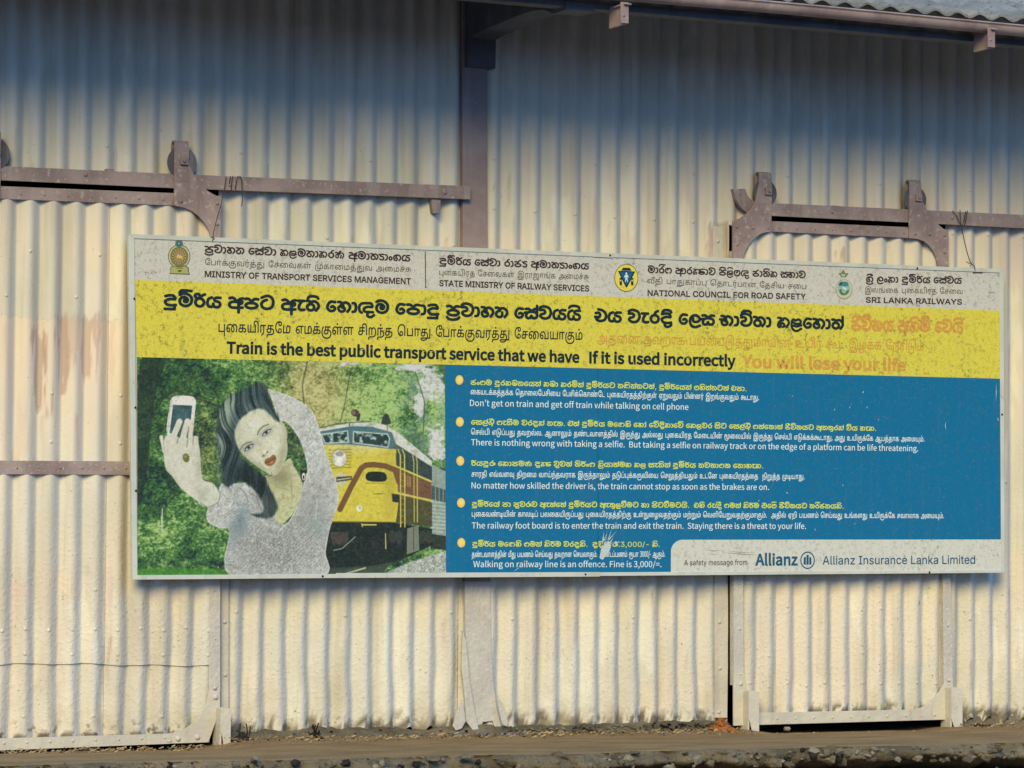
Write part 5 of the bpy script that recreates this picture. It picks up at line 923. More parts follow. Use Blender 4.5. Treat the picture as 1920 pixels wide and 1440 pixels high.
[[62,-3,20,3,14,10,8,17,1,21,-7,18,-8,9,-11,5,-23,1,-20,-7,3,12,11,16,12,10,17,6,19,2,34,0,0,-118,1,-2,19,0,2,120,42,1,0,17,-90,0,-26,-2,-25,-8,-21,-15,-11,-14,-7,-18,-2,-21,2,-24,7,-17,11,-13,13,-7],[56,15,-9,4,-6,7,-5,10,-2,16,16,10,18,2,8,-4,6,-8,3,-8,-1,-14,-4,-8,-6,-6,-9,-2]],
[[62,-3,20,3,13,10,9,16,2,16,-2,14,-6,10,-14,12,-11,4,-12,0,-11,-2,-15,-7,3,13,6,12,15,16,17,8,24,0,16,-5,18,-15,0,-102,21,0,1,120,43,0,0,-118,1,-2,20,0,1,120,41,0,1,2,0,16,-124,0,-2,0,0,-10,-1,-1,-23,11,-28,3,-23,-4,-16,-9,-17,-16,-9,-16,-5,-21,0,-30,6,-21,9,-14,13,-9],[56,15,-9,4,-6,7,-5,12,-2,14,16,10,18,2,8,-4,6,-8,3,-8,-1,-14,-4,-8,-6,-6,-9,-2]],
[[13,-79,1,-1,19,1,1,24,4,8,8,5,13,3,54,1,27,3,24,10,18,16,11,19,5,18,3,21,0,22,-2,18,-5,17,-9,16,-10,10,-18,8,-14,2,-13,-2,-18,-8,-12,-14,-6,10,-9,8,-11,4,-13,2,-17,-4,-13,-11,-7,-12,-2,-17,0,-98,21,1,1,100,5,14,10,8,11,0,7,-3,6,-7,3,-9,2,-19,0,-84,22,0,0,94,6,15,11,11,10,2,12,-1,11,-4,9,-9,5,-11,3,-13,1,-42,-2,-17,-7,-18,-7,-10,-14,-10,-15,-5,-17,-3,-70,-2,-11,-2,-9,-5,-7,-8,-6,-12,-2,-12]],
[[13,-79,2,-1,19,1,1,24,4,8,7,5,14,3,52,1,26,4,22,10,16,17,7,18,2,29,-4,19,-8,15,-11,10,-17,6,-16,0,-20,-8,-1,1,1,37,42,0,0,18,-129,0,0,-138,22,1,1,119,42,0,0,-119,21,0,0,61,15,8,18,2,13,-8,8,-14,2,-22,-2,-14,-6,-13,-9,-9,-11,-7,-28,-5,-62,-2,-10,-2,-9,-5,-8,-8,-6,-12,-1,-12],[94,170,12,1,5,4,4,6,-1,13,-9,8,-6,1,-8,-1,-8,-9,-1,-8,2,-7,4,-5]],
[[22,0,122,0,20,4,16,8,7,7,7,11,5,28,-1,24,-2,16,-5,13,-7,12,-14,13,-18,5,-20,-1,-16,-6,-10,-13,-5,-16,-2,-87,-55,0,0,120,-22,0],[122,18,0,68,2,20,4,10,5,4,9,3,10,-1,8,-3,6,-6,8,-17,3,-28,-3,-26,-5,-12,-9,-7,-15,-4],[108,170,6,0,6,4,2,4,2,8,-1,6,-3,6,-5,4,-7,1,-8,-1,-4,-4,-4,-6,-1,-6,1,-8,4,-4,4,-3]],
[[62,-3,18,3,13,8,9,13,4,19,-5,22,-6,8,-10,8,-12,4,-12,0,-11,-2,-14,-6,2,8,7,16,8,8,9,8,17,6,21,3,28,-3,21,-8,-13,-18,-8,-18,-3,-19,0,-21,5,-18,9,-12,12,-7,15,-2,15,3,13,8,8,12,4,16,0,20,-5,22,-10,20,-13,14,25,7,36,1,1,-118,1,-2,20,0,1,120,42,1,0,17,-99,-1,-23,-4,-18,-9,-18,10,-16,5,-18,2,-20,0,-21,-3,-22,-10,-15,-12,-13,-20,-6,-26,0,-25,6,-21,9,-14,13,-9],[56,15,-9,4,-6,7,-5,10,-2,16,16,10,18,2,8,-4,6,-8,3,-8,-1,-14,-4,-8,-6,-6,-9,-2],[160,15,-6,3,-5,8,-3,10,-1,15,5,29,13,22,10,-14,7,-13,4,-15,1,-16,-3,-16,-4,-8,-8,-5],[147,171,13,-1,6,4,4,4,0,14,-7,9,-6,2,-8,-1,-6,-3,-4,-5,0,-14,3,-5]],
[[90,-73,16,-1,20,2,16,4,15,10,12,12,7,12,6,21,2,20,-2,33,-9,22,-11,11,-18,7,-17,-1,-16,-7,-1,65,-20,1,-1,-137,21,0,0,51,14,8,15,1,12,-5,8,-15,3,-27,-2,-25,-6,-18,-10,-14,-14,-8,-18,-4,-18,1,-16,5,-14,11,-11,16,-9,29,-4,28,0,44,5,30,8,24,11,21,14,15,19,13,29,9,28,0,23,-8,10,-8,7,-8,9,-18,5,-27,2,-30,0,-91,22,0,0,108,-2,24,-5,21,-8,18,-12,15,-18,13,-18,7,-22,3,-24,0,-23,-5,-21,-10,-18,-13,-15,-18,-13,-22,-7,-18,-6,-30,-2,-39,2,-36,6,-29,11,-24,14,-18,18,-14]],
[[48,0,214,0,0,16,0,2,-216,0,-8,2,-1,6,4,3,56,7,28,9,15,11,9,16,1,15,-1,12,-6,15,-9,10,-15,10,-15,4,-19,3,-18,0,-29,-6,-12,-7,-7,-10,-5,-13,1,-13,4,-12,7,-9,12,-7,17,-3,15,2,15,8,7,10,4,12,-1,13,-7,17,1,1,18,-5,12,-8,8,-12,2,-15,-6,-15,-14,-11,-18,-5,-51,-6,-11,-3,-9,-6,-3,-6,-1,-8,4,-14,11,-8],[47,79,-6,3,-5,8,-2,9,2,11,4,6,7,4,9,4,12,0,8,-18,0,-10,-2,-8,-5,-6,-7,-3]],
[[50,-2,15,-1,18,1,15,5,12,7,6,10,5,10,4,34,37,0,-1,-18,2,-19,6,-13,10,-11,10,-5,11,-1,15,2,7,3,11,10,5,12,2,16,-4,14,-5,9,-9,9,-12,6,-19,4,13,11,18,4,12,0,14,-4,10,-7,8,-11,3,-12,0,-15,-4,-18,-7,-15,2,-15,68,0,1,16,-2,2,-46,0,9,27,1,18,-2,12,-5,13,-7,10,-8,7,-12,6,-21,4,-23,-1,-13,-4,-12,-7,-11,-9,-9,-12,-43,0,-1,38,46,0,0,18,-129,0,-1,-62,-13,-7,-9,-9,-5,-12,-1,-15,4,-12,7,-9,10,-8],[197,15,-11,5,-6,12,0,18,3,14,14,-1,10,-4,7,-7,4,-8,1,-14,-4,-10,-8,-5],[54,16,-12,6,-7,8,-1,14,5,10,8,5,13,4,42,1,0,-25,-8,-15,-7,-5,-9,-3],[60,80,0,40,43,0,-1,-38]],
[[68,-80,26,1,19,7,15,11,12,20,44,0,0,17,-38,1,-12,2,-9,7,-3,12,0,2,35,2,16,6,14,11,9,16,3,30,-3,33,-5,14,-6,10,-9,10,-10,6,-20,4,-18,-3,-12,-6,-9,-11,-4,-9,-3,-13,0,-81,-2,-1,-54,1,0,118,-22,0,0,-136,78,-1,2,-13,4,-9,6,-7,9,-6,-9,-15,-12,-8,-15,-4,-26,0,-10,2,-8,4,-3,7,0,8,4,4,7,3,21,1,2,16,-25,1,-10,-2,-11,-6,-6,-7,-4,-10,0,-12,5,-11,7,-6,9,-5,16,-4],[122,18,0,71,2,18,4,9,6,5,9,3,10,-2,7,-3,6,-6,8,-18,3,-28,-2,-24,-6,-12,-9,-8,-15,-4]],
[[13,-79,2,-1,19,1,1,24,4,8,7,5,14,3,52,1,26,4,22,10,16,17,7,18,2,29,-4,19,-8,15,-11,10,-17,6,-16,0,-20,-8,-1,1,1,37,42,0,0,18,-129,0,0,-138,22,1,1,119,42,0,0,-119,21,0,0,61,15,8,18,2,13,-8,8,-14,2,-22,-2,-14,-6,-13,-9,-9,-11,-7,-28,-5,-62,-2,-10,-2,-9,-5,-8,-8,-6,-12,-1,-12]],
[[63,0,23,0,0,164,56,0,0,19,-134,0,0,-19,55,0]],
[[23,0,23,0,0,87,5,11,5,8,12,10,12,3,13,-3,5,20,-15,3,-15,-3,-12,-10,-12,-15,-2,25,-19,0]],
[[54,-3,8,1,16,4,21,14,3,-16,19,0,-1,99,-4,14,-6,11,-9,8,-12,6,-15,1,-21,-3,-18,-6,-15,-8,9,-16,19,10,22,4,10,-1,7,-4,5,-5,4,-7,2,-17,-26,-4,-21,-6,-16,-7,-11,-9,-7,-11,-2,-14,1,-11,4,-10,6,-7,8,-6,10,-3],[61,15,-13,3,-8,6,-3,13,1,8,4,7,8,6,12,6,36,7,0,-38,-19,-13]],
[[23,0,23,0,0,136,-23,0],[34,164,12,4,4,11,-4,11,-12,4,-10,-4,-4,-11,4,-11]],
[[23,0,23,0,0,98,18,16,12,5,7,0,15,-3,5,-5,5,-17,1,-94,23,0,-2,102,-3,13,-5,11,-8,7,-11,5,-22,0,-16,-6,-21,-16,-2,20,-19,0]],
[[58,-3,15,1,13,4,9,7,7,8,4,9,2,11,-2,11,-4,10,-8,6,-8,6,-40,18,-8,8,-1,6,3,10,8,7,7,2,13,0,11,-3,14,-8,11,14,-18,11,-24,4,-14,-1,-11,-4,-9,-6,-7,-8,-4,-9,-1,-10,1,-11,5,-8,6,-7,18,-10,24,-9,11,-9,4,-5,1,-6,-3,-11,-9,-7,-6,-3,-16,0,-14,4,-19,12,-11,-15,23,-14,18,-4]],
[[66,-3,25,5,-5,17,-13,-3,-9,0,-6,2,-6,9,-2,14,0,76,37,0,0,19,-37,0,0,38,-19,0,-3,-38,-21,-2,0,-17,20,0,0,-75,3,-24,6,-9,7,-7,10,-4]],
[[23,0,23,0,0,98,18,16,12,5,7,0,15,-3,5,-5,5,-17,1,-94,23,0,0,86,-2,16,-3,13,-5,11,-8,7,-11,5,-13,1,-9,-1,-16,-6,-20,-16,1,83,-23,0]],
[[78,-3,25,4,19,9,-8,16,-15,-8,-12,-3,-19,1,-10,5,-9,7,-7,9,-4,12,-2,13,91,0,1,14,-2,18,-4,15,-8,13,-11,9,-13,6,-16,2,-16,-2,-14,-7,-12,-10,-10,-14,-7,-18,-2,-20,2,-21,7,-17,10,-14,13,-11,15,-6],[35,79,3,12,4,11,6,8,8,6,9,4,9,1,10,-1,8,-4,7,-6,5,-8,3,-10,1,-13]],
[[83,-3,15,2,14,7,12,10,9,14,7,18,2,22,-2,20,-4,17,-8,13,-11,11,-13,6,-16,2,-15,-2,-15,-7,-13,-10,1,79,-23,0,0,-199,18,0,3,14,19,-13],[79,16,-15,3,-18,11,0,72,18,13,18,5,12,-2,9,-4,7,-8,4,-10,4,-26,-1,-16,-4,-13,-6,-11,-8,-8,-9,-4]],
[[23,-57,23,0,-1,69,13,-8,12,-6,13,-1,15,2,14,7,12,10,9,14,7,18,2,22,-2,20,-4,17,-8,13,-11,11,-13,6,-16,2,-16,-3,-14,-6,-14,-10,-2,16,-19,0],[79,16,-15,3,-18,11,0,72,19,13,17,5,12,-2,9,-4,7,-8,4,-10,4,-26,-1,-16,-4,-13,-6,-11,-8,-8,-9,-4]],
[[63,-3,9,1,15,6,21,17,2,-21,19,0,0,136,-23,0,0,-96,-18,-18,-12,-5,-6,-1,-15,4,-5,5,-5,16,-1,95,-23,0,0,-86,1,-16,4,-14,5,-10,8,-7,11,-5]],
[[47,-3,13,2,-3,17,-8,1,-3,5,0,177,-23,0,1,-181,5,-13,4,-5]],
[[76,-3,24,4,20,13,-10,15,-9,-7,-11,-4,-12,-2,-11,2,-11,4,-8,8,-6,10,-4,13,-2,15,2,14,4,13,6,11,9,8,11,4,11,2,15,-3,12,-9,12,15,-17,11,-14,5,-9,0,-17,-2,-15,-6,-14,-11,-10,-14,-6,-17,-3,-21,2,-21,7,-18,9,-13,13,-11,15,-6]],
[[76,-3,16,2,15,6,13,11,10,13,6,18,2,21,-2,21,-6,17,-10,14,-13,11,-15,6,-16,2,-16,-2,-15,-6,-13,-11,-10,-14,-7,-17,-2,-21,2,-21,7,-18,10,-13,13,-11,15,-6],[76,16,-11,2,-10,4,-8,8,-5,10,-4,13,-2,15,2,14,4,13,5,11,8,8,10,4,11,2,11,-2,9,-4,8,-8,6,-11,4,-13,1,-14,-1,-15,-4,-13,-6,-10,-8,-8,-9,-4]],
[[52,0,27,0,48,136,-23,0,-38,-118,-1,0,-38,118,-24,0]],
[[44,0,27,0,29,112,1,0,29,-112,27,0,37,136,-22,0,-28,-116,-1,0,-31,116,-22,0,-30,-116,-2,0,-8,37,-20,79,-23,0]],
[[25,0,23,0,0,183,-23,0]],
[[8,117,19,0,0,-117,23,0,0,117,28,0,0,19,-28,0,0,29,4,12,9,6,11,1,10,-4,5,18,-19,4,-16,-1,-10,-4,-8,-7,-5,-9,-3,-11,-1,-34,-19,-2]],
[[69,-3,8,1,15,4,18,14,3,-16,19,0,0,199,-23,0,1,-75,-12,8,-12,5,-14,2,-15,-2,-14,-7,-12,-10,-9,-14,-6,-18,-3,-20,2,-21,5,-18,8,-14,12,-10,13,-6],[74,16,-11,2,-9,4,-8,8,-5,10,-3,13,-1,15,1,15,4,12,6,11,8,8,10,4,10,2,16,-3,17,-11,0,-72,-17,-14]],
[[25,-58,13,1,10,5,9,7,14,21,56,160,-22,0,-36,-114,-1,0,-41,114,-24,0,55,-136,-6,-18,-9,-14,-11,-7,-10,-1,-8,2,-5,-18]],
[[55,0,23,0,0,71,55,112,-24,0,-42,-92,-43,92,-24,0,55,-112]],
[[72,0,18,0,21,3,18,6,15,9,16,18,7,18,4,21,2,21,-1,27,-6,21,-7,18,-9,14,-9,8,-15,9,-18,5,-27,2,-18,-4,-49,-25,-7,-9,0,-6,3,-6,5,-4,6,-1,54,25,9,2,18,-2,12,-3,12,-7,12,-19,5,-21,2,-15,-4,-36,-10,-24,-8,-7,-12,-6,-30,-4,-24,6,-15,11,-8,21,2,15,11,18,10,7,18,3,3,-1,-6,-2,-12,-10,-7,-15,0,-18,5,-12,14,-13,18,-4,18,4,12,10,7,15,0,18,-5,12,-11,11,-12,5,-17,2,8,1,8,11,-1,9,-5,6,-11,2,-27,-6,-15,-5,-15,-13,-13,-20,-5,-18,0,-15,4,-18,8,-15,9,-11,12,-8,15,-7],[87,63,-6,6,0,6,6,6,6,0,6,-6,0,-6,-6,-6]],
[[40,0,23,-2,18,4,14,10,10,15,4,18,-2,33,-3,6,-8,5,-9,-1,-7,-7,0,-39,-4,-9,-7,-5,-15,-2,-12,3,-8,10,-4,12,0,9,6,10,35,20,7,9,6,17,9,4,15,1,15,-8,14,-14,6,-15,1,-12,-3,-12,-27,-39,-2,-9,2,-6,9,-6,6,0,6,2,25,34,9,18,3,18,-2,21,0,90,-1,6,-5,6,-11,2,-6,-3,-4,-5,-2,-54,-18,11,-15,4,-21,-2,-21,-9,-18,12,-12,3,-27,0,-9,-7,-2,-12,8,-9,27,0,10,-6,-13,-20,-12,-8,-9,-11,-7,-15,-1,-12,4,-21,10,-17,11,-10]],
[[34,3,5,-1,6,2,5,8,-2,9,-19,21,-4,12,0,21,3,21,3,9,8,9,15,10,3,1,2,-2,-9,-12,-6,-18,-1,-27,3,-24,4,-12,10,-14,10,-7,11,-3,9,2,18,9,4,4,2,6,-3,7,-6,4,-6,0,-18,-8,-9,9,-4,12,-2,21,2,18,4,12,6,6,12,7,-12,-22,3,-7,9,-5,9,5,20,28,7,6,18,-1,14,-8,8,-18,3,-27,-5,-15,-25,-33,-1,-6,3,-6,9,-4,9,4,19,24,8,12,5,15,1,18,-2,18,-6,18,-7,13,-12,11,-15,7,-21,3,-9,-2,-9,-4,-6,6,-15,5,-36,-2,-15,-6,-15,-10,-13,-15,-6,-15,-3,-18,0,-27,2,-15,4,-12],[23,165,7,-3,6,2,15,19,6,3,33,6,30,-1,28,-5,6,-3,11,-16,6,-4,11,2,4,9,-2,6,-10,16,-15,11,-30,7,-42,1,-33,-5,-18,-9,-17,-24,0,-6]],
[[12,-42,11,66,23,0,-18,-66]],
[[32,-2,-7,2,-4,3,-3,4,-1,7,1,7,3,4,7,4,4,1,8,-2,3,-3,3,-4,2,-7,-2,-7,-3,-4,-3,-3]],
[[62,-3,20,3,9,6,7,8,7,18,-1,24,-9,14,-12,8,-10,4,-12,0,-14,-3,-10,-5,0,7,9,17,15,14,18,8,21,3,28,-3,20,-8,-11,-14,-9,-22,-3,-19,0,-21,5,-18,9,-12,12,-7,15,-2,15,3,13,8,8,12,4,16,0,20,-5,22,-10,19,-13,17,18,7,21,2,19,-2,18,-7,-15,-21,-7,-17,-4,-19,1,-21,5,-18,8,-12,12,-7,15,-2,15,3,13,8,8,12,4,14,1,23,-5,21,-8,18,-13,16,21,7,38,1,1,-118,0,-2,20,0,1,120,42,1,1,17,-95,0,-24,-4,-20,-8,-22,11,-26,5,-30,-4,-15,-5,-13,-8,-21,10,-26,6,-25,0,-27,-6,-23,-13,-15,-17,-8,-18,-4,-25,3,-26,9,-22,8,-7,9,-6],[56,15,-9,4,-6,7,-5,10,-2,16,16,10,18,2,8,-4,6,-8,3,-8,-1,-14,-4,-8,-6,-6,-9,-2],[160,15,-6,3,-5,8,-3,10,-1,15,5,29,6,13,7,9,10,-14,7,-13,4,-15,1,-16,-3,-16,-4,-8,-8,-5],[263,15,-6,3,-5,8,-2,10,-1,16,6,29,5,12,8,10,9,-13,7,-14,4,-14,1,-20,-3,-14,-5,-9,-7,-4],[206,170,6,0,6,4,3,4,2,8,-1,6,-4,6,-4,4,-8,1,-7,-1,-5,-4,-4,-6,0,-6,1,-8,3,-4,5,-3]],
[[13,-79,1,-1,19,1,1,24,4,8,8,5,13,3,54,1,27,3,24,10,18,16,11,19,5,18,3,21,0,22,-2,18,-5,17,-9,16,-10,10,-18,8,-14,2,-13,-2,-18,-8,-12,-14,-6,10,-9,8,-11,4,-13,2,-17,-4,-13,-11,-7,-12,-2,-17,0,-98,21,1,1,100,5,14,10,8,11,0,7,-3,6,-7,3,-9,2,-19,0,-84,22,0,0,94,6,15,11,11,10,2,12,-1,11,-4,9,-9,5,-11,3,-13,1,-42,-2,-17,-7,-18,-7,-10,-14,-10,-15,-5,-17,-3,-70,-2,-11,-2,-9,-5,-7,-8,-6,-12,-2,-12],[103,170,13,1,5,4,3,6,0,13,-9,8,-6,1,-8,-1,-8,-9,0,-14,4,-5]],
[[96,-52,2,-1,56,54,0,119,42,1,0,17,-90,0,-32,-3,-15,-5,-15,-8,-12,-10,-9,-14,-7,-18,-2,-19,1,-18,6,-19,9,-14,13,-9,15,-4,15,1,16,7,11,13,5,18,-1,19,-10,17,-15,8,-23,1,-19,-7,-1,2,5,14,13,16,17,10,26,4,35,0,0,-113,-48,-47],[59,14,-10,4,-8,8,-5,11,-2,15,16,10,15,2,8,-2,8,-7,3,-7,1,-14,-3,-9,-6,-7,-8,-4]],
[[72,-80,30,2,32,8,18,11,22,21,88,0,-1,176,-21,-1,0,-158,-56,1,7,18,7,25,3,27,0,21,-2,18,-7,21,-8,12,-10,10,-18,8,-14,2,-12,-2,-18,-7,-12,-14,-16,17,-10,4,-12,2,-17,-4,-13,-10,-7,-13,-3,-17,0,-98,21,1,1,97,4,15,8,8,8,3,10,-2,7,-6,5,-9,2,-22,0,-85,22,1,0,90,2,13,8,12,8,5,10,3,10,-1,10,-3,12,-13,7,-21,2,-31,-3,-27,-7,-27,-11,-23,-125,1,-12,-3,-9,-7,-3,-9,1,-12,5,-8,6,-6,21,-10],[56,-61,-14,3,-9,6,-3,8,1,3,3,1,112,0,-17,-11,-19,-7,-24,-4]],
[[26,-2,13,0,8,6,2,6,-1,11,-2,5,-6,4,-12,0,-6,-3,-2,-4,-1,-15,2,-5]],
[[25,0,47,0,26,3,21,8,16,13,13,18,7,23,2,27,-2,27,-7,23,-13,18,-17,13,-21,7,-26,3,-46,0],[48,19,0,145,41,-2,16,-6,13,-10,8,-14,6,-18,2,-22,-2,-21,-6,-18,-8,-15,-13,-10,-16,-7,-20,-2]],
[[28,121,14,0,4,46,0,26,-24,0,1,-26]],
[[69,-62,19,1,17,5,14,8,10,9,6,11,3,12,-2,11,-4,8,-6,6,-10,5,-12,2,-40,1,-15,2,-4,2,-5,7,1,10,7,10,17,-5,17,1,12,5,10,7,8,9,4,12,2,13,-3,16,-8,12,28,0,0,18,-47,0,-20,3,-13,-1,-12,-5,-10,-7,-8,-10,-5,-11,-2,-14,2,-15,7,-13,9,-10,-11,-10,-4,-9,1,-16,11,-14,-11,-8,-7,-11,-2,-11,1,-11,6,-9,8,-7,12,-5,13,-4],[68,58,-7,2,-13,7,-7,15,-1,9,1,9,7,14,6,5,14,3,15,-3,6,-5,7,-14,2,-9,-2,-9,-7,-15,-13,-7],[72,-47,-21,3,-13,8,-4,6,-1,11,3,8,6,7,4,4,16,-2,34,0,12,-4,4,-3,3,-10,-1,-7,-4,-6,-15,-11]],
[[23,0,23,0,0,36,25,30,40,-66,25,0,-52,81,46,55,-26,0,-58,-72,0,135,-23,0]],
[[62,-42,25,-2,18,3,48,22,7,7,1,6,-2,8,-6,5,-6,1,-57,-23,-15,-1,-18,6,-10,7,-7,12,-8,21,-2,18,3,27,9,22,0,-34,2,-12,5,-9,11,-8,21,-6,27,1,21,7,17,12,10,18,3,18,-1,99,-2,7,-6,6,-12,0,-7,-7,-2,-55,-15,10,-15,5,-18,1,-21,-5,-16,-7,-16,-12,-11,-15,-9,-18,-5,-18,-2,-21,3,-27,7,-24,9,-18,11,-12,14,-9],[81,57,-9,3,-1,30,-3,9,-8,5,-15,-2,9,9,12,6,15,4,12,0,15,-7,15,-12,7,-9,0,-12,-4,-12,-9,-7,-18,-5]],
[[98,-48,10,-2,9,6,13,59,25,30,8,15,7,33,1,45,-4,18,-7,15,-2,9,-10,18,-7,8,-12,6,-18,4,-21,2,-24,-1,-24,-5,-17,-11,-14,-24,0,-6,4,-7,9,-4,9,2,15,21,9,4,27,3,14,-1,0,-3,-20,-11,-15,-15,-7,-16,-6,-24,-22,-9,-13,-12,-6,-10,-5,-14,-2,-15,2,-12,4,-15,7,-12,15,-13,10,-5,14,-2,15,2,12,7,9,8,9,13,5,14,2,15,-2,15,-6,15,-8,12,-13,12,6,21,7,13,18,11,15,4,12,-7,5,-9,3,-12,0,-18,-3,-30,-6,-21,-25,-30,-8,-18,-10,-54,1,-6],[51,30,-7,3,-6,6,-6,12,-1,9,1,9,6,12,7,7,9,2,9,-2,7,-7,6,-12,1,-9,-3,-15,-5,-8,-9,-7]],
[[40,0,20,-2,18,2,14,9,11,15,5,18,-1,33,-2,7,-6,6,-12,0,-7,-7,0,-39,-4,-9,-7,-5,-15,-2,-13,4,-8,10,-4,14,3,9,6,9,25,12,11,9,10,23,18,6,9,-2,14,-9,10,-9,6,-12,3,-15,-3,-15,-27,-39,-2,-6,2,-9,8,-6,10,0,6,6,26,36,6,15,2,15,-2,18,-5,17,-8,13,-16,15,-18,11,-15,4,-21,-2,-21,-9,-18,12,-12,3,-27,0,-9,-7,-2,-9,5,-10,9,-3,21,1,10,-6,-13,-20,-12,-8,-9,-11,-7,-15,-1,-12,4,-21,10,-17,11,-10],[18,162,9,-2,6,2,16,21,26,6,15,1,3,-10,6,-8,15,-8,15,0,9,3,6,-5,9,-2,9,5,3,9,-1,6,-15,27,-11,10,-15,4,-18,-4,-30,1,-30,-6,-18,-10,-15,-25,1,-9]],
[[73,-51,11,-2,12,0,30,10,16,13,11,14,2,7,-1,6,-4,5,-6,3,-6,0,-6,-3,-15,-17,-6,-3,-21,-7,-12,3,-8,7,-1,16,30,0,42,7,7,4,4,6,-2,12,-6,6,-6,1,-45,-8,-39,5,-9,3,-6,5,-9,18,0,4,12,9,27,12,18,1,42,-4,9,5,8,21,-12,30,-14,16,-9,4,-15,3,-30,1,-24,-4,-32,-11,-5,-6,-1,-6,1,-6,4,-5,9,-3,39,11,39,0,9,-3,9,-15,-3,-2,-39,2,-24,-6,-18,-9,-17,-12,-8,-9,-4,-9,1,-15,10,-23,11,-13,17,-12,0,-21,6,-15,11,-12]],
[[29,-3,15,3,10,9,4,12,2,27,6,4,10,-1,10,-18,-22,-15,-1,-9,6,-8,6,-1,6,1,19,11,9,9,2,15,-9,21,-12,15,-15,5,-18,-2,-15,-10,-6,-14,-3,-28,-3,-1,-3,1,-4,10,3,21,10,21,11,9,39,15,4,9,-4,9,2,3,5,2,15,1,16,-9,15,-15,6,-15,1,-12,-3,-12,-29,-42,0,-6,2,-6,7,-4,9,1,26,33,9,18,3,18,-2,21,0,90,-1,6,-5,5,-6,1,-6,-1,-6,-8,0,-51,-3,-3,-18,12,-15,4,-21,-2,-21,-9,-18,12,-12,3,-27,0,-7,-5,-2,-9,6,-9,27,-1,13,-8,-12,-15,-13,-10,-8,-11,-9,-18,-6,-24,1,-15,7,-17,9,-9]],
[[55,0,26,0,33,10,21,15,12,19,7,22,2,27,-1,12,-6,18,0,57,-3,6,-5,4,-9,1,-8,-5,-3,-6,-1,-20,-15,11,-12,5,-48,12,-11,-2,-6,-9,1,-9,7,-7,42,-9,15,-7,15,-13,12,-16,1,-14,7,-12,-3,-21,-10,-24,-13,-9,-21,-7,-18,-1,-21,6,-11,8,32,13,15,29,2,12,-4,15,-7,14,-9,10,-12,6,-15,0,-30,-8,-7,-7,0,-12,7,-7,9,-1,30,7,6,-8,4,-12,-9,-9,-10,-2,-36,1,-8,-5,-3,-9,1,-6,4,-5,13,-4,-2,-9,1,-9,4,-9,7,-9,16,-10]],
[[34,3,5,-1,6,2,5,8,-2,9,-19,21,-4,12,0,21,3,21,3,9,8,9,15,10,3,1,2,-2,-9,-12,-6,-18,-1,-27,3,-24,4,-12,10,-14,10,-7,11,-3,9,2,18,9,4,4,2,6,-3,7,-6,4,-6,0,-18,-8,-9,9,-4,12,-2,21,2,18,4,12,6,6,12,7,-12,-22,3,-7,9,-5,9,5,20,28,7,6,18,-1,14,-8,8,-18,3,-27,-5,-15,-25,-33,-1,-6,3,-6,9,-4,9,4,19,24,8,12,5,15,1,18,-2,18,-6,18,-7,13,-12,11,-15,7,-21,3,-9,-2,-9,-4,-6,6,-15,5,-36,-2,-15,-6,-15,-10,-13,-15,-6,-15,-3,-18,0,-27,2,-15,4,-12]],
[[5,0,28,4,12,6,9,12,8,23,3,30,-6,39,0,69,-3,9,-8,5,-10,-2,-7,-9,0,-42,-25,0,-6,-3,-4,-6,0,-9,4,-6,6,-4,22,-2,7,-21,1,-12,-1,-24,-7,-24,-4,-3,-21,-4,-7,-8,1,-12]],
[[58,0,20,-1,27,4,18,7,15,12,14,20,12,27,3,21,-1,21,-4,21,-7,18,-11,16,-12,10,-21,10,-30,8,-21,2,-27,-6,-1,2,6,9,13,3,45,-1,57,-4,6,3,5,8,-1,9,-7,7,-57,6,-42,0,-21,-2,-12,-4,-9,-8,-16,-29,-1,-6,3,-12,-3,-6,0,-6,3,-6,5,-4,12,0,36,18,30,-3,21,-7,15,-8,9,-11,6,-15,3,-18,0,-21,-6,-18,-10,-18,-8,-10,-12,-6,-18,-4,-18,0,-12,3,-12,7,-9,7,-1,6,7,8,33,9,14,13,5,9,3,12,-2,12,-5,11,-15,15,-15,6,-48,-3,-9,-7,-2,-10,3,-6,5,-4,6,-1,42,2,6,-3,4,-6,1,-6,-7,-9,-28,-7,-12,-6,-11,-14,-4,-15,2,-15,12,-15,19,-13]],
[[38,-3,13,-1,15,2,10,5,8,7,18,-10,27,-2,18,4,12,9,11,16,5,15,1,18,-4,15,-10,17,-12,10,-33,12,15,11,33,-3,6,2,6,5,2,6,-1,6,-4,6,-6,3,-21,3,-21,0,-14,-6,-25,-21,-21,20,-15,7,-15,1,-27,-4,-7,-3,-4,-6,0,-6,2,-6,6,-5,6,-2,33,3,6,-3,9,-11,-18,-7,-45,-6,-6,-3,-5,-8,1,-9,4,-5,6,-3,11,-1,-6,-24,2,-12,6,-15,11,-13],[39,27,-6,9,-2,9,11,28,3,3,30,10,21,1,30,-5,12,-7,8,-12,2,-9,-2,-9,-5,-11,-6,-6,-12,-2,-12,1,-12,25,-6,5,-9,2,-12,-7,-12,-26,-12,-1],[19,162,8,-2,6,1,17,22,28,6,27,0,24,-5,5,-4,8,-15,8,-5,6,0,6,3,4,5,2,6,-2,6,-10,18,-15,12,-30,7,-36,1,-30,-6,-11,-5,-7,-6,-15,-24,2,-9]],
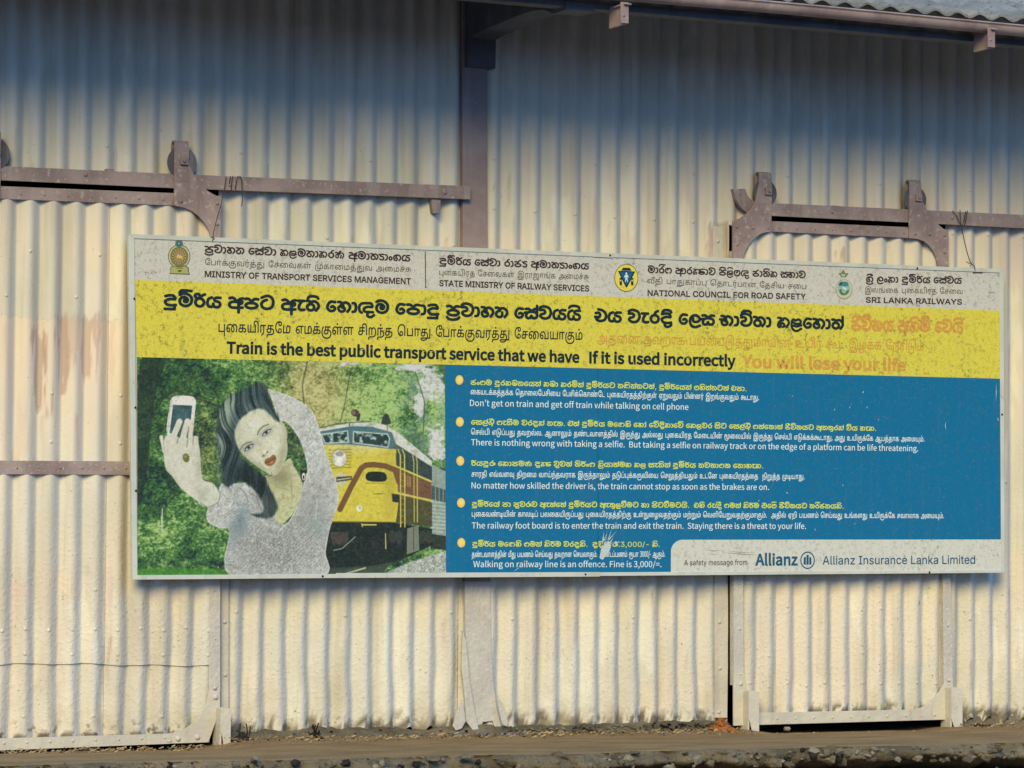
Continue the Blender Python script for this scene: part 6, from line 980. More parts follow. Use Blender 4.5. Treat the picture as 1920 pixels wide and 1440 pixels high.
[[76,-51,8,-2,51,7,12,4,10,9,3,6,1,12,-9,39,12,18,6,15,2,21,-4,21,-7,15,-13,15,-16,12,-15,7,-9,2,-15,-1,-27,-10,-24,14,-12,1,-22,-1,-8,-6,-2,-6,0,-6,4,-6,10,-4,21,1,10,-6,-11,-15,-12,-9,-10,-12,-6,-15,-2,-12,2,-15,6,-15,10,-12,13,-9,12,-5,12,-1,18,1,12,5,12,8,12,16,5,12,2,12,-2,15,-6,15,-8,10,-20,14,4,9,16,5,12,-4,18,-13,9,-15,3,-15,-3,-15,-27,-39,-2,-6,0,-6,4,-6,13,-6,3,-14,-56,-10,-5,-6,-1,-6,1,-6],[51,30,-11,6,-5,6,-4,12,1,9,7,11,6,5,15,4,9,-1,11,-7,5,-6,4,-12,-1,-9,-7,-12,-6,-4,-15,-4]],
[[62,-3,20,3,9,6,7,8,7,18,-1,24,-9,14,-16,10,-23,1,-21,-7,5,18,10,15,14,10,18,5,15,0,11,-2,10,-6,6,-8,7,-20,2,-38,4,-16,7,-16,8,-9,17,-8,21,-2,18,4,14,9,7,11,6,17,3,22,-2,21,-4,18,-7,18,-20,32,-20,-13,15,-20,10,-20,5,-24,0,-24,-2,-12,-5,-10,-7,-6,-10,-4,-10,0,-8,2,-7,4,-6,8,-4,15,-3,39,-3,20,-9,16,-13,12,-9,5,-15,3,-27,0,-22,-6,-11,-6,-10,-10,-11,-16,-7,-20,-2,-22,3,-24,6,-17,11,-13,13,-7],[56,15,-9,4,-6,7,-5,10,-2,16,16,10,18,2,8,-4,6,-8,3,-8,-1,-14,-4,-8,-6,-6,-9,-2],[127,170,6,0,6,4,3,4,2,8,-2,6,-3,6,-5,4,-7,1,-8,-1,-4,-4,-4,-6,-1,-6,2,-8,3,-4,4,-3]],
[[231,-80,34,3,18,5,15,7,12,9,10,12,7,21,0,13,-3,12,-6,9,-9,8,-11,4,-12,2,-13,-1,-15,-5,0,119,-21,-1,0,-93,-2,0,-32,0,1,26,-5,22,-11,21,-19,17,-16,8,-20,3,-22,-1,-18,-7,-13,-14,-5,-15,2,-19,8,-13,11,-8,16,-4,17,2,13,6,9,9,5,12,0,14,-4,15,1,0,13,-10,11,-17,5,-23,-2,-24,-132,0,-20,-2,-12,-7,-7,-10,-1,-15,5,-15,14,-14,19,-8,26,-4,36,1,28,6,26,11,21,17,15,22,37,0,2,-1,0,-56,21,0,0,30,6,5,9,3,13,1,11,-4,7,-8,2,-12,-1,-10,-4,-9,-13,-14,-24,-10,-30,-3,-23,1,-13,3,-11,6,-5,9,0,9,8,6,12,0,17,-4,3,17,-15,4,-15,1,-12,-3,-9,-6,-7,-9,-2,-10,3,-15,8,-11,8,-6,15,-6],[82,-13,-27,3,-18,8,-7,7,-2,9,2,6,6,4,18,2,119,-1,-14,-16,-23,-13,-22,-7],[108,79,-7,4,-4,6,-2,11,1,9,4,6,6,5,9,4,12,1,6,-7,3,-9,1,-9,-2,-11,-3,-6,-8,-5,-7,-1]],
[[71,-80,33,2,30,7,26,14,18,18,115,1,0,175,-21,0,-2,-158,-82,1,6,18,20,7,12,11,8,16,3,20,-1,28,-4,20,-12,25,-16,24,-19,-12,1,-1,15,-21,9,-20,5,-22,0,-26,-2,-10,-5,-11,-6,-6,-10,-4,-10,0,-9,2,-7,5,-6,6,-4,15,-3,41,-3,18,-8,16,-14,13,-9,5,-14,3,-27,1,-22,-7,-20,-13,-8,-9,-8,-15,-6,-29,1,-24,3,-13,6,-12,6,-9,17,-10,21,-3,18,6,9,7,5,7,5,14,0,18,-3,12,-8,10,-11,7,-17,4,-14,-2,-16,-6,7,23,13,15,9,6,11,4,20,0,17,-4,11,-12,6,-18,4,-41,5,-22,5,-9,8,-9,19,-9,-9,-20,-126,1,-12,-1,-8,-4,-5,-8,-1,-9,2,-13,6,-8,10,-6,13,-6],[56,-61,-15,4,-7,5,-4,8,1,3,4,1,116,0,-19,-12,-20,-7,-29,-3],[60,14,-10,3,-8,8,-6,12,-2,15,13,9,15,3,10,-2,6,-4,6,-9,1,-11,-1,-10,-6,-8,-7,-5]],
[[134,-80,38,3,31,11,13,9,12,11,9,12,7,15,5,18,1,27,-3,20,-8,16,-13,12,-16,6,-16,-1,-16,-7,-1,1,1,47,42,1,0,17,-130,-1,0,-137,22,1,1,119,43,-1,0,-119,21,1,1,52,13,7,13,2,12,-5,8,-11,4,-17,0,-19,-7,-29,-9,-13,-12,-12,-15,-8,-17,-6,-31,-3,-30,3,-24,8,-12,8,-11,10,-11,16,-7,18,-3,21,0,23,3,19,5,20,8,18,15,24,-18,11,-24,-43,-9,-34,-2,-35,5,-33,11,-24,17,-21,24,-16,30,-10]],
[[108,-69,38,-1,15,3,18,7,15,10,10,14,8,16,2,20,28,1,15,3,13,6,11,9,7,12,4,15,0,36,-8,30,-6,11,-9,9,-17,8,-14,2,-17,-3,-13,-7,-9,-12,-5,-15,0,-86,-56,-1,-1,1,0,119,-21,0,0,-138,76,0,2,-2,-7,-22,-11,-14,-18,-10,-24,-3,-16,0,-20,4,-26,13,-12,13,-7,10,-11,30,-4,24,1,33,13,-6,13,-2,13,2,13,6,7,9,4,12,1,15,-4,12,-13,13,-18,5,-18,-4,-15,-12,-11,-21,-6,-35,0,-36,4,-21,6,-19,12,-24,19,-20,23,-12],[215,19,0,71,2,16,4,9,6,6,9,3,10,-2,13,-8,8,-18,4,-29,-3,-25,-6,-12,-10,-8,-19,-4],[58,86,-10,4,-7,6,5,13,6,9,6,5,7,1,9,-1,5,-5,3,-6,0,-9,-1,-7,-9,-8]],
[[8,-32,16,0,1,1,18,47,3,10,-2,3,-24,-1]],
[[198,-71,20,0,1,2,-1,207,-21,0,0,-119,-85,-1,-2,1,0,119,-20,0,-1,-108,-11,-11,-14,-4,-12,4,-7,12,-1,107,-22,0,0,-101,4,-16,6,-12,11,-8,13,-4,18,3,14,8,2,-8,107,0]],
[[35,-3,4,0,7,5,5,7,0,5,0,5,-5,8,-7,4,-4,1,-5,-1,-7,-4,-4,-8,-1,-5,1,-5,4,-7,7,-5]],
[[25,0,78,2,17,4,14,8,10,10,7,13,2,17,-1,12,-4,9,-6,9,-7,6,-19,8,14,10,6,6,6,16,0,8,-2,15,-6,11,-9,9,-13,6,-15,3,-72,1],[48,106,0,59,42,-1,10,-2,9,-4,6,-5,3,-8,2,-9,-1,-9,-4,-7,-5,-6,-9,-5,-11,-3],[48,18,0,70,47,-1,13,-3,9,-4,7,-7,5,-8,1,-11,-1,-11,-5,-9,-7,-7,-10,-5,-12,-2]],
[[23,0,23,0,0,98,18,16,16,5,14,-3,5,-5,5,-17,1,-94,23,0,0,98,18,16,16,5,14,-3,5,-5,6,-17,1,-94,22,0,-1,102,-3,13,-6,11,-8,7,-10,5,-13,1,-8,-1,-15,-6,-22,-19,-7,14,-6,5,-15,6,-9,1,-8,-1,-15,-6,-20,-16,-2,20,-19,0]],
[[52,3,17,-2,18,3,18,8,11,9,7,9,3,-8,4,-4,8,-2,6,1,21,22,6,12,3,15,-2,21,-5,18,-8,11,-9,4,-9,0,-21,-10,-18,15,-16,7,-1,6,5,10,28,17,6,6,0,12,-4,5,-6,3,-9,-1,-33,-20,-10,-14,-8,-23,-18,-8,-12,-9,-11,-14,-6,-15,-3,-21,2,-15,6,-16,14,-17,10,-8],[66,30,-15,4,-9,8,-8,15,-2,12,6,18,7,9,12,7,12,3,18,-6,9,-7,8,-15,2,-12,-6,-18,-7,-9,-15,-9],[135,48,-3,3,2,15,-1,18,8,5,3,-8,1,-18]],
[[62,-48,7,-2,75,0,6,1,5,4,3,9,0,27,-1,6,-5,6,-11,2,-8,-5,-3,-6,-1,-16,-45,0,-1,19,34,10,14,8,9,9,10,15,10,21,6,18,2,21,-3,21,-6,21,-10,18,-8,9,-15,11,-15,7,-21,6,-30,4,-24,-5,-33,-18,-4,-5,-1,-6,3,-9,5,-4,9,-1,30,16,12,3,18,-1,27,-8,15,-7,10,-10,8,-18,4,-24,-1,-15,-4,-15,-8,-15,-12,-16,-9,-5,-15,-5,-30,1,-21,11,-6,5,-1,6,7,8,33,9,14,13,5,9,3,12,-1,9,-5,12,-13,15,-18,8,-48,-3,-6,-3,-4,-5,0,-12,7,-7,6,-1,42,2,6,-3,5,-9,-1,-6,-7,-7,-27,-6,-12,-6,-11,-14,-4,-18,3,-15,11,-12,19,-13,19,-8,0,-39]],
[[60,-57,39,-1,24,5,18,6,9,5,9,9,11,15,2,9,-7,8,-9,1,-6,-4,-18,-20,-36,-10,-30,1,-27,7,-19,23,19,1,13,8,5,9,3,30,3,6,12,1,6,-7,5,-12,-22,-15,-1,-9,6,-8,9,-1,21,12,10,9,2,9,-4,18,-11,18,-12,9,-15,3,-15,-4,-12,-9,-6,-14,-2,-27,-4,-2,-3,1,-4,10,1,9,4,18,8,15,11,9,39,15,4,9,-4,9,2,3,11,3,9,0,18,-10,13,-14,7,-21,-1,-12,-3,-9,-28,-42,3,-10,6,-3,6,0,7,4,29,43,5,23,-2,21,-7,18,-10,12,-16,14,-15,8,-12,3,-15,-1,-27,-10,-24,14,-33,1,-9,-8,0,-6,3,-7,9,-4,24,0,10,-7,-12,-15,-18,-15,-12,-24,-5,-21,-1,-15,5,-15,10,-12,-12,-9,-1,-9,14,-21,10,-10,15,-6],[24,162,10,3,14,20,27,6,27,0,24,-5,6,-4,10,-17,7,-3,10,3,4,9,-12,24,-13,10,-30,7,-33,1,-30,-6,-16,-9,-15,-24,2,-9]],
[[40,0,20,-2,18,2,14,9,11,15,5,18,-1,33,-2,7,-6,6,-12,0,-7,-7,0,-39,-4,-9,-7,-5,-15,-2,-13,4,-8,10,-4,14,3,9,6,9,25,12,11,9,10,23,18,6,9,-2,14,-9,10,-9,6,-12,3,-15,-3,-15,-27,-39,-2,-6,2,-9,8,-6,10,0,6,6,26,36,6,15,2,15,-2,18,-5,17,-8,13,-16,15,-18,11,-15,4,-21,-2,-21,-9,-18,12,-12,3,-27,0,-9,-7,-2,-9,5,-10,9,-3,21,1,10,-6,-13,-20,-12,-8,-9,-11,-7,-15,-1,-12,4,-21,10,-17,11,-10],[18,162,9,-2,6,2,16,21,26,6,27,0,24,-5,5,-4,9,-15,7,-5,12,2,5,6,1,6,-1,6,-11,18,-12,10,-27,8,-39,2,-30,-6,-18,-10,-15,-25,1,-9]],
[[62,-3,20,3,9,6,7,8,7,18,-1,24,-9,14,-16,10,-23,1,-21,-8,1,7,8,18,11,13,16,9,18,3,18,-3,14,-6,10,-11,6,-11,3,-17,0,-19,-3,-20,-9,-21,2,-15,108,0,1,138,-21,0,-1,-120,-66,0,11,34,1,18,-2,17,-4,15,-5,10,-9,11,-10,8,-21,9,-29,1,-22,-5,-20,-12,-15,-18,-8,-16,-3,-20,0,-26,6,-20,10,-15,15,-9],[56,15,-9,4,-6,7,-5,12,-2,14,16,10,18,2,8,-4,6,-8,3,-8,-1,-14,-4,-8,-6,-5,-9,-3],[123,171,13,-1,6,4,4,4,0,14,-7,9,-6,2,-8,-1,-6,-3,-4,-5,0,-14,3,-5]],
[[218,-71,20,0,1,2,0,207,-21,0,0,-119,-3,-1,-64,1,11,33,1,18,-2,17,-4,15,-5,10,-10,12,-9,7,-21,9,-29,1,-22,-5,-21,-12,-11,-12,-7,-13,-7,-27,-1,-20,3,-16,4,-12,9,-14,8,-6,9,-5,20,-2,18,5,13,11,6,17,1,18,-4,13,-7,11,-15,8,-14,2,-15,-2,-13,-6,-1,1,8,23,8,10,12,9,13,5,12,1,23,-4,9,-5,8,-8,7,-13,4,-12,0,-32,-4,-16,-8,-17,1,-15,89,-1],[58,14,-9,4,-8,8,-5,11,-2,15,16,10,15,2,8,-2,7,-7,4,-10,0,-12,-2,-9,-6,-6,-8,-4]],
[[48,-1,12,-2,12,2,16,9,2,-8,128,0,1,138,-22,0,-1,-120,-86,0,0,119,-1,1,-20,0,0,-108,-11,-11,-14,-4,-8,1,-5,4,-6,12,-2,106,-21,0,2,-108,2,-10,6,-11,7,-6],[117,170,13,2,6,10,0,12,-4,5,-6,3,-8,1,-6,-2,-5,-4,-3,-6,0,-8,2,-6,4,-5]],
[[119,-70,5,-1,1,1,20,70,49,0,1,18,-45,1,10,45,1,16,-2,12,-5,11,-9,9,-11,4,-12,2,-14,-2,-12,-7,-10,-12,-4,-13,-1,-16,3,-16,8,-18,10,-15,-58,-1,0,120,-20,0,-2,0,0,-137,101,-1,-18,-65],[127,19,-17,23,-6,12,-2,13,0,13,3,10,7,7,8,3,7,-1,6,-3,5,-8,1,-8,-3,-30,-8,-31]],
[[25,0,22,0,0,106,-3,48,88,-154,24,0,0,183,-22,0,0,-105,3,-48,-88,153,-24,0]],
[[19,-48,19,13,8,8,5,10,3,10,1,12,-2,14,-7,9,-4,3,-6,1,-8,-2,-7,-6,-1,-4,-1,-9,5,-7,7,-4,7,0,0,-8,-6,-12,-12,-10,-7,-4]],
[[120,-3,21,1,15,6,14,14,10,21,0,15,-8,24,7,9,0,39,3,9,-3,12,0,36,-3,9,-8,5,-9,-1,-7,-7,-2,-37,-30,0,-14,-5,-15,-12,-9,-18,0,-9,2,-9,12,-15,12,-6,30,-7,9,-8,5,-15,-4,-12,-7,-8,-15,-3,-18,4,-8,10,-2,24,-5,6,-6,2,-9,-2,-6,-6,-2,-27,-4,-4,-9,-4,-9,0,-9,4,-3,4,-5,15,-2,18,5,27,5,12,6,6,27,10,6,5,4,6,0,6,-7,9,-12,2,-27,-10,-11,-7,-13,-17,-8,-22,-4,-27,3,-24,7,-21,11,-15,15,-7,18,-3,15,3,15,8,18,-10],[147,98,-30,6,-6,5,0,5,5,6,7,3,27,0,1,-24]],
[[68,-48,7,-2,81,0,8,2,5,6,1,36,-3,6,-5,4,-9,1,-8,-5,-3,-6,-1,-16,-51,0,-1,19,4,3,33,4,18,7,15,10,10,12,4,15,-1,6,-3,12,-10,12,-15,10,-15,6,-29,5,32,26,36,-4,8,2,5,6,1,6,-2,7,-6,6,-33,5,-18,-1,-15,-8,-18,-17,-3,0,-21,20,-15,6,-15,1,-27,-4,-9,-6,-2,-12,8,-8,6,-2,27,3,9,-1,29,-25,-26,-4,-21,-9,-12,-8,-9,-11,-5,-16,4,-18,10,-12,15,-10,27,-9,1,-41],[69,30,-24,7,-12,11,5,9,19,10,18,3,30,0,27,-8,12,-11,-4,-9,-20,-10,-30,-4]],
[[68,-51,13,-1,18,4,42,0,6,4,3,5,0,24,6,12,-2,6,-4,4,-6,2,-6,-2,-45,-31,-15,0,0,36,27,4,48,19,4,4,2,6,-2,6,-4,4,-9,1,-39,-15,-18,-5,-15,2,-27,10,-6,0,-5,-3,-4,-9,3,-8,21,-10,0,-36,-6,2,-8,10,-13,30,-3,21,3,27,33,-17,27,-5,18,1,21,4,11,5,9,9,6,18,-1,12,-3,9,-6,9,-10,9,-12,8,-12,4,-15,-2,-21,-14,-27,12,-12,0,-12,-8,-7,-15,-8,-9,-5,-63,2,-18,5,-18,11,-21,12,-15,18,-12],[78,75,-15,5,-30,16,6,14,21,-10,12,-2,12,3,21,13,12,-6,9,-9,1,-12,-3,-6,-4,-3,-18,-4]],
[[58,0,20,-1,18,2,18,5,12,6,12,10,9,11,9,16,8,20,4,30,-3,21,-5,18,-5,12,-11,16,-20,14,8,4,9,-6,9,0,8,8,2,9,-16,30,-6,7,-12,6,-12,1,-12,-4,-36,0,-30,-7,-12,-10,-12,-20,-1,-9,5,-9,-13,-7,-5,-8,0,-6,3,-6,5,-4,6,-1,42,19,15,-1,24,-4,18,-8,9,-5,7,-8,6,-12,5,-21,1,-18,-5,-21,-8,-15,-11,-15,-10,-6,-15,-5,-21,-1,-21,7,-12,8,-5,6,5,10,33,8,9,6,8,9,5,9,3,12,-2,12,-6,12,-14,14,-15,6,-48,-3,-9,-7,-2,-10,3,-6,5,-4,6,-1,42,2,6,-3,4,-6,1,-6,-7,-9,-28,-7,-12,-6,-11,-14,-4,-15,2,-15,12,-15,19,-13],[90,192,-27,4,-19,-1,4,6,6,3,30,4,2,-1,7,-15]],
[[146,-63,16,2,15,7,27,24,4,6,0,6,-7,9,-9,1,-36,-28,-15,0,-9,4,-5,5,0,30,2,1,57,1,9,7,1,6,-1,6,-6,6,-6,1,-84,1,-12,5,-4,5,-1,6,2,6,8,9,19,11,18,2,42,-4,9,4,3,5,1,9,5,6,1,6,-12,30,-7,9,-9,6,-21,4,-78,-3,-15,-2,-12,-5,-18,-15,-12,-18,-6,-18,-1,-24,3,-27,8,-21,8,-10,24,-15,6,0,6,3,4,10,-4,10,-21,14,-5,15,-3,21,1,18,4,12,9,14,12,9,18,3,72,3,9,-2,6,-6,6,-17,-42,2,-24,-6,-15,-8,-14,-13,-9,-12,-3,-12,2,-15,9,-15,12,-9,21,-6,2,-3,-1,-30,2,-9,6,-9,15,-12],[26,162,7,-1,6,3,12,16,6,5,33,5,18,1,9,-17,9,-6,9,-3,15,-1,12,5,9,-7,9,-1,6,4,4,9,-2,6,-17,27,-12,10,-15,3,-18,-4,-39,0,-33,-5,-18,-9,-18,-25,1,-9]],
[[29,-3,15,3,10,9,4,12,2,27,6,4,10,-1,10,-18,-22,-15,-1,-9,6,-8,6,-1,6,1,19,11,9,9,2,15,-9,21,-12,15,-15,5,-18,-2,-15,-10,-6,-14,-3,-28,-3,-1,-3,1,-4,10,5,24,10,21,13,8,33,11,6,8,0,6,-4,6,2,3,14,4,12,-4,15,-10,10,-11,5,-12,2,-15,-3,-12,-29,-45,0,-6,6,-6,9,-1,6,3,27,37,6,15,2,12,-1,18,-5,18,-8,12,-11,12,-19,13,-18,6,-21,-2,-21,-9,-15,10,-12,5,-27,0,-9,-4,-3,-10,6,-9,30,-2,10,-7,-12,-15,-13,-10,-8,-11,-9,-18,-6,-24,1,-15,7,-17,9,-9],[24,162,10,3,14,20,27,6,27,0,24,-5,6,-4,10,-17,7,-3,10,3,4,9,-12,24,-13,10,-30,7,-33,1,-30,-6,-16,-9,-15,-24,2,-9]],
[[52,3,20,-2,15,3,12,4,17,13,10,15,6,15,2,15,-3,21,-6,15,-9,12,-14,11,-9,4,6,12,6,6,35,18,3,6,0,6,-3,6,-5,4,-12,0,-29,-13,-13,-10,-7,13,-11,9,-15,6,-18,0,-16,-9,-13,-18,-3,-12,2,-12,7,-12,15,-15,-10,-14,-6,-16,-2,-18,2,-16,6,-15,10,-14,14,-11],[66,30,-15,4,-9,8,-8,15,-2,12,6,18,7,9,12,7,12,3,18,-6,9,-7,8,-15,2,-12,-6,-18,-7,-9,-15,-9],[42,138,-9,5,-6,7,3,8,6,6,15,-4,8,-22,-2,-2]],
[[75,-3,24,0,21,3,12,5,15,10,9,11,9,18,5,19,3,21,-1,21,-5,21,-7,21,-11,18,-14,13,-15,8,-18,6,-18,2,-24,-4,-36,-15,-7,-7,-1,-9,5,-8,9,-3,39,15,15,3,24,-6,16,-10,7,-9,7,-15,6,-33,-1,-24,-11,-27,-8,-9,-10,-5,-18,-2,-24,0,-15,3,-12,7,-11,9,-6,9,0,18,2,9,3,2,24,-12,15,-1,27,6,17,11,6,15,-3,21,-11,17,-15,6,-36,3,-8,-5,-3,-9,2,-7,6,-6,36,-4,3,-13,-12,-5,-15,-2,-30,15,-9,1,-9,-2,-8,-7,-5,-9,-6,-27,0,-15,3,-12,16,-21,12,-9,16,-9]],
[[65,-6,31,1,24,9,24,20,14,24,3,12,1,18,-8,33,-11,24,-8,8,-12,6,-24,3,-12,-4,-6,-5,-7,7,-8,2,-27,-7,-21,-10,-11,-18,-6,-21,-1,-21,1,-18,8,-24,9,-15,12,-12,18,-9],[60,24,-9,2,-8,7,-8,12,-5,12,-2,27,7,27,10,6,27,8,2,-2,-2,-21,-3,-3,-17,-6,-6,-9,0,-6,3,-6,5,-4,9,-1,21,7,11,10,4,9,5,30,13,-3,8,-12,7,-24,1,-21,-5,-12,-11,-14,-15,-11,-18,-4],[4,171,8,-2,9,3,14,26,7,4,54,1,57,-4,9,7,2,10,-5,8,-9,3,-84,5,-33,-2,-15,-8,-10,-15,-10,-24,1,-6]],
[[66,-80,30,2,29,8,23,12,18,19,76,1,0,176,-21,-1,0,-157,-1,-1,-45,1,9,28,1,32,-6,24,-12,16,-13,8,-16,2,-14,-2,-16,-7,0,38,44,1,0,18,-130,-1,1,-137,21,1,0,119,43,-1,1,-119,20,1,0,62,20,9,16,-2,12,-8,6,-16,1,-21,-2,-18,-5,-17,-6,-11,-116,0,-12,-3,-8,-5,-4,-8,0,-10,2,-9,6,-8,11,-8,11,-4],[54,-61,-12,3,-8,6,-4,8,4,4,106,0,-15,-11,-19,-7,-24,-4]],
[[62,-3,20,3,9,6,7,8,7,18,-1,24,-9,14,-12,8,-10,4,-12,0,-14,-3,-10,-5,0,7,9,17,15,14,18,8,21,3,28,-3,20,-8,-11,-14,-9,-22,-3,-19,0,-21,5,-18,9,-12,12,-7,15,-2,15,3,13,8,8,12,4,16,0,20,-5,22,-10,19,-13,17,18,7,21,2,19,-2,18,-7,-15,-21,-7,-17,-4,-19,1,-21,5,-18,8,-12,12,-7,15,-2,15,3,13,8,8,12,4,14,1,23,-5,21,-8,18,-13,16,21,7,38,1,1,-118,0,-2,20,0,1,120,42,1,1,17,-95,0,-24,-4,-20,-8,-22,11,-26,5,-30,-4,-15,-5,-13,-8,-21,10,-26,6,-25,0,-27,-6,-23,-13,-15,-17,-8,-18,-4,-25,3,-26,9,-22,8,-7,9,-6],[56,15,-9,4,-6,7,-5,10,-2,16,16,10,18,2,8,-4,6,-8,3,-8,-1,-14,-4,-8,-6,-6,-9,-2],[160,15,-6,3,-5,8,-3,10,-1,15,5,29,6,13,7,9,10,-14,7,-13,4,-15,1,-16,-3,-16,-4,-8,-8,-5],[263,15,-6,3,-5,8,-2,10,-1,16,6,29,5,12,8,10,9,-13,7,-14,4,-14,1,-20,-3,-14,-5,-9,-7,-4]],
[[4,0,24,0,32,56,36,-56,25,0,-45,68,41,68,-23,0,-29,-53,-33,53,-25,0,41,-65]],
[[76,-3,18,1,15,6,13,8,9,10,5,13,2,14,-1,12,-4,11,-6,8,-7,7,-20,11,-40,18,-11,9,-4,7,-1,8,1,7,3,7,12,9,18,3,16,-2,14,-6,12,-9,12,15,-15,12,-9,4,-19,6,-11,0,-16,-1,-14,-5,-11,-7,-9,-10,-6,-11,-2,-14,2,-12,4,-10,14,-16,52,-24,14,-9,8,-12,0,-17,-4,-7,-6,-6,-7,-4,-9,-3,-12,-1,-18,3,-18,8,-14,12,-14,-16,18,-14,10,-6,23,-6]],
[[91,-45,17,0,36,10,6,3,4,5,0,12,-7,7,-9,1,-39,-10,-4,2,-5,12,2,3,22,6,12,6,14,12,10,15,10,21,6,18,2,21,-3,21,-6,20,-6,13,-11,15,-10,8,-18,8,-24,8,-21,3,-18,0,-18,-5,-30,-17,-4,-5,-1,-6,3,-9,5,-4,9,-1,30,16,15,3,33,-5,21,-9,12,-11,9,-19,4,-24,-3,-24,-14,-27,-8,-10,-9,-5,-15,-5,-15,-1,-15,2,-12,5,-15,11,-2,3,2,6,6,5,30,7,15,12,9,18,1,9,-3,12,-12,18,-16,9,-18,2,-36,-3,-6,-3,-5,-8,1,-9,4,-5,9,-3,42,2,8,-6,3,-9,-8,-10,-27,-6,-12,-6,-12,-17,-3,-18,3,-12,12,-13,18,-12,22,-8,14,-32,9,-9]],
[[73,-2,-12,0,-11,3,-10,5,-9,6,-7,7,-6,9,-4,16,23,0,3,-10,5,-7,8,-6,13,-3,12,-1,11,2,10,5,7,7,4,10,1,11,-3,11,-6,9,-9,6,-9,4,-10,1,-20,1,0,17,43,51,0,1,-74,0,0,19,103,0,0,-16,-54,-62,0,3,20,0,12,-4,14,-10,8,-8,6,-15,0,-17,-2,-11,-8,-14,-13,-11,-16,-7]],
[[77,-2,-15,1,-6,3,-12,6,-10,10,-8,13,-5,15,-3,19,-2,21,2,21,3,19,6,16,7,12,10,10,12,7,14,3,7,1,7,-1,14,-3,12,-7,9,-10,8,-12,6,-16,3,-19,1,-21,-1,-21,-3,-19,-6,-15,-7,-13,-10,-10,-12,-6,-14,-4],[77,17,13,3,8,5,6,8,6,10,3,12,3,15,0,16,0,17,-3,14,-3,13,-6,10,-6,8,-8,5,-13,3,-14,-3,-7,-5,-7,-8,-5,-10,-4,-13,-2,-14,0,-17,0,-16,2,-15,4,-12,5,-10,7,-8,7,-5]],
[[80,180,-56,-206,-19,0,56,206]],
[[114,83,0,-19,-75,0,0,19]],
[[22,0,126,1,22,5,14,10,10,16,5,20,-1,30,-5,24,-9,17,-14,13,-18,5,-22,-1,-3,12,0,10,3,10,6,10,9,7,9,3,-2,-21,2,-7,6,-8,9,-5,9,-2,10,0,11,3,11,7,6,13,-1,17,-7,11,-8,5,-12,4,-16,2,-18,-2,-12,-3,-12,-6,-14,-16,-6,-12,-2,-13,1,-15,4,-14,-9,-13,-4,-17,-1,-82,-55,0,0,2,0,118,-22,0],[122,18,0,68,2,20,4,10,5,4,9,3,10,-1,8,-3,6,-6,8,-17,3,-28,-3,-26,-5,-12,-9,-7,-15,-4],[178,165,-6,3,-4,8,1,10,5,9,18,-4,4,-3,3,-6,-1,-8,-4,-6,-7,-4]],
[[149,-80,42,3,33,10,14,7,13,11,15,23,8,21,2,24,-2,21,-9,21,-11,11,-14,6,-18,1,-19,-7,-1,1,1,47,42,0,1,17,-130,0,0,-137,21,1,0,118,1,1,42,0,1,-119,21,0,0,51,10,6,14,4,13,-4,8,-8,5,-15,2,-24,-3,-16,-7,-18,-13,-15,-13,-9,-18,-8,-22,-5,-28,-1,-31,3,-26,9,-22,15,-11,12,-8,14,-7,16,-5,18,-2,21,1,29,21,-8,14,1,10,3,8,5,6,8,4,9,1,12,-4,18,-11,12,-17,5,-20,-2,-11,-8,-10,-12,-8,-19,-4,-18,-1,-24,1,-23,6,-30,7,-19,10,-17,12,-15,25,-19,32,-11],[59,86,-10,3,-7,6,3,11,5,9,6,7,8,2,8,-1,6,-4,3,-4,2,-9,-1,-8,-4,-6,-6,-4]],
[[39,-2,35,0,26,6,12,8,7,7,9,17,0,21,-6,18,-14,12,-21,6,16,7,10,8,8,12,2,14,-1,14,-6,14,-10,10,-15,6,-23,3,-19,-2,-21,-7,-15,-10,10,-14,18,10,12,3,15,2,12,-2,14,-8,7,-13,-2,-16,-8,-12,-9,-6,-11,-3,-31,-1,-1,-18,35,-2,13,-4,8,-4,7,-8,3,-8,1,-13,-4,-11,-4,-6,-9,-7,-19,-5,-29,2,-30,9,0,-19,12,-6]],
[[58,-2,25,0,13,4,11,7,9,11,6,10,8,33,0,48,-4,19,-5,17,-7,13,-10,11,-12,7,-14,3,-14,0,-14,-3,-17,-12,-8,-10,-6,-15,-5,-29,0,-44,2,-20,6,-16,7,-14,9,-10,8,-5],[65,16,-9,3,-6,5,-10,18,-5,30,0,38,4,24,7,16,12,10,18,2,8,-2,7,-4,6,-8,5,-10,6,-28,0,-41,-4,-25,-9,-18,-6,-6,-7,-3]],
[[5,-61,21,0,1,1,65,260,-19,0,-2,-2]],
[[10,66,60,0,0,19,-58,1,-2,-1]],
[[45,0,28,0,36,152,38,-152,28,0,38,183,-22,0,-30,-159,-1,0,-14,60,-25,99,-21,0,-26,-99,-12,-60,-32,159,-24,0]],
[[25,0,23,0,0,82,70,0,0,20,-70,0,0,62,83,0,0,19,-106,0]],
[[66,-3,16,1,14,5,12,7,9,11,6,13,2,15,-1,12,-4,10,-6,9,-8,7,-20,9,17,10,11,15,4,20,-1,13,-5,12,-8,8,-11,7,-13,4,-15,1,-10,0,-18,-6,-23,-15,12,-15,18,13,20,5,17,-4,11,-10,3,-15,-1,-9,-4,-9,-6,-7,-10,-5,-12,-4,-18,-1,0,-18,20,-1,14,-3,11,-6,7,-7,4,-9,2,-10,-2,-10,-3,-8,-6,-7,-7,-5,-9,-3,-11,-1,-18,3,-15,7,-12,11,-12,-15,15,-12,8,-6,22,-6]],
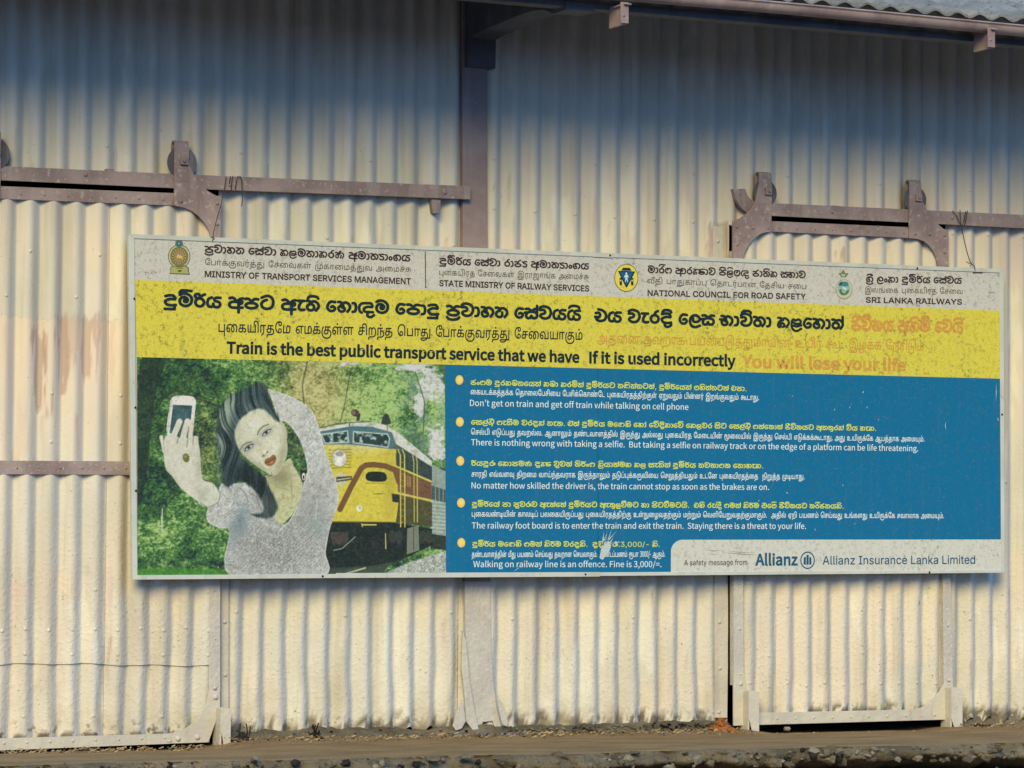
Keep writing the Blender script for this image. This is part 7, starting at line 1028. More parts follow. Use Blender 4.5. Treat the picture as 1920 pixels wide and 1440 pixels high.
[[70,-3,16,3,14,7,11,13,9,19,5,24,1,29,-1,29,-5,24,-9,18,-11,13,-14,8,-16,2,-17,-2,-14,-8,-11,-13,-8,-18,-6,-24,-2,-29,2,-29,6,-24,8,-19,11,-13,14,-7],[70,15,-10,2,-9,6,-7,11,-5,14,-3,20,-2,24,2,24,3,20,5,14,7,11,9,5,10,2,9,-2,9,-5,7,-11,5,-14,3,-20,1,-24,-1,-24,-3,-20,-5,-14,-7,-11,-9,-6]],
[[3,-45,17,0,74,243,-16,0]],
[[10,114,120,0,0,17,-120,0],[10,54,120,0,0,17,-120,0]],
[[66,-3,22,3,15,8,12,13,5,17,-4,16,-10,12,-16,8,-36,9,-8,4,-5,6,-1,9,3,8,8,6,9,3,13,0,11,-3,8,-6,5,-10,19,5,-4,11,-10,12,-14,7,-15,3,-22,-2,-9,-3,-12,-7,-6,-7,-4,-8,-2,-9,0,-10,6,-14,12,-10,12,-5,33,-8,9,-5,6,-8,-1,-12,-4,-5,-7,-5,-8,-2,-12,-2,-12,2,-7,4,-7,6,-4,10,-21,-5,6,-15,11,-11,15,-7]],
[[58,-3,13,1,11,4,8,7,8,9,2,0,0,-17,1,-1,18,0,2,1,0,89,-2,16,-3,9,-8,11,-10,6,-12,4,-24,2,-21,-6,-15,-10,-11,-16,20,-7,9,11,8,5,10,3,12,1,15,-5,5,-5,3,-6,2,-13,-4,-6,-43,-7,-17,-5,-13,-7,-9,-13,-2,-9,1,-13,2,-9,6,-9,15,-11,12,-3],[59,16,-14,3,-9,8,-3,10,4,12,5,5,10,4,34,6,12,3,1,-22,-7,-15,-14,-11]],
[[30,0,20,0,1,2,0,115,32,1,-1,18,-31,0,1,22,4,7,5,3,11,2,10,-2,6,18,-3,2,-21,2,-18,-6,-9,-7,-5,-9,-2,-9,-1,-23,-25,0,-2,-1,0,-17,27,-1]],
[[62,-2,24,0,20,5,15,11,5,7,5,11,-21,6,-5,-10,-8,-7,-11,-3,-13,-1,-11,2,-10,5,-7,6,-5,9,-4,9,-1,13,99,1,-2,30,-4,10,-7,14,-7,7,-10,8,-21,7,-24,-2,-12,-4,-10,-6,-10,-10,-6,-11,-7,-23,-1,-14,1,-17,4,-13,5,-12,15,-17,11,-7],[35,79,3,15,9,14,14,8,13,3,14,-3,10,-6,9,-14,4,-15,-1,-2]],
[[48,0,16,-2,13,3,-5,18,-14,-1,-8,2,-4,7,-1,9,0,81,28,1,0,18,-27,0,-2,33,-19,0,-2,-1,0,-30,-1,-2,-20,0,0,-18,21,-1,0,-83,1,-12,8,-14]],
[[20,-50,16,-2,12,2,11,7,9,11,66,168,-2,0,-22,0,-40,-114,-8,28,-31,86,-24,0,51,-137,-6,-18,-6,-9,-10,-4,-14,1,-5,-18]],
[[19,0,21,0,1,2,0,84,2,12,4,8,7,7,9,5,9,1,9,-1,7,-4,5,-4,4,-8,2,-102,21,0,0,2,0,86,2,11,4,8,6,6,7,4,11,2,9,-1,7,-3,6,-5,4,-8,2,-10,0,-92,21,0,1,98,-2,12,-6,12,-8,8,-10,6,-12,3,-14,-1,-12,-3,-9,-6,-9,-9,-4,-9,-6,13,-9,9,-9,5,-14,1,-10,-2,-11,-6,-7,-7,-6,-10,-2,22,-19,0,-2,-1]],
[[57,-52,25,-2,22,5,11,5,7,6,9,16,3,19,0,138,-1,1,-20,0,-1,-22,-12,14,-12,8,-17,2,-19,-3,-11,-5,-10,-8,-8,-11,-5,-12,-5,-23,0,-16,2,-14,9,-19,12,-13,10,-6,12,-4,22,-1,16,6,14,16,2,-1,-2,-38,-4,-9,-9,-7,-17,-4,-18,0,-14,7,-11,12,-17,-11,-1,-1,4,-6,11,-10,10,-5],[67,22,-15,6,-11,12,-5,18,0,22,5,18,9,12,14,7,15,1,9,-2,7,-4,11,-13,6,-18,0,-23,-5,-16,-9,-12,-15,-8]],
[[19,0,21,0,1,2,0,84,3,13,7,9,10,7,11,2,16,-1,0,22,-16,0,-12,-4,-11,-7,-7,-11,-2,20,-19,0,-2,-1]],
[[60,-2,14,-1,15,1,20,9,9,7,8,10,6,14,4,13,1,17,-1,14,-7,23,-7,11,-9,9,-12,8,-12,4,-15,1,-13,-1,-20,-9,-9,-7,-8,-10,-6,-13,-4,-14,-1,-16,1,-16,7,-22,7,-11,9,-9,12,-8],[65,18,-13,6,-10,14,-6,19,0,21,6,20,10,13,13,7,15,0,14,-4,7,-6,6,-8,7,-18,0,-25,-6,-19,-10,-14,-13,-6]],
[[1,0,23,0,18,56,67,0,17,-56,25,0,-62,183,-26,0],[48,74,28,90,27,-90]],
[[9,0,103,0,0,18,-74,0,71,106,0,12,-93,0,0,-19,64,0,-71,-105]],
[[38,0,16,-1,12,3,-5,17,-15,1,-3,3,-1,6,-1,151,-1,2,-19,0,-2,-2,1,-156,2,-8,4,-8]],
[[20,0,21,0,0,2,0,134,-21,0,-1,-1],[28,159,11,3,5,4,2,5,-3,11,-4,3,-6,3,-7,-1,-5,-2,-4,-5,-2,-4,3,-11,5,-4]],
[[19,0,21,0,1,2,0,79,2,13,5,11,7,7,9,5,11,1,10,-1,9,-4,8,-8,3,-9,1,-94,2,-2,19,0,1,2,0,97,-6,17,-11,14,-18,7,-23,0,-16,-8,-8,-7,-4,-8,-2,22,-19,0,-2,-1]],
[[16,0,106,0,0,20,-76,1,74,97,0,17,-1,1,-101,0,0,-20,74,0,-76,-100]],
[[52,0,20,-1,15,4,10,7,9,14,2,-24,19,0,1,1,0,135,-20,0,-2,-1,0,-84,-4,-15,-5,-8,-7,-6,-9,-3,-9,-1,-11,2,-8,4,-7,7,-4,9,-1,96,-22,0,0,-87,2,-18,4,-10,8,-11,9,-6]],
[[60,-2,23,0,21,6,16,12,10,18,0,2,-20,6,-6,-12,-9,-8,-12,-4,-13,-1,-9,2,-9,5,-6,7,-6,11,-5,20,2,22,7,18,12,12,14,4,10,0,9,-2,12,-8,9,-13,20,5,-6,14,-9,10,-12,8,-14,5,-13,1,-15,-1,-20,-9,-9,-7,-8,-10,-6,-13,-4,-14,-1,-16,1,-16,7,-22,7,-11,9,-9,12,-8]],
[[19,0,21,0,1,2,-1,48,15,14,50,-63,28,-1,-61,78,56,57,-1,1,-25,0,-57,-59,-3,-1,-2,106,-21,0]],
[[57,-2,17,-1,14,3,12,8,10,13,2,-1,1,-20,20,0,1,2,-1,180,-21,0,0,-67,-2,0,-10,13,-11,7,-13,3,-12,0,-12,-3,-15,-8,-10,-10,-7,-12,-5,-13,-2,-23,1,-18,4,-15,5,-12,11,-14,12,-7],[64,18,-8,3,-7,6,-9,15,-5,21,1,21,8,18,9,10,15,6,15,0,15,-8,10,-16,4,-20,-2,-23,-6,-18,-10,-11,-15,-5]]]
ROW_DATA = [
(4196,148,[0,2,1,188,2,175,3,77,4,181,5,251,6,133,1,185,2,175,7,145,8,182,9,170,4,181,2,181,7,77,10,181,11,146,12,280,9,191,2,181,13,77,14,181,2,122,15,76,16,95,17,181]),
(6662,140,[18,-14,19,180,20,194,21,160,22,206,23,266,24,261,25,160,26,206,18,378,27,180,28,181,23,290,29,261,30,206,31,373,29,282,20,207,28,160,32,290,25,214,26,207,23,272,33,366,28,280,32,290,34,215,35,181]),
(6445,182,[36,-22,37,226,38,110,37,188,39,111,40,160,41,161,42,161,43,237,44,191,40,215,41,162,45,160,38,173,39,188,46,161,43,159,41,191,40,161,39,229,47,160,41,150,48,161,37,173,49,110,47,183,39,150,36,227,45,226,38,173,45,188,50,173,47,186,36,150,47,226,38,150,40,189]),
(3270,148,[51,2,52,170,53,181,17,145,5,260,6,134,1,184,2,176,10,145,2,145,54,77,14,175,12,191,9,191,2,181,13,77,14,181,2,121,15,77,16,95,17,181]),
(5702,140,[55,-22,28,194,29,290,56,207,57,241,58,65,59,160,18,311,27,180,28,181,23,290,29,261,30,206,60,373,58,281,20,160,61,160,20,256,62,160,29,261,33,311,28,280,32,290,34,215,35,181]),
(5093,182,[39,-14,40,160,45,162,40,172,47,162,36,217,37,226,38,110,37,188,39,111,40,160,41,161,42,161,43,237,44,191,41,215,45,161,37,172,63,110,64,142,45,246,42,172,39,238,47,160,41,150,48,161,37,173,49,110,47,182,39,150]),
(3790,148,[9,0,2,181,65,77,66,145,12,245,2,190,10,77,67,145,2,302,1,76,68,245,69,187,70,170,71,172,54,281,2,175,72,77,7,181,73,251,74,184,2,185,1,76]),
(5425,140,[75,-14,59,261,57,206,19,171,20,194,26,160,29,273,20,206,76,160,55,195,77,299,59,225,20,206,78,160,24,174,19,160,20,194,79,160,18,414,59,180,27,206,57,181,56,65,27,346,28,181,19,290]),
(4914,182,[38,-22,45,188,40,173,37,161,43,110,38,192,45,188,63,172,49,209,43,183,80,191,38,186,49,188,37,183,63,110,44,208,43,148,41,191,41,228,43,161,45,191,81,173,39,247,45,161,44,172,47,148,40,150,42,162]),
(2275,148,[82,2,83,251,15,169,7,95,2,181,51,146,52,169,53,182,17,145,5,260,6,133,1,185,17,175]),
(3742,140,[60,-12,84,281,62,253,28,261,29,290,55,311,28,195,29,290,56,206,57,241,58,66,59,160,18,311,27,180,28,181,23,290]),
(2714,182,[39,-14,41,160,37,161,63,177,45,142,38,172,85,188,45,168,41,240,45,161,37,173,63,110,64,141,45,247,42,172,39,170]),
(5166,148,[51,2,52,170,53,181,17,145,12,260,86,190,87,188,12,256,88,191,72,107,5,250,3,134,2,181,71,77,9,211,5,251,86,133,2,187,51,77,0,239,1,187,2,175,3,77,4,181,5,251,6,133,1,185,17,175,89,191]),
(3336,148,[90,13,17,163,1,260,88,176,10,106,91,146,5,238,83,134,73,169,74,253,2,185,92,77,13,175,2,181,7,146,8,182,5,169,3,133,2,182,93,76]),
(1904,148,[94,-1,92,175,13,176,17,182,12,259,95,191,96,181,5,251,1,133,89,175]),
(9085,140,[55,-22,28,194,29,290,56,207,57,241,58,65,59,160,18,206,32,180,97,320,32,200,21,215,22,206,30,265,98,268,27,372,57,181,99,66,100,217,59,197,77,311,19,225,20,195,26,160,18,378,19,180,20,194,21,160,22,207,23,265,58,261,25,160,26,206,18,378,27,180,28,181,23,290,56,261,20,240,22,160,101,266]),
(8622,140,[33,-8,59,281,28,206,79,290,59,413,23,207,99,261,20,217,29,160,19,311,56,195,102,241,19,308,103,194,25,254,26,206,32,273,20,215,56,160,57,240,102,66,104,414,56,266,57,241,24,65,105,266,78,332,60,279,106,281,21,215,29,206,18,311,107,180,58,198,57,160,103,65,101,254]),
(6196,183,[108,-8,109,150,110,97,111,141,112,68,111,209,113,69,114,173,115,94,116,152,117,194,116,155,113,138,114,117,118,151,119,154,117,152,120,155,111,71,121,68,114,184,109,94,110,97,112,141,113,152,118,118,122,154,109,152,114,97,113,150,116,117,109,139,123,97,111,130,121,69,116,127,114,195,115,94,110,152,114,141,124,150,116,200,115,195,110,151,123,141,116,131]),
(2517,183,[125,-25,126,73,111,137,114,69,111,150,113,69,119,173,113,152,116,117,127,138,111,211,112,69,121,153,122,127,109,151,109,98,116,96,121,139,114,127,120,95,128,71]),
(2429,183,[129,0,122,133,119,151,124,208,111,201,120,69,120,70,120,128,122,70,113,152,116,117,128,195,122,130,119,151,109,152,120,153,111,71,126,69,116,81]),
(8296,148,[54,-1,15,175,66,95,9,175,51,251,10,169,7,146,130,182,4,181,5,181,17,134,131,190,7,251,130,181,2,182,7,146,10,181,96,145,131,182,51,250,52,170,53,182,17,145,87,191,4,256,132,182,131,208,4,182,87,181,93,187,133,182,51,133,52,169,53,182,5,145,17,134,131,190,70,251,95,172,131,182,4,181,87,182,93,187,90,251,86,163,2,188,134,76]),
(14960,140,[28,-14,29,290,56,206,78,240,21,174,29,206,25,206,59,206,21,207,29,206,77,311,59,226,20,206,28,160,84,290,18,253,19,180,27,195,57,180,28,66,56,290,18,346,19,180,27,194,57,181,21,65,77,206,29,226,20,206,135,160,18,412,78,180,55,278,28,195,29,290,56,206,57,241,58,66,59,160,25,206,59,206,57,206,136,66,22,217,30,265,137,373,138,200,23,284,26,261,101,273,19,319,57,195,102,65,79,309,24,308,60,265,99,282,62,217,22,261,23,266,26,260,101,273,105,320,78,333,20,173,26,160,139,273]),
(7094,183,[140,-25,122,172,112,151,141,153,114,69,142,150,116,142,114,138,122,150,112,152,114,208,109,94,110,98,111,140,112,69,110,209,112,140,127,153,142,211,116,141,114,138,122,151,126,151,126,81,114,138,109,94,110,97,111,141,112,68,124,209,115,200,111,152,120,69,116,71,114,194,110,95,120,140,143,71,111,138,112,69,142,152,122,198,112,151,121,209,116,127,120,139,120,70,118,128,115,154,122,152,112,152,116,152]),
(12236,148,[5,0,73,133,144,185,145,169,66,245,88,175,146,107,9,181,1,251,10,175,147,146,148,169,4,251,88,181,13,107,134,181,149,133,93,163,51,251,52,169,53,182,17,146,9,259,5,181,150,134,95,208,5,251,3,133,151,182,5,146,152,133,91,175,7,170,2,182,5,76,152,134,5,244,7,134,8,181,1,169,10,176,153,214,87,185,5,257,73,133,144,185,145,169,66,245,93,175,5,181,13,134,2,182,93,76,94,250,92,176,13,176,17,181,87,191,12,256,4,190,154,182,10,182,148,145,92,251,17,175,3,259,88,182,7,106,134,182]),
(23396,140,[77,-14,27,225,155,181,19,253,57,194,97,171,103,200,76,254,19,194,26,195,59,377,23,207,99,261,155,217,84,253,139,254,156,172,79,328,20,308,157,160,101,315,59,320,135,206,78,412,23,173,20,262,98,160,25,267,59,206,57,207,155,65,60,358,158,282,100,263,26,197,33,377,155,281,84,253,26,253,55,378,28,195,29,290,56,206,57,240,58,66,59,160,18,311,32,180,28,215,78,290,56,173,57,241,102,65,159,414,28,308,84,290,56,253,57,241,155,65,60,358,158,282,100,263,26,197,77,378,27,225,155,181,19,253,57,195,97,170,103,200,21,254,29,206,21,206,105,207,78,333,20,173,26,160,160,273,33,167,26,281,104,377,56,267,57,241,158,65,21,263,18,206,29,180,156,311,19,329,25,194,59,207,20,206,29,160,33,311,28,280,32,290,161,215,101,240,139,215]),
(15092,183,[108,-8,115,150,116,152,109,138,116,97,111,195,113,68,112,174,122,152,114,152,115,94,111,152,112,68,142,153,124,197,109,200,122,97,112,152,142,152,124,197,111,201,114,69,115,94,114,208,110,94,143,140,111,138,112,69,142,153,110,197,113,197,116,116,120,139,126,71,111,81,116,69,162,138,163,182,119,164,114,152,114,150,110,94,143,141,111,138,112,69,142,152,110,198,113,196,116,117,120,139,126,71,111,81,116,69,122,194,112,152,109,208,110,97,111,141,120,69,124,71,110,200,128,141,114,186,109,94,110,98,121,140,143,128,122,194,109,151,122,153,112,152,114,208,115,94,116,152,116,195,127,138,142,155,116,141,122,195,126,151,110,137,118,197,120,155,110,71,114,141,126,94,122,82,109,151,164,97,121,288,110,127,112,141,117,208,116,155,120,194,111,71,126,69,116,81,114,195,115,94,109,152,116,97,110,138,114,141,116,94,112,139,111,152,112,69,142,153,162,140]),
(8514,148,[53,2,17,146,51,190,165,170,5,247,7,133,2,182,86,76,9,188,11,182,147,280,67,170,166,370,1,176,93,175,72,251,53,181,15,145,66,95,167,245,17,181,2,191,93,76,9,182,7,181,7,251,8,181,73,239,88,184,168,106,131,182,51,250,52,170,53,182,17,145,4,259,1,182,13,176,2,181,66,77,13,175,5,251,4,133,2,181,3,77,88,181,7,107,134,181]),
(17115,140,[27,-12,20,180,58,160,59,160,57,206,97,171,169,200,23,261,98,261,170,268,59,366,57,206,99,65,28,218,32,290,23,319,20,261,171,160,100,241,59,197,23,206,58,262,20,160,29,160,60,311,158,281,100,263,59,197,20,206,157,160,101,316,59,319,103,206,76,254,55,195,21,194,29,206,158,206,23,263,57,261,28,66,56,290,77,346,27,225,157,181,25,314,59,207,57,206,56,65,26,241,101,273,104,320,78,266,18,174,79,180,55,413,28,195,29,290,56,206,57,240,58,66,59,160,25,206,28,206,59,290,107,417,57,197,138,66,25,283,59,207,31,311,172,283,56,199,20,241,26,160,139,272]),
(9909,183,[173,-25,122,181,164,207,110,231,114,141,114,95,116,94,109,138,115,153,122,152,124,151,113,257,143,117,111,138,120,69,120,71,116,71,127,138,114,211,115,94,116,152,127,195,109,155,111,97,123,69,116,130,109,138,111,153,113,69,174,117,114,125,115,95,116,151,114,195,109,94,110,97,111,141,112,69,121,208,110,128,112,140,112,153,122,153,114,151,113,150,114,117,122,94,118,152,110,211,113,141,113,173,122,117,122,151,112,152,110,208,113,141,114,173,115,94,116,152,117,195,109,154,110,97,143,141,116,138,113,138,110,173,109,141,116,97,122,195,112,151,162,153]),
(11491,148,[51,2,52,170,53,181,5,145,175,134,86,260,2,187,176,145,1,188,165,176,1,178,12,244,88,191,93,107,5,181,93,133,51,251,52,169,53,182,17,146,87,190,12,256,88,191,154,107,177,181,178,169,9,176,87,182,3,256,2,182,68,145,87,187,178,188,9,176,87,181,89,187,134,191,90,202,95,163,10,251,88,145,179,107,66,280,9,176,131,181,180,251,181,181,9,146,182,250,5,185,183,133,94,242,92,175,13,176,17,181,87,191,13,256,65,182,54,145,4,176,17,181,180,191,134,181]),
(24779,140,[55,-22,28,194,29,290,23,207,135,261,172,412,56,199,57,241,102,66,29,413,20,206,84,160,172,253,76,200,19,299,84,195,28,253,29,290,56,206,57,241,158,66,76,262,19,195,26,194,55,378,28,195,29,290,56,206,57,240,58,66,59,160,25,206,59,206,57,207,136,65,22,218,104,370,30,267,184,267,28,265,106,290,23,214,59,261,136,206,22,218,101,265,32,320,136,214,138,217,101,284,77,320,23,225,98,261,57,268,18,65,56,180,138,241,23,284,59,260,136,207,22,217,32,266,20,214,22,160,101,266,139,214,33,277,59,280,57,207,155,65,137,358,99,201,57,217,19,170,56,195,185,240,101,412,77,320,27,225,171,181,23,241,26,261,104,378,62,266,29,261,98,207,26,267,104,378,56,267,57,240,158,66,21,262,18,207,29,180,27,311,23,181,20,261,84,160,20,253,29,160,33,311,28,280,32,290,161,215,101,241,139,214]),
(11232,183,[108,-8,115,150,116,152,109,194,110,97,111,141,120,69,124,71,110,200,128,141,126,186,122,81,122,152,114,152,117,150,122,154,110,152,109,140,127,98,111,210,113,69,114,173,122,94,116,208,112,138,114,153,116,94,109,139,114,153,115,94,116,152,114,194,109,95,110,96,111,141,112,69,110,208,112,141,127,153,116,211,186,138,111,125,114,68,114,151,115,94,116,152,114,194,109,95,110,96,111,141,112,69,162,152,187,182,114,149,110,94,128,141,111,130,112,69,142,153,114,196,115,95,116,151,109,139,116,97,111,194,113,69,110,173,114,197,115,94,109,152,116,97,110,138,114,141,114,151,122,94,128,207,122,131,119,151,109,152,120,153,111,71,126,69,116,81,162,138]),
(5653,148,[51,2,52,170,53,181,17,145,9,260,5,182,150,133,95,209,66,250,9,176,131,181,180,251,181,181,9,145,1,251,10,175,147,146,180,170,134,181,147,202,188,169,17,176,165,259,134,179,189,63,133,154,190,63,190,154,190,154,191,154,192,85,180,223,134,181]),
(12852,140,[59,-12,135,206,78,413,23,173,20,261,98,160,25,267,59,207,57,206,102,65,193,414,26,214,19,378,56,195,185,241,101,412,77,319,27,225,171,181,23,241,26,261,59,377,23,207,99,261,20,217,79,160,77,413,27,226,56,180,84,241,20,253,22,160,101,266,139,214,59,278,135,206,78,412,76,173,19,195,185,194,101,412,194,320,19,288,20,194,195,265,196,143,196,143,196,143,197,143,198,99,156,185,22,328,101,266,139,214]),
(6028,183,[199,-6,110,219,120,141,143,71,111,138,112,69,142,152,122,197,112,151,109,209,110,97,111,141,120,69,124,70,110,201,128,141,120,186,111,71,112,69,116,152,111,195,113,69,110,172,112,141,122,209,126,151,126,81,116,82,112,138,121,153,116,127,162,139,200,125,111,138,112,69,116,153,111,194,113,69,201,173,174,138,202,70,202,139,202,139,203,138,204,98,162,139]),
(2704,182,[45,-6,205,239,206,132,207,141,208,92,209,146,210,82,211,208,208,218,205,146,205,132,206,132,212,140,208,154,207,213,213,92,214,94,211,150]),
(766,183,[215,-1,120,152,120,71,111,71,110,69,112,140,216,153]),
(3750,182,[45,-6,217,172,217,69,218,69,206,60,219,141,220,147,37,206,219,110,205,148,221,132,213,148,206,94,219,140,222,148,208,142,63,214,206,141,219,140,223,148,206,137,63,208,218,141,211,61,218,218,209,61,208,82,224,145])]
LINES = [["header", [383.5, 473.7, 769.4, 490.4], 12.5, 2.0], ["header_thin", [384.4, 496.5, 771.4, 510.2], 8.7, -1.0], ["header", [384.4, 519, 770, 532.7], 11, 7.5], ["header", [823.7, 495.8, 1104.3, 505.4], 11.7, 2.0], ["header_thin", [823.7, 515.6, 1104.3, 523.8], 8.5, -1.0], ["header", [824, 536, 1104.3, 546.2], 10.8, 7.5], ["header", [1214.6, 511.8, 1510.8, 521.9], 11.3, 2.0], ["header_thin", [1214, 531, 1511.5, 542], 8.3, -1.0], ["header", [1214.6, 554.4, 1510.5, 561.3], 10.5, 7.5], ["header", [1623.7, 529.2, 1803.4, 532.1], 11, 2.0], ["header_thin", [1621.7, 548.2, 1804.8, 551], 8, -1.0], ["header", [1623.7, 567.1, 1803.4, 570.9], 9.9, 7.5], ["headline", [306.9, 574.2, 1089.2, 601.3], 21.2, 5.0], ["headline", [1113.9, 603.2, 1582.2, 618.2], 20.2, 5.0], ["warning", [1596.3, 619.6, 1806, 624.2], 20, 5.0], ["headline", [409.7, 622, 1092, 637.2], 15, 2.0], ["warning", [1119.8, 642.5, 1732.5, 656.7], 14.5, -0.5], ["headline", [426, 661.9, 1085.4, 679.5], 20.6, 10.5], ["headline", [1105.8, 680.4, 1378.1, 686.4], 20.2, 10.5], ["warning", [1392.7, 688.2, 1697.5, 694.6], 21.2, 10.5], ["body_yellow", [882.5, 721.7, 1399.6, 733.5], 8.3, 1.5], ["body_white", [882.5, 739.3, 1423, 750.2], 8.2, 2.5], ["body_white", [881.2, 761, 1290.7, 768.5], 11.4, 1.75], ["body_yellow", [883.3, 796.2, 1642.8, 808], 8.2, 1.5], ["body_white", [883.3, 814.6, 1733.3, 828], 8.1, 2.5], ["body_white", [883.3, 834.9, 1721.6, 846.1], 11.3, 1.75], ["body_yellow", [883.3, 873.4, 1430.8, 878.2], 8.2, 1.5], ["body_white", [884.1, 893.7, 1508.4, 898.3], 8.1, 2.5], ["body_white", [884.1, 915.7, 1441.7, 918.6], 11.2, 1.75], ["body_yellow", [884.7, 950.1, 1581.5, 953.6], 8.2, 1.5], ["body_white", [884.7, 968.5, 1769.7, 971.6], 8.1, 2.5], ["body_white", [884.7, 990.8, 1511.3, 991.7], 11.2, 1.75], ["body_yellow", [885.5, 1024.9, 1236.8, 1025.4], 8.2, 1.5], ["body_white", [884.7, 1044.4, 1247, 1043.8], 8.1, 2.5], ["body_white", [887.4, 1063.3, 1240, 1063.3], 11.2, 1.75], ["footer_black", [1282.8, 1060, 1401, 1059], 9.8, 0.5], ["footer_blue", [1417.3, 1059.6, 1494.7, 1059.4], 20.5, 8.5], ["footer_blue", [1542.8, 1058.4, 1828.4, 1057], 15.8, 2.0]]
def inside(p, loop):
    c = False; n = len(loop); x, y = p
    for i in range(n):
        (x1, y1), (x2, y2) = loop[i], loop[i - 1]
        if (y1 > y) != (y2 > y) and x < (x2 - x1) * (y - y1) / (y2 - y1) + x1: c = not c
    return c
GLYPHS = []
for raw in GLYPH_DATA:
    loops = []
    for seq in raw:
        x = y = 0; l = []
        for i in range(0, len(seq), 2):
            x += seq[i]; y += seq[i + 1]
            if not l or l[-1] != (x, y): l.append((x, y))
        if len(l) > 2 and l[0] == l[-1]: l.pop()
        if len(l) > 2: loops.append(l)
    # outer rings run one way, counters the other; then tessellate each outer ring with its counters
    info = []
    for i, l in enumerate(loops):
        depth = sum(inside(l[0], k) for j, k in enumerate(loops) if j != i)
        ar = sum(l[k - 1][0] * l[k][1] - l[k][0] * l[k - 1][1] for k in range(len(l)))
        if (ar > 0) != (depth % 2 == 0): l = l[::-1]
        info.append((depth, l))
    flat, nrm, tris = [], [], []
    for d0, l in info:
        if d0 % 2: continue
        group = [l] + [k for d1, k in info if d1 == d0 + 1 and inside(k[0], l)]
        o = len(flat); pts = [q for g in group for q in g]
        t = tessellate_polygon([[Vector((x, y, 0)) for x, y in g] for g in group])
        for a, b, c in t:
            A, B, Cc = pts[a], pts[b], pts[c]
            k = (B[0] - A[0]) * (Cc[1] - A[1]) - (B[1] - A[1]) * (Cc[0] - A[0])
            if k: tris.append((o + a, o + b, o + c) if k > 0 else (o + b, o + a, o + c))
        for g in group:
            n = len(g)
            for i in range(n):
                e1 = np.subtract(g[i], g[i - 1]); e2 = np.subtract(g[(i + 1) % n], g[i])
                n1 = np.array((e1[1], -e1[0])) / (np.hypot(*e1) + 1e-9); n2 = np.array((e2[1], -e2[0])) / (np.hypot(*e2) + 1e-9)
                v = n1 + n2; L2 = v @ v
                v = v * (2 / L2) if L2 > .6 else v * (2 / .6 if L2 > 1e-6 else 0)
                nrm.append(v)
        flat += pts
    GLYPHS.append((np.array(flat, float).reshape(-1, 2), np.array(nrm, float).reshape(-1, 2), tris))
ROWS = []
for w, href, seq in ROW_DATA:
    x = 0; row = []
    for i in range(0, len(seq), 2):
        x += seq[i + 1]; row.append((seq[i], x))
    ROWS.append((w, href, row))
INK = {'header': ink((58, 40, 42), .5), 'header_thin': ink((74, 62, 56), .5), 'headline': ink((20, 42, 50), .3), 'warning': ink((204, 132, 66), .5),
       'body_yellow': ink((205, 208, 92), .25), 'body_white': ink((216, 222, 214), .3), 'footer_black': ink((52, 44, 42), .3), 'footer_blue': ink((0, 84, 112), .4)}
LET = {}
TD = BD + .0016
for (style, ends, h, off), (w, href, row) in zip(LINES, ROWS):
    x0, y0, x1, y1 = ends
    a, b = P(x0, y0, TD), P(x1, y1, TD); top = P(x0, y0 - h, TD)
    sx = (b.x - a.x) / w; sz = (top.z - a.z) / href; sl = (b.z - a.z) / (b.x - a.x)
    key = {'header_thin': 'header', 'body_yellow': 'body', 'body_white': 'body', 'footer_black': 'footer', 'footer_blue': 'footer'}.get(style, style)
    mb = LET.setdefault(key, MB())
    for g, gx_ in row:
        pts, nrm, tris = GLYPHS[g]
        q = pts + nrm * off * np.array((min(1.6, .7 * sz / sx + .3), 1.0))
        X = a.x + (q[:, 0] + gx_) * sx; Z = a.z + (X - a.x) * sl + q[:, 1] * sz
        mb.add(np.stack([X, np.full(len(X), -TD), Z], 1).tolist(), tris, 0, False, INK[style])
LET['header'].build('lettering', M_PRINT, header, attr='col')
LET['headline'].build('lettering', M_PRINT, slogan, attr='col')
o = LET['warning'].build('faded_lettering', M_FADE, slogan, attr='col'); o['label'] = 'sun-faded orange warning words'
LET['body'].build('lettering', M_PRINT, field, attr='col')
LET['footer'].build('lettering', M_PRINT, footer, attr='col')
# rule between the first two headings
f = Flat(); f.poly([(796.6, 471), (798.2, 471), (798.8, 539), (797.2, 539)], TD, ink((70, 60, 58), .3)); f.build('rule', header)
# bullets
for x, y in ((861.4, 712.5), (862.2, 791), (863, 864.2), (864.4, 942.8), (864.9, 1017.6)):
    f = Flat(); f.ell(x, y, 7.3, 8.9, TD, ink((232, 190, 92), .4), 28); f.ell(x + .6, y - .4, 4.6, 5.8, TD + .0006, ink((240, 204, 112), .4), 20)
    f.build('bullet', field)
# emblem 1: wheel of petals on a stand
def E1(x, y): return (310 + x * 60 / 1152, 445 + y * 75 / 1440)
def pe(pts): return [E1(*p) for p in pts]
f = Flat(); d = TD
dk, gd, ol = ink((92, 92, 76), .5), ink((176, 168, 104), .6), ink((116, 116, 58), .6)
def ring_px(cx, cy, rx, ry, w, d, col): c = E1(cx, cy); f.ell(c[0], c[1], rx * 60 / 1152, ry * 75 / 1440, d, col, 44, ((rx - w) * 60 / 1152, (ry - w) * 75 / 1440))
def disc_px(cx, cy, rx, ry, d, col): c = E1(cx, cy); f.ell(c[0], c[1], rx * 60 / 1152, ry * 75 / 1440, d, col, 44)
ring_px(500, 690, 400, 430, 26, d, dk)
disc_px(500, 690, 340, 370, d, gd); ring_px(500, 690, 320, 350, 70, d + .0005, ol)
disc_px(500, 690, 215, 245, d + .0005, ink((150, 124, 92), .5))
for k in range(16):
    a = 2 * math.pi * k / 16
    disc_px(500 + 222 * math.cos(a), 690 + 250 * math.sin(a), 24, 28, d + .001, ink((98, 92, 52), .5))
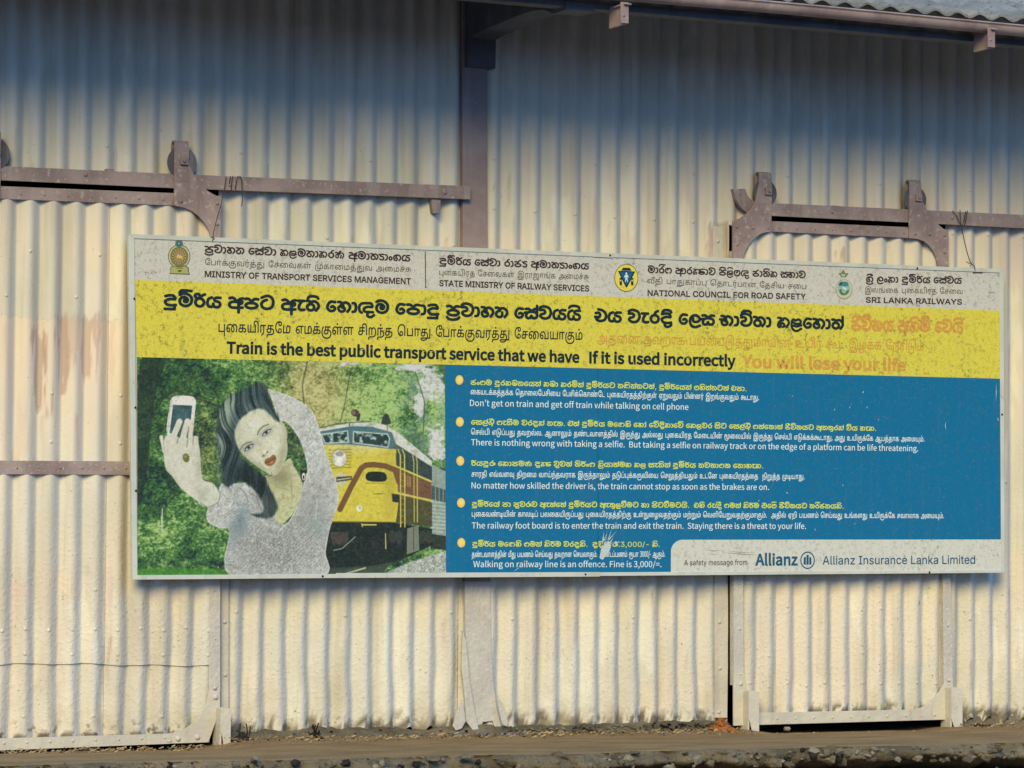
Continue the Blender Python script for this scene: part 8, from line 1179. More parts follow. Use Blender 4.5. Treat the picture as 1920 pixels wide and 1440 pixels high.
f.poly(pe([(400, 690), (420, 650), (470, 590), (500, 640), (610, 670), (625, 740), (600, 800), (580, 760), (500, 745), (440, 760)]), d + .0012, ink((206, 172, 88), .3))
disc_px(495, 220, 140, 130, d + .001, ink((92, 106, 96), .5)); disc_px(490, 230, 85, 85, d + .0015, ink((50, 104, 108), .4)); disc_px(490, 220, 28, 40, d + .002, ink((130, 166, 156), .4))
f.poly(pe([(150, 1310), (190, 1230), (180, 1080), (230, 1050), (340, 1020), (500, 1040), (670, 1010), (790, 1050), (840, 1090), (850, 1240), (890, 1340)]), d + .001, dk)
f.poly(pe([(180, 1290), (210, 1230), (205, 1090), (320, 1050), (500, 1080), (680, 1050), (800, 1090), (815, 1240), (850, 1310)]), d + .0015, ink((166, 162, 92), .5))
f.poly(pe([(380, 1090), (640, 1090), (650, 1125), (370, 1125)]), d + .002, ol); f.poly(pe([(440, 1180), (600, 1180), (570, 1245), (470, 1245)]), d + .002, ink((84, 90, 22), .3))
f.build('emblem', header)
# emblem 2: yellow disc, car behind an inverted blue triangle with a walking figure
f = Flat()
def E1(x, y): return (1145 + x * 60 / 1234, 485 + y * 70 / 1440)
def disc_px(cx, cy, rx, ry, d, col): c = E1(cx, cy); f.ell(c[0], c[1], rx * 60 / 1234, ry * 70 / 1440, d, col, 44)
bk = ink((34, 40, 34), .3)
disc_px(605, 740, 462, 535, d, ink((104, 92, 32), .4)); disc_px(605, 740, 436, 508, d + .0005, ink((218, 200, 84), .5))
f.poly(pe([(420, 440), (480, 350), (730, 355), (800, 450), (810, 480), (415, 480)]), d + .001, bk)
f.poly(pe([(440, 445), (790, 455), (800, 480), (430, 478)]), d + .0013, ink((110, 122, 128), .3))
for cx_ in (390, 830):
    f.poly(pe([(cx_ - 45, 760), (cx_, 720), (cx_ + 45, 770), (cx_ + 48, 1000), (cx_ + 20, 1035), (cx_ - 30, 1030), (cx_ - 48, 980)]), d + .001, bk)
    disc_px(cx_ - 2, 845, 24, 36, d + .0015, ink((210, 212, 190), .3))
f.poly(pe([(280, 470), (945, 495), (640, 1090), (610, 1110), (580, 1085)]), d + .002, bk)
f.poly(pe([(345, 515), (880, 530), (612, 1040)]), d + .0025, ink((28, 88, 124), .2))
disc_px(605, 565, 30, 38, d + .003, ink((216, 222, 216), .3))
f.poly(pe([(575, 610), (635, 610), (665, 640), (700, 715), (680, 730), (648, 680), (645, 740), (668, 900), (645, 905), (610, 770), (580, 905), (555, 900), (570, 740), (565, 680), (530, 735), (510, 720), (545, 640)]), d + .003, ink((206, 214, 210), .3))
f.build('emblem', header)
# emblem 3: crowned roundel with a green and blue landscape
f = Flat()
def E1(x, y): return (1555 + x * 60 / 1234, 500 + y * 70 / 1440)
gr = ink((112, 122, 84), .7)
f.poly(pe([(345, 245), (450, 250), (525, 130), (545, 110), (560, 140), (620, 250), (745, 255), (640, 410), (460, 405)]), d, gr)
f.poly(pe([(455, 290), (625, 295), (600, 375), (480, 372)]), d + .0006, ink((172, 176, 142), .6))
disc_px(570, 870, 330, 385, d, ink((168, 150, 118), .8)); disc_px(570, 870, 300, 355, d + .0005, ink((190, 186, 164), .8))
disc_px(560, 840, 245, 280, d + .001, ink((142, 174, 162), .5))
f.poly(pe([(345, 720), (360, 640), (450, 580), (600, 575), (720, 600), (745, 740), (600, 770), (500, 730), (420, 760)]), d + .0014, ink((66, 124, 124), .4))
disc_px(450, 655, 55, 55, d + .0018, ink((20, 86, 84), .3))
f.poly(pe([(380, 880), (470, 860), (500, 1000), (600, 1030), (700, 900), (770, 900), (730, 1010), (640, 1090), (500, 1100), (410, 1030)]), d + .0014, ink((86, 114, 58), .5))
f.poly(pe([(500, 800), (600, 790), (670, 870), (640, 900), (540, 850)]), d + .0018, ink((208, 214, 190), .4))
f.poly(pe([(300, 1060), (380, 1140), (500, 1190), (660, 1180), (800, 1080), (830, 1010), (860, 1060), (780, 1180), (600, 1240), (420, 1220)]), d + .0014, ink((178, 168, 116), .6))
f.build('emblem', header)
# sponsor's roundel: ring with three bars
f = Flat(); bl = ink((0, 84, 112), .4)
cx0, cy0 = 1514.2, 1050.4
f.ell(cx0, cy0, 13.6, 16.3, TD, bl, 48, (11.6, 14.2))
for x0, x1, y0, y1 in ((-7.2, -3.2, -6, 8), (-2, 2, -10, 8), (3.2, 7.2, -6, 8)):
    f.poly([(cx0 + x0, cy0 + y0 + (1.6 if x0 != -2 else 0)), (cx0 + x0 + (1.6 if x0 < 0 else 0), cy0 + y0), (cx0 + x1 - (1.6 if x0 > 0 else 0), cy0 + y0), (cx0 + x1, cy0 + y0 + (1.6 if x0 > 0 else 0)), (cx0 + x1, cy0 + y1), (cx0 + x0, cy0 + y1)], TD, bl)
f.build('logo', footer)
# scratches through the ink, and a crease in the footer sheet
f = Flat(); wsc = ink((196, 200, 190), .6); rnd = random.Random(5)
def scratch(x0, y0, x1, y1, w):
    L = math.hypot(x1 - x0, y1 - y0); nx_, ny_ = -(y1 - y0) / L * w, (x1 - x0) / L * w
    xm, ym = (x0 + x1) / 2 + rnd.uniform(-1, 1), (y0 + y1) / 2
    f.poly([(x0, y0), (xm + nx_, ym + ny_), (x1, y1), (xm - nx_, ym - ny_)], TD + .001, wsc)
for i in range(13):
    t = i / 12
    scratch(1124 + 10 * rnd.random(), 1048 - 24 * t, 1130 + 34 * t + rnd.uniform(-4, 4), 1022 - 26 * rnd.random() - 6, rnd.uniform(.3, 1.3))
f.poly([(1124, 1046), (1127, 1030), (1133, 1020), (1141, 1014), (1146, 1022), (1143, 1034), (1136, 1042), (1130, 1050)], TD + .0012, ink((186, 192, 182), .8))
for x0, y0, x1, y1, w in ((1868, 718, 1867.5, 752, .5), (1773, 790, 1774, 808, .5), (1475, 922, 1477.5, 926, .9), (1620, 733, 1617.5, 738, .8), (1565, 766, 1563.5, 770, .8), (1594, 762, 1593, 766, .7), (1626, 762, 1624.5, 766, .7), (1486, 741, 1484, 744, .7),
                        (1646, 785, 1647.5, 789, .5), (1870, 783, 1873, 790, .7), (1581, 908, 1580, 912, .6), (1424, 936, 1421, 942, .5), (1603, 980, 1601.5, 984, .5), (1528, 990, 1530, 996, .4), (962, 1072, 976, 1062, .5), (1187, 676, 1188, 686, .5), (302, 955, 302.5, 1000, .8)):
    scratch(x0, y0, x1, y1, w)
f.poly([(1120.6, 690.8), (1121.3, 690.8), (1122.3, 1075), (1121.6, 1075)], TD + .001, ink((0, 84, 118), .3))
f.build('scratches', field)
f = Flat()
for pts in ([(1322, 1031), (1340, 1032.4), (1352, 1031), (1340, 1033.6)], [(1358, 1036), (1390, 1037.6), (1420, 1041), (1388, 1039.4)], [(1364, 1033), (1392, 1035), (1416, 1037), (1390, 1036)], [(1326, 1038), (1346, 1039), (1338, 1039.6)]):
    f.poly(pts, TD, ink((158, 146, 126), .5))
f.build('crease', footer)

# ---- the printed picture: a woman photographing herself in front of a diesel train, screened as a fine grid of ink dots
def print_picture():
    nx, ny = 500, 350
    c = [(256.8, 669.6), (833.8, 683.6), (836.3, 1076.2), (258, 1078.4)]
    u, v = np.meshgrid(np.linspace(0, 1, nx), np.linspace(0, 1, ny))
    PX = (c[0][0] * (1 - u) + c[1][0] * u) * (1 - v) + (c[3][0] * (1 - u) + c[2][0] * u) * v
    PY = (c[0][1] * (1 - u) + c[1][1] * u) * (1 - v) + (c[3][1] * (1 - u) + c[2][1] * u) * v
    X, Y = (PX - 245) * 3.2, (PY - 660) * 3.2
    I = np.zeros(X.shape + (3,))
    def A(rgb): return np.array(rgb, float)
    def mixm(m, rgb):
        nonlocal I
        rgb = np.asarray(rgb, float)
        I = I * (1 - m[..., None]) + (rgb if rgb.ndim == 3 else rgb[None, None]) * m[..., None]
    def pm(pts, soft=3.0, grow=0.0):
        p = np.asarray(pts, float); b = 12 + soft + grow
        sel = (X > p[:, 0].min() - b) & (X < p[:, 0].max() + b) & (Y > p[:, 1].min() - b) & (Y < p[:, 1].max() + b)
        m = np.zeros(X.shape); m[sel] = np.clip(.5 - (poly_sdf(p, X[sel], Y[sel]) - grow) / soft, 0, 1); return m
    def line(pts, w, soft=2.5):
        m = np.zeros(X.shape)
        for (ax, ay), (bx, by) in zip(pts[:-1], pts[1:]):
            dx, dy = bx - ax, by - ay; t = np.clip(((X - ax) * dx + (Y - ay) * dy) / (dx * dx + dy * dy + 1e-9), 0, 1)
            D = np.hypot(X - ax - t * dx, Y - ay - t * dy)
            m = np.maximum(m, np.clip(.5 - (D - w / 2) / soft, 0, 1))
        return m
    def el(cx, cy, rx, ry, rot=0, soft=3.):
        a = math.radians(rot); x = (X - cx) * math.cos(a) + (Y - cy) * math.sin(a); y = -(X - cx) * math.sin(a) + (Y - cy) * math.cos(a)
        r = np.sqrt((x / rx) ** 2 + (y / ry) ** 2); return np.clip(.5 - (r - 1) * min(rx, ry) / soft, 0, 1)
    def blob(cx, cy, rx, ry, rot=0):
        a = math.radians(rot); x = (X - cx) * math.cos(a) + (Y - cy) * math.sin(a); y = -(X - cx) * math.sin(a) + (Y - cy) * math.cos(a)
        return np.exp(-((x / rx) ** 2 + (y / ry) ** 2))
    def sm(pts, n=6):
        p = np.array(pts, float); m = len(p); o = []
        for i in range(m):
            a, b, c_, d = p[i - 1], p[i], p[(i + 1) % m], p[(i + 2) % m]
            for t in np.linspace(0, 1, n, endpoint=False):
                o.append(.5 * (2 * b + (c_ - a) * t + (2 * a - 5 * b + 4 * c_ - d) * t * t + (-a + 3 * b - 3 * c_ + d) * t ** 3))
        return np.array(o)
    # --- trees
    big = fbm(X / 170, Y / 150, 1, 3); mid = fbm(X / 50 + .4 * fbm(X / 20, Y / 20, 6, 2), Y / 42, 2, 3, .6); fine = fbm(X / 15, Y / 12, 3, 2, .8)
    leaf = vnoise(X / 8.5 + 2 * vnoise(X / 22, Y / 22, 44), Y / 7.0 + 2 * vnoise(X / 20, Y / 24, 45), 46)
    lum = .36 * big + .30 * mid + .26 * fine + .20 * leaf
    region = .46 + .0 * X
    region += .34 * blob(1080, 230, 260, 300) + .32 * blob(1450, 250, 330, 330) + .12 * blob(620, 180, 260, 200) + .30 * blob(1790, 330, 160, 330)
    region -= .22 * blob(120, 420, 190, 480) + .06 * blob(380, 330, 120, 200) + .10 * blob(200, 1230, 260, 90)
    region += .22 * blob(280, 1060, 280, 120) + .10 * blob(420, 560, 90, 200) + .05 * blob(130, 930, 120, 100)
    L_ = np.clip((lum - .545) * 2.7 + region - .03, 0, 1.15)
    hue = np.clip(blob(1080, 260, 210, 330) * 1.2 + .55 * blob(440, 560, 110, 260), 0, 1)
    dark, midc, hi = A((22, 42, 42)), A((62, 106, 52)), A((166, 190, 110))
    yel_m, yel_h = A((128, 122, 66)), A((196, 186, 122))
    mc = midc * (1 - hue[..., None]) + yel_m * hue[..., None]; hc = hi * (1 - hue[..., None]) + yel_h * hue[..., None]
    a = np.clip(L_ / .55, 0, 1)[..., None]; b = np.clip((L_ - .55) / .5, 0, 1)[..., None]
    I = (dark * (1 - a) + mc * a) * (1 - b) + hc * b
    # bluish far trees and gaps of sky at the right
    far = np.clip(blob(1760, 330, 150, 330) * 1.1, 0, 1) * np.clip(fbm(X / 60, Y / 60, 11, 3) * 2 - .55, 0, 1)
    mixm(far * .8, (126, 152, 138))
    sky_m = np.clip(blob(1800, 190, 80, 110) + blob(1830, 560, 60, 130) + blob(1690, 90, 90, 30) + .9 * blob(1300, 66, 90, 22) + .8 * blob(1720, 330, 45, 90), 0, 1)
    sky_m = np.clip((sky_m + (fbm(X / 34, Y / 30, 17, 4, .6) - .5) * 1.5 - .42) * 4, 0, 1)
    mixm(sky_m * .92, (214, 208, 200))
    # trunks and boughs
    mixm(pm(sm([(70, 30), (200, 30), (150, 240), (120, 460), (90, 760), (40, 900), (40, 300)])) * .7, (28, 40, 38))
    for pts, w in (([(110, 420), (200, 260), (330, 170), (470, 120)], 12), ([(150, 300), (260, 230), (420, 290), (520, 330)], 14), ([(100, 520), (230, 420), (300, 330)], 9),
                   ([(1040, 60), (1010, 200), (1030, 420)], 9), ([(1300, 120), (1270, 300), (1240, 420)], 7), ([(1420, 140), (1360, 260)], 5), ([(230, 470), (330, 520), (430, 620), (470, 730)], 8), ([(1700, 120), (1760, 300), (1750, 480)], 8)):
        mixm(line(pts, w, 5) * .6, (44, 50, 42))
    # lawn
    gl = np.clip((Y - 1295 - 14 * (fbm(X / 60, Y * 0, 5, 2) - .5)) / 12, 0, 1) * np.clip((600 - X) / 20, 0, 1)
    mixm(gl, A((66, 122, 46))[None, None] * (.75 + .5 * fine[..., None]))
    mixm(line([(184, 940), (186, 1085)], 5), (196, 196, 160))
    # --- train
    tex = (fbm(X / 16, Y / 14, 31, 3) - .5)
    def shade(m, rgb, k=26): mixm(m, np.asarray(rgb, float)[None, None] + tex[..., None] * k)
    shade(pm([(1790, 670), (1895, 720), (1895, 1110), (1795, 1095)]), (142, 154, 142))
    shade(pm([(1800, 800), (1895, 830), (1895, 905), (1800, 885)]), (66, 84, 80))
    for y in range(900, 1080, 22): mixm(line([(1800, y), (1895, y + 8)], 6) * .7, (200, 204, 178))
    for x in (1826, 1850, 1874): mixm(line([(x, 805), (x, 895)], 4), (150, 160, 150))
    shade(pm([(1795, 1090), (1895, 1105), (1895, 1190), (1795, 1180)]), (40, 50, 44))
    shade(pm([(1550, 480), (1805, 668), (1805, 790), (1560, 690)]), (44, 60, 58))
    for k in range(5): mixm(line([(1600, 560 + k * 24), (1790, 690 + k * 20)], 3) * .5, (86, 102, 96))
    shade(pm([(1540, 690), (1800, 780), (1800, 905), (1540, 850)]), (112, 76, 54))
    shade(pm([(1540, 850), (1805, 905), (1805, 1050), (1540, 1020)]), (74, 70, 46))
    mixm(line([(1560, 678), (1800, 778)], 11), (206, 190, 82)); mixm(line([(1550, 838), (1800, 893)], 12), (206, 188, 78))
    for q in ([(1640, 742), (1640, 800)], [(1655, 748), (1655, 806)], [(1668, 752), (1668, 808)]): mixm(line(q, 6) * .8, (176, 146, 76))
    for k in range(6): mixm(line([(1735, 800 + k * 12), (1780, 812 + k * 12)], 3) * .6, (68, 52, 40))
    shade(pm([(1110, 462), (1300, 426), (1425, 422), (1520, 438), (1585, 478), (1805, 655), (1805, 690), (1570, 545), (1540, 490), (1300, 452), (1120, 490)]), (206, 202, 190))
    mixm(line([(1110, 458), (1200, 436), (1300, 424), (1430, 418)], 5), (70, 78, 70))
    nose = sm([(1120, 555), (1160, 552), (1310, 552), (1555, 580), (1580, 640), (1580, 1020), (1380, 1022), (1180, 1020), (1185, 800)], 3)
    shade(pm(nose), (210, 188, 66))
    mixm(blob(1330, 570, 250, 40) * .55, (216, 206, 160)); mixm(blob(1545, 800, 40, 240) * .35, (150, 130, 44))
    shade(pm([(1110, 478), (1310, 445), (1430, 448), (1556, 482), (1580, 545), (1556, 584), (1310, 556), (1130, 556)]), (74, 108, 112))
    g = fbm(X / 22, Y / 20, 41, 3)
    for w_ in ([(1120, 492), (1286, 470), (1294, 545), (1146, 552)], [(1318, 474), (1530, 490), (1546, 520), (1534, 576), (1314, 548)]):
        mixm(pm(w_, 4), (188, 196, 186)); m = pm(w_, 4, -7)
        mixm(m, A((38, 54, 52))[None, None] + np.clip((g - .5) * 5, 0, 1)[..., None] * A((130, 140, 128)))
    mixm(line([(1296, 430), (1306, 556)], 8), (80, 104, 104))
    for k in range(7): mixm(line([(1170, 590 + k * 18), (1306, 584 + k * 18)], 5) * .85, (120, 110, 46))
    mixm(el(1234, 638, 52, 58), (170, 156, 84)); mixm(el(1234, 638, 42, 48), (222, 216, 200)); mixm(el(1236, 612, 24, 16), (160, 150, 140)); mixm(el(1240, 650, 20, 18) * .6, (240, 236, 226))
    mixm(line([(1238, 945), (1300, 820), (1366, 700), (1395, 680), (1440, 676), (1510, 684), (1575, 708), (1600, 780)], 34), (112, 76, 48))
    mixm(pm(sm([(1408, 722), (1510, 724), (1516, 776), (1404, 772)], 3)), (26, 36, 34)); mixm(line([(1395, 786), (1510, 790)], 5), (150, 132, 50))
    mixm(el(1245, 765, 34, 42), (196, 190, 150)); mixm(pm([(1215, 750), (1310, 744), (1312, 768), (1215, 782)]), (70, 66, 56)); mixm(line([(1222, 768), (1300, 757)], 7, 3) * .8, (214, 208, 186))
    mixm(el(1355, 938, 17, 20), (232, 226, 200)); mixm(el(1470, 852, 30, 3), (110, 96, 40)); mixm(line([(1185, 1018), (1580, 1022)], 6), (120, 104, 40))
    mixm(pm([(998, 712), (1060, 704), (1060, 770), (1000, 782)]), (30, 36, 34)); mixm(el(1018, 748, 11, 22) - el(1018, 752, 5, 12), (222, 216, 196)); mixm(line([(1036, 730), (1034, 762), (1050, 760)], 6), (222, 216, 196))
    shade(pm([(1130, 1022), (1550, 1022), (1805, 1062), (1805, 1160), (1640, 1235), (1560, 1262), (1400, 1290), (1130, 1320)]), (26, 36, 36), 22)
    shade(pm([(1180, 1080), (1290, 1080), (1280, 1160), (1190, 1150)]), (66, 58, 54)); mixm(line([(1200, 1190), (1250, 1180), (1330, 1110)], 7), (120, 124, 110)); mixm(line([(1375, 1036), (1458, 1038)], 8), (206, 186, 90))
    mixm(line([(1370, 1032), (1375, 1048)], 6), (206, 186, 90)); mixm(line([(1516, 1090), (1518, 1180)], 6), (196, 180, 80))
    mixm(pm([(1650, 1060), (1720, 1040), (1726, 1190), (1648, 1215)]) * .8, (136, 138, 116)); mixm(line([(1690, 1050), (1690, 1190)], 5), (60, 62, 52))
    for x_ in (1560, 1600, 1745, 1785): mixm(el(x_, 1110, 22, 40) * .6, (64, 66, 56))
    mixm(pm([(1555, 850), (1600, 856), (1600, 905), (1558, 900)]), (34, 42, 38))
    for xx in (1608, 1634): mixm(line([(xx - 14, 585), (xx, 620), (xx + 2, 1050)], 6), (206, 190, 92))
    for k in range(11): mixm(line([(1608, 660 + k * 36), (1634, 664 + k * 36)], 3) * .8, (190, 176, 90))
    for xx in (1692, 1712): mixm(line([(xx - 8, 620), (xx, 660), (xx + 2, 1020)], 5), (206, 190, 92))
    mixm(el(1330, 366, 26, 22, 20), (70, 58, 52)); mixm(el(1320, 364, 12, 14), (120, 96, 84)); mixm(pm([(1340, 360), (1364, 372), (1356, 414), (1338, 414)]), (56, 56, 52))
    mixm(pm(sm([(1500, 392), (1508, 374), (1532, 374), (1540, 392), (1548, 432), (1492, 432)], 3)), (48, 58, 56)); mixm(line([(1518, 368), (1518, 436)], 5), (40, 50, 48)); mixm(line([(1526, 436), (1528, 470)], 5), (60, 66, 60))
    # ballast and rail
    bal = pm([(1480, 1345), (1640, 1270), (1900, 1190), (1900, 1345)], 10)
    mixm(bal, A((170, 170, 156))[None, None] + (fbm(X / 7, Y / 7, 51, 2) - .5)[..., None] * 150)
    mixm(pm([(1120, 1300), (1400, 1285), (1560, 1262), (1480, 1345), (1120, 1345)], 8) * .85, (56, 64, 56))
    mixm(line([(1230, 1342), (1392, 1296)], 9), (184, 172, 150))
    # --- the woman: knitted jumper
    jump = sm([(585, 1345), (575, 1080), (520, 1058), (455, 1025), (440, 975), (446, 935), (392, 905), (420, 880), (500, 860), (522, 800), (540, 790), (600, 792), (660, 785), (720, 800), (880, 1030), (960, 960), (1015, 800), (1040, 700), (1000, 540), (925, 430), (865, 400), (835, 300), (798, 222), (850, 238), (930, 262), (1010, 305), (1062, 345), (1092, 400), (1118, 480), (1142, 570), (1172, 660), (1196, 730), (1226, 820), (1226, 905), (1200, 990), (1172, 1080), (1150, 1200), (1130, 1345)], 5)
    mj = pm(jump, 4)
    kn = np.sin((X + 8 * np.sin(Y / 26)) / 3.1) * np.sin((Y * .9 - X * .28) / 3.4)
    knit = kn * 24 + (vnoise(X / 5.2, Y / 4.6, 61) - .55) * 110 + (vnoise(X / 11, Y / 9, 62) - .5) * 50
    cov = np.clip(.20 + .5 * blob(860, 1200, 340, 240) + .35 * blob(1060, 560, 60, 240) + .3 * blob(560, 930, 120, 90), 0, 1)
    base = A((194, 190, 180))[None, None] - 40 * blob(850, 1180, 330, 240)[..., None] * A((1, .98, .92)) - 26 * blob(1080, 900, 90, 160)[..., None]
    mixm(mj, base + (knit * cov)[..., None]); rim = mj * np.clip((pm(jump, 4) - pm(jump, 4, -7)), 0, 1); mixm(rim * .6, (222, 218, 204))
    mixm(mj * blob(640, 1020, 44, 110, 14) * .6, (84, 108, 114)); mixm(mj * line([(560, 800), (600, 850), (640, 960), (640, 1080)], 5, 10) * .4, (96, 110, 110)); mixm(mj * blob(1100, 1040, 70, 90, -20) * .35, (120, 142, 140)); mixm(mj * blob(590, 1080, 30, 60) * .5, (120, 136, 134))
    mixm(mj * line([(1040, 690), (1060, 800), (1100, 900), (1090, 1000)], 8, 10) * .35, (232, 226, 212)); mixm(mj * line([(560, 800), (640, 790), (700, 830)], 8, 8) * .5, (232, 228, 214))
    mixm(mj * line([(720, 960), (800, 1040), (880, 1062)], 18, 20) * .35, (226, 222, 206)); mixm(mj * blob(900, 330, 70, 50) * .5, (214, 202, 192))
    mixm(mj * line([(1015, 800), (990, 900), (930, 1000), (880, 1040)], 7, 8) * .5, (150, 150, 130))
    # neck and chest
    chest = sm([(760, 740), (830, 740), (930, 640), (960, 690), (1010, 790), (990, 900), (940, 985), (880, 1036), (845, 990), (850, 900), (810, 820)], 5)
    mc_ = pm(chest, 5); mixm(mc_, A((192, 186, 138))[None, None] + (fine[..., None] - .5) * 18)
    mixm(mc_ * blob(880, 750, 70, 60) * .85, (130, 124, 88)); mixm(mc_ * line([(945, 780), (948, 890)], 5, 6) * .6, (128, 122, 80)); mixm(mc_ * line([(840, 795), (890, 820), (945, 832)], 4, 5) * .5, (128, 120, 80)); mixm(mc_ * blob(960, 720, 20, 70, -20) * .5, (214, 206, 172))
    # raised forearm, hand and telephone
    arm_ = sm([(196, 520), (232, 498), (300, 520), (376, 506), (398, 570), (406, 640), (410, 720), (424, 770), (480, 790), (522, 850), (512, 905), (450, 932), (396, 902), (330, 850), (285, 810), (240, 745), (204, 700), (192, 610)], 5)
    phone = sm([(212, 500), (226, 330), (236, 282), (262, 264), (340, 264), (370, 276), (380, 300), (374, 360), (352, 540), (300, 560)], 4)
    mixm(pm(phone, 3), (222, 212, 200)); mixm(pm(phone, 3) * line([(214, 500), (232, 300)], 5, 4) * .6, (158, 154, 144))
    mixm(pm([(246, 316), (358, 322), (336, 540), (226, 486)], 3), A((52, 82, 84))[None, None] + (fbm(X / 40, Y / 30, 71, 2) - .5)[..., None] * 40)
    skin = A((208, 200, 178))
    am = pm(arm_, 4)
    for p0, p1, r in (((236, 540), (284, 418), 34), ((292, 560), (330, 416), 34), ((338, 560), (352, 420), 24), ((380, 580), (378, 518), 30), ((196, 600), (178, 510), 20)): am = np.maximum(am, line([p0, p1], r, 4))
    mixm(am, skin[None, None] + (fbm(X / 20, Y / 20, 81, 3)[..., None] - .5) * 22)
    mixm(am * blob(440, 860, 60, 50, 30) * .5, (150, 150, 124)); mixm(am * blob(470, 850, 24, 60, 30) * .6, (226, 222, 200)); mixm(am * blob(395, 690, 20, 110) * .4, (150, 144, 120)); mixm(am * blob(250, 760, 24, 80, -30) * .35, (162, 156, 132))
    for q in ([(268, 548), (302, 440)], [(326, 572), (338, 450)], [(362, 560), (364, 470)]): mixm(line(q, 5, 4) * .75, (104, 96, 76))
    mixm(line([(190, 520), (196, 600)], 3, 4) * .5, (110, 100, 80)); mixm(line([(300, 590), (296, 690)], 4, 10) * .25, (140, 130, 106)); mixm(line([(350, 600), (370, 690)], 4, 10) * .25, (140, 130, 106))
    for q in ((284, 410), (330, 408), (352, 416)): mixm(el(q[0], q[1], 8, 10) * .5, (226, 206, 196))
    mixm(el(322, 636, 19, 27, -10), (96, 98, 44)); mixm(el(318, 628, 8, 11) * .7, (150, 150, 84)); mixm(line([(302, 622), (346, 626)], 4) * .6, (120, 116, 70))
    mixm(line([(404, 905), (450, 934), (510, 905), (524, 850), (480, 785), (424, 764)], 6, 5) * .6, (86, 100, 98))
    # face
    face = sm([(602, 500), (612, 440), (650, 385), (710, 345), (770, 338), (830, 380), (872, 425), (900, 470), (918, 540), (920, 600), (905, 660), (870, 722), (838, 742), (800, 726), (740, 688), (680, 640), (630, 580)], 5)
    mf = pm(face, 7)
    mixm(mf, A((208, 201, 172))[None, None] + (fbm(X / 26, Y / 26, 91, 3)[..., None] - .5) * 12)
    mixm(mf * blob(640, 480, 40, 90, -20) * .35, (168, 166, 138)); mixm(mf * blob(900, 570, 30, 120, 8) * .75, (166, 160, 124)); mixm(mf * blob(858, 700, 46, 30, -40) * .7, (168, 160, 124)); mixm(mf * blob(740, 686, 66, 20, 38) * .8, (158, 148, 112)); mixm(mf * blob(850, 560, 40, 40) * .5, (226, 220, 198)); mixm(mf * blob(720, 440, 60, 40, -20) * .5, (222, 216, 196))
    mixm(line([(752, 662), (770, 690), (792, 706)], 4, 4) * .55, (124, 110, 80)); mixm(mf * blob(760, 560, 16, 60, -32) * .3, (176, 166, 134)); mixm(mf * blob(744, 590, 18, 14) * .35, (176, 160, 124))
    mixm(mf * blob(668, 600, 26, 60, -38) * .35, (164, 158, 128)); mixm(mf * blob(884, 640, 22, 80, 14) * .45, (150, 144, 108)); mixm(mf * blob(812, 708, 30, 12, -30) * .35, (160, 148, 112)); mixm(mf * blob(706, 560, 40, 20, -36) * .3, (160, 156, 132)); mixm(mf * line([(736, 520), (752, 560), (764, 600), (772, 622)], 5, 12) * .4, (168, 158, 126)); mixm(mf * blob(782, 596, 12, 16, -30) * .5, (232, 226, 206)); mixm(mf * blob(838, 700, 16, 14) * .4, (230, 224, 200))
    def brow(pts, w): mixm(line(pts, w, 4) * .8, (96, 90, 72))
    brow([(640, 588), (652, 562), (676, 546), (708, 540)], 8); brow([(742, 496), (754, 468), (776, 446), (808, 434)], 8)
    for cx_, cy_, r_ in ((690, 574, -36), (795, 484, -36)):
        mixm(blob(cx_, cy_ - 2, 38, 22, r_) * .75, (112, 118, 104)); ey_ = el(cx_, cy_, 26, 7.5, r_); mixm(ey_, (190, 194, 182)); mixm(el(cx_, cy_, 10, 10) * np.clip(ey_ * 1.2, 0, 1), (62, 84, 82)); mixm(el(cx_, cy_, 5, 5) * ey_, (20, 26, 26))
        ca, sa = math.cos(math.radians(r_)), math.sin(math.radians(r_))
        up_ = [(cx_ + x * ca - y * sa, cy_ + x * sa + y * ca) for x, y in ((-30, 3), (-18, -6), (0, -9), (18, -7), (34, 1))]
        mixm(line(up_, 5.5, 3) * .95, (30, 34, 32)); lo_ = [(cx_ + x * ca - y * sa, cy_ + x * sa + y * ca) for x, y in ((-26, 6), (0, 12), (26, 6))]
        mixm(line(lo_, 2.5, 3) * .6, (70, 70, 60))
    mixm(line([(764, 626), (778, 632), (790, 622), (800, 600), (806, 596)], 4, 4) * .75, (120, 98, 72)); mixm(el(778, 622, 7, 4, -30), (84, 66, 50)); mixm(el(800, 602, 5, 4, -30), (96, 76, 58))
    lips = sm([(784, 668), (788, 646), (806, 636), (818, 632), (832, 618), (848, 622), (854, 642), (844, 668), (822, 684), (800, 682)], 5)
    mixm(pm(lips, 5), (138, 88, 52)); mixm(line([(790, 666), (812, 656), (830, 646), (848, 634)], 5, 3) * .85, (86, 46, 30)); mixm(blob(826, 664, 14, 8, -30) * .55, (196, 152, 100))
    # ear
    mixm(pm(sm([(872, 408), (890, 420), (916, 470), (918, 520), (902, 500), (886, 460)], 4), 4) * .9, (190, 182, 156))
    # hair
    hair = sm([(504, 420), (520, 345), (560, 280), (620, 238), (690, 212), (730, 180), (780, 192), (800, 226), (822, 290), (846, 350), (872, 402), (858, 418), (830, 392), (790, 350), (740, 340), (690, 362), (640, 405), (608, 470), (612, 540), (640, 610), (690, 672), (740, 710), (790, 752), (806, 800), (842, 870), (862, 930), (842, 978), (800, 1000), (740, 992), (700, 972), (760, 968), (776, 930), (748, 860), (700, 810), (640, 770), (590, 800), (556, 808), (530, 770), (532, 690), (512, 600), (500, 500)], 5)
    mh = np.clip(pm(hair, 16) + (vnoise((X * .95 - Y * .1) / 6, Y / 90, 99) - .5) * pm(hair, 60) * (1 - pm(hair, 60)) * 2.2, 0, 1)
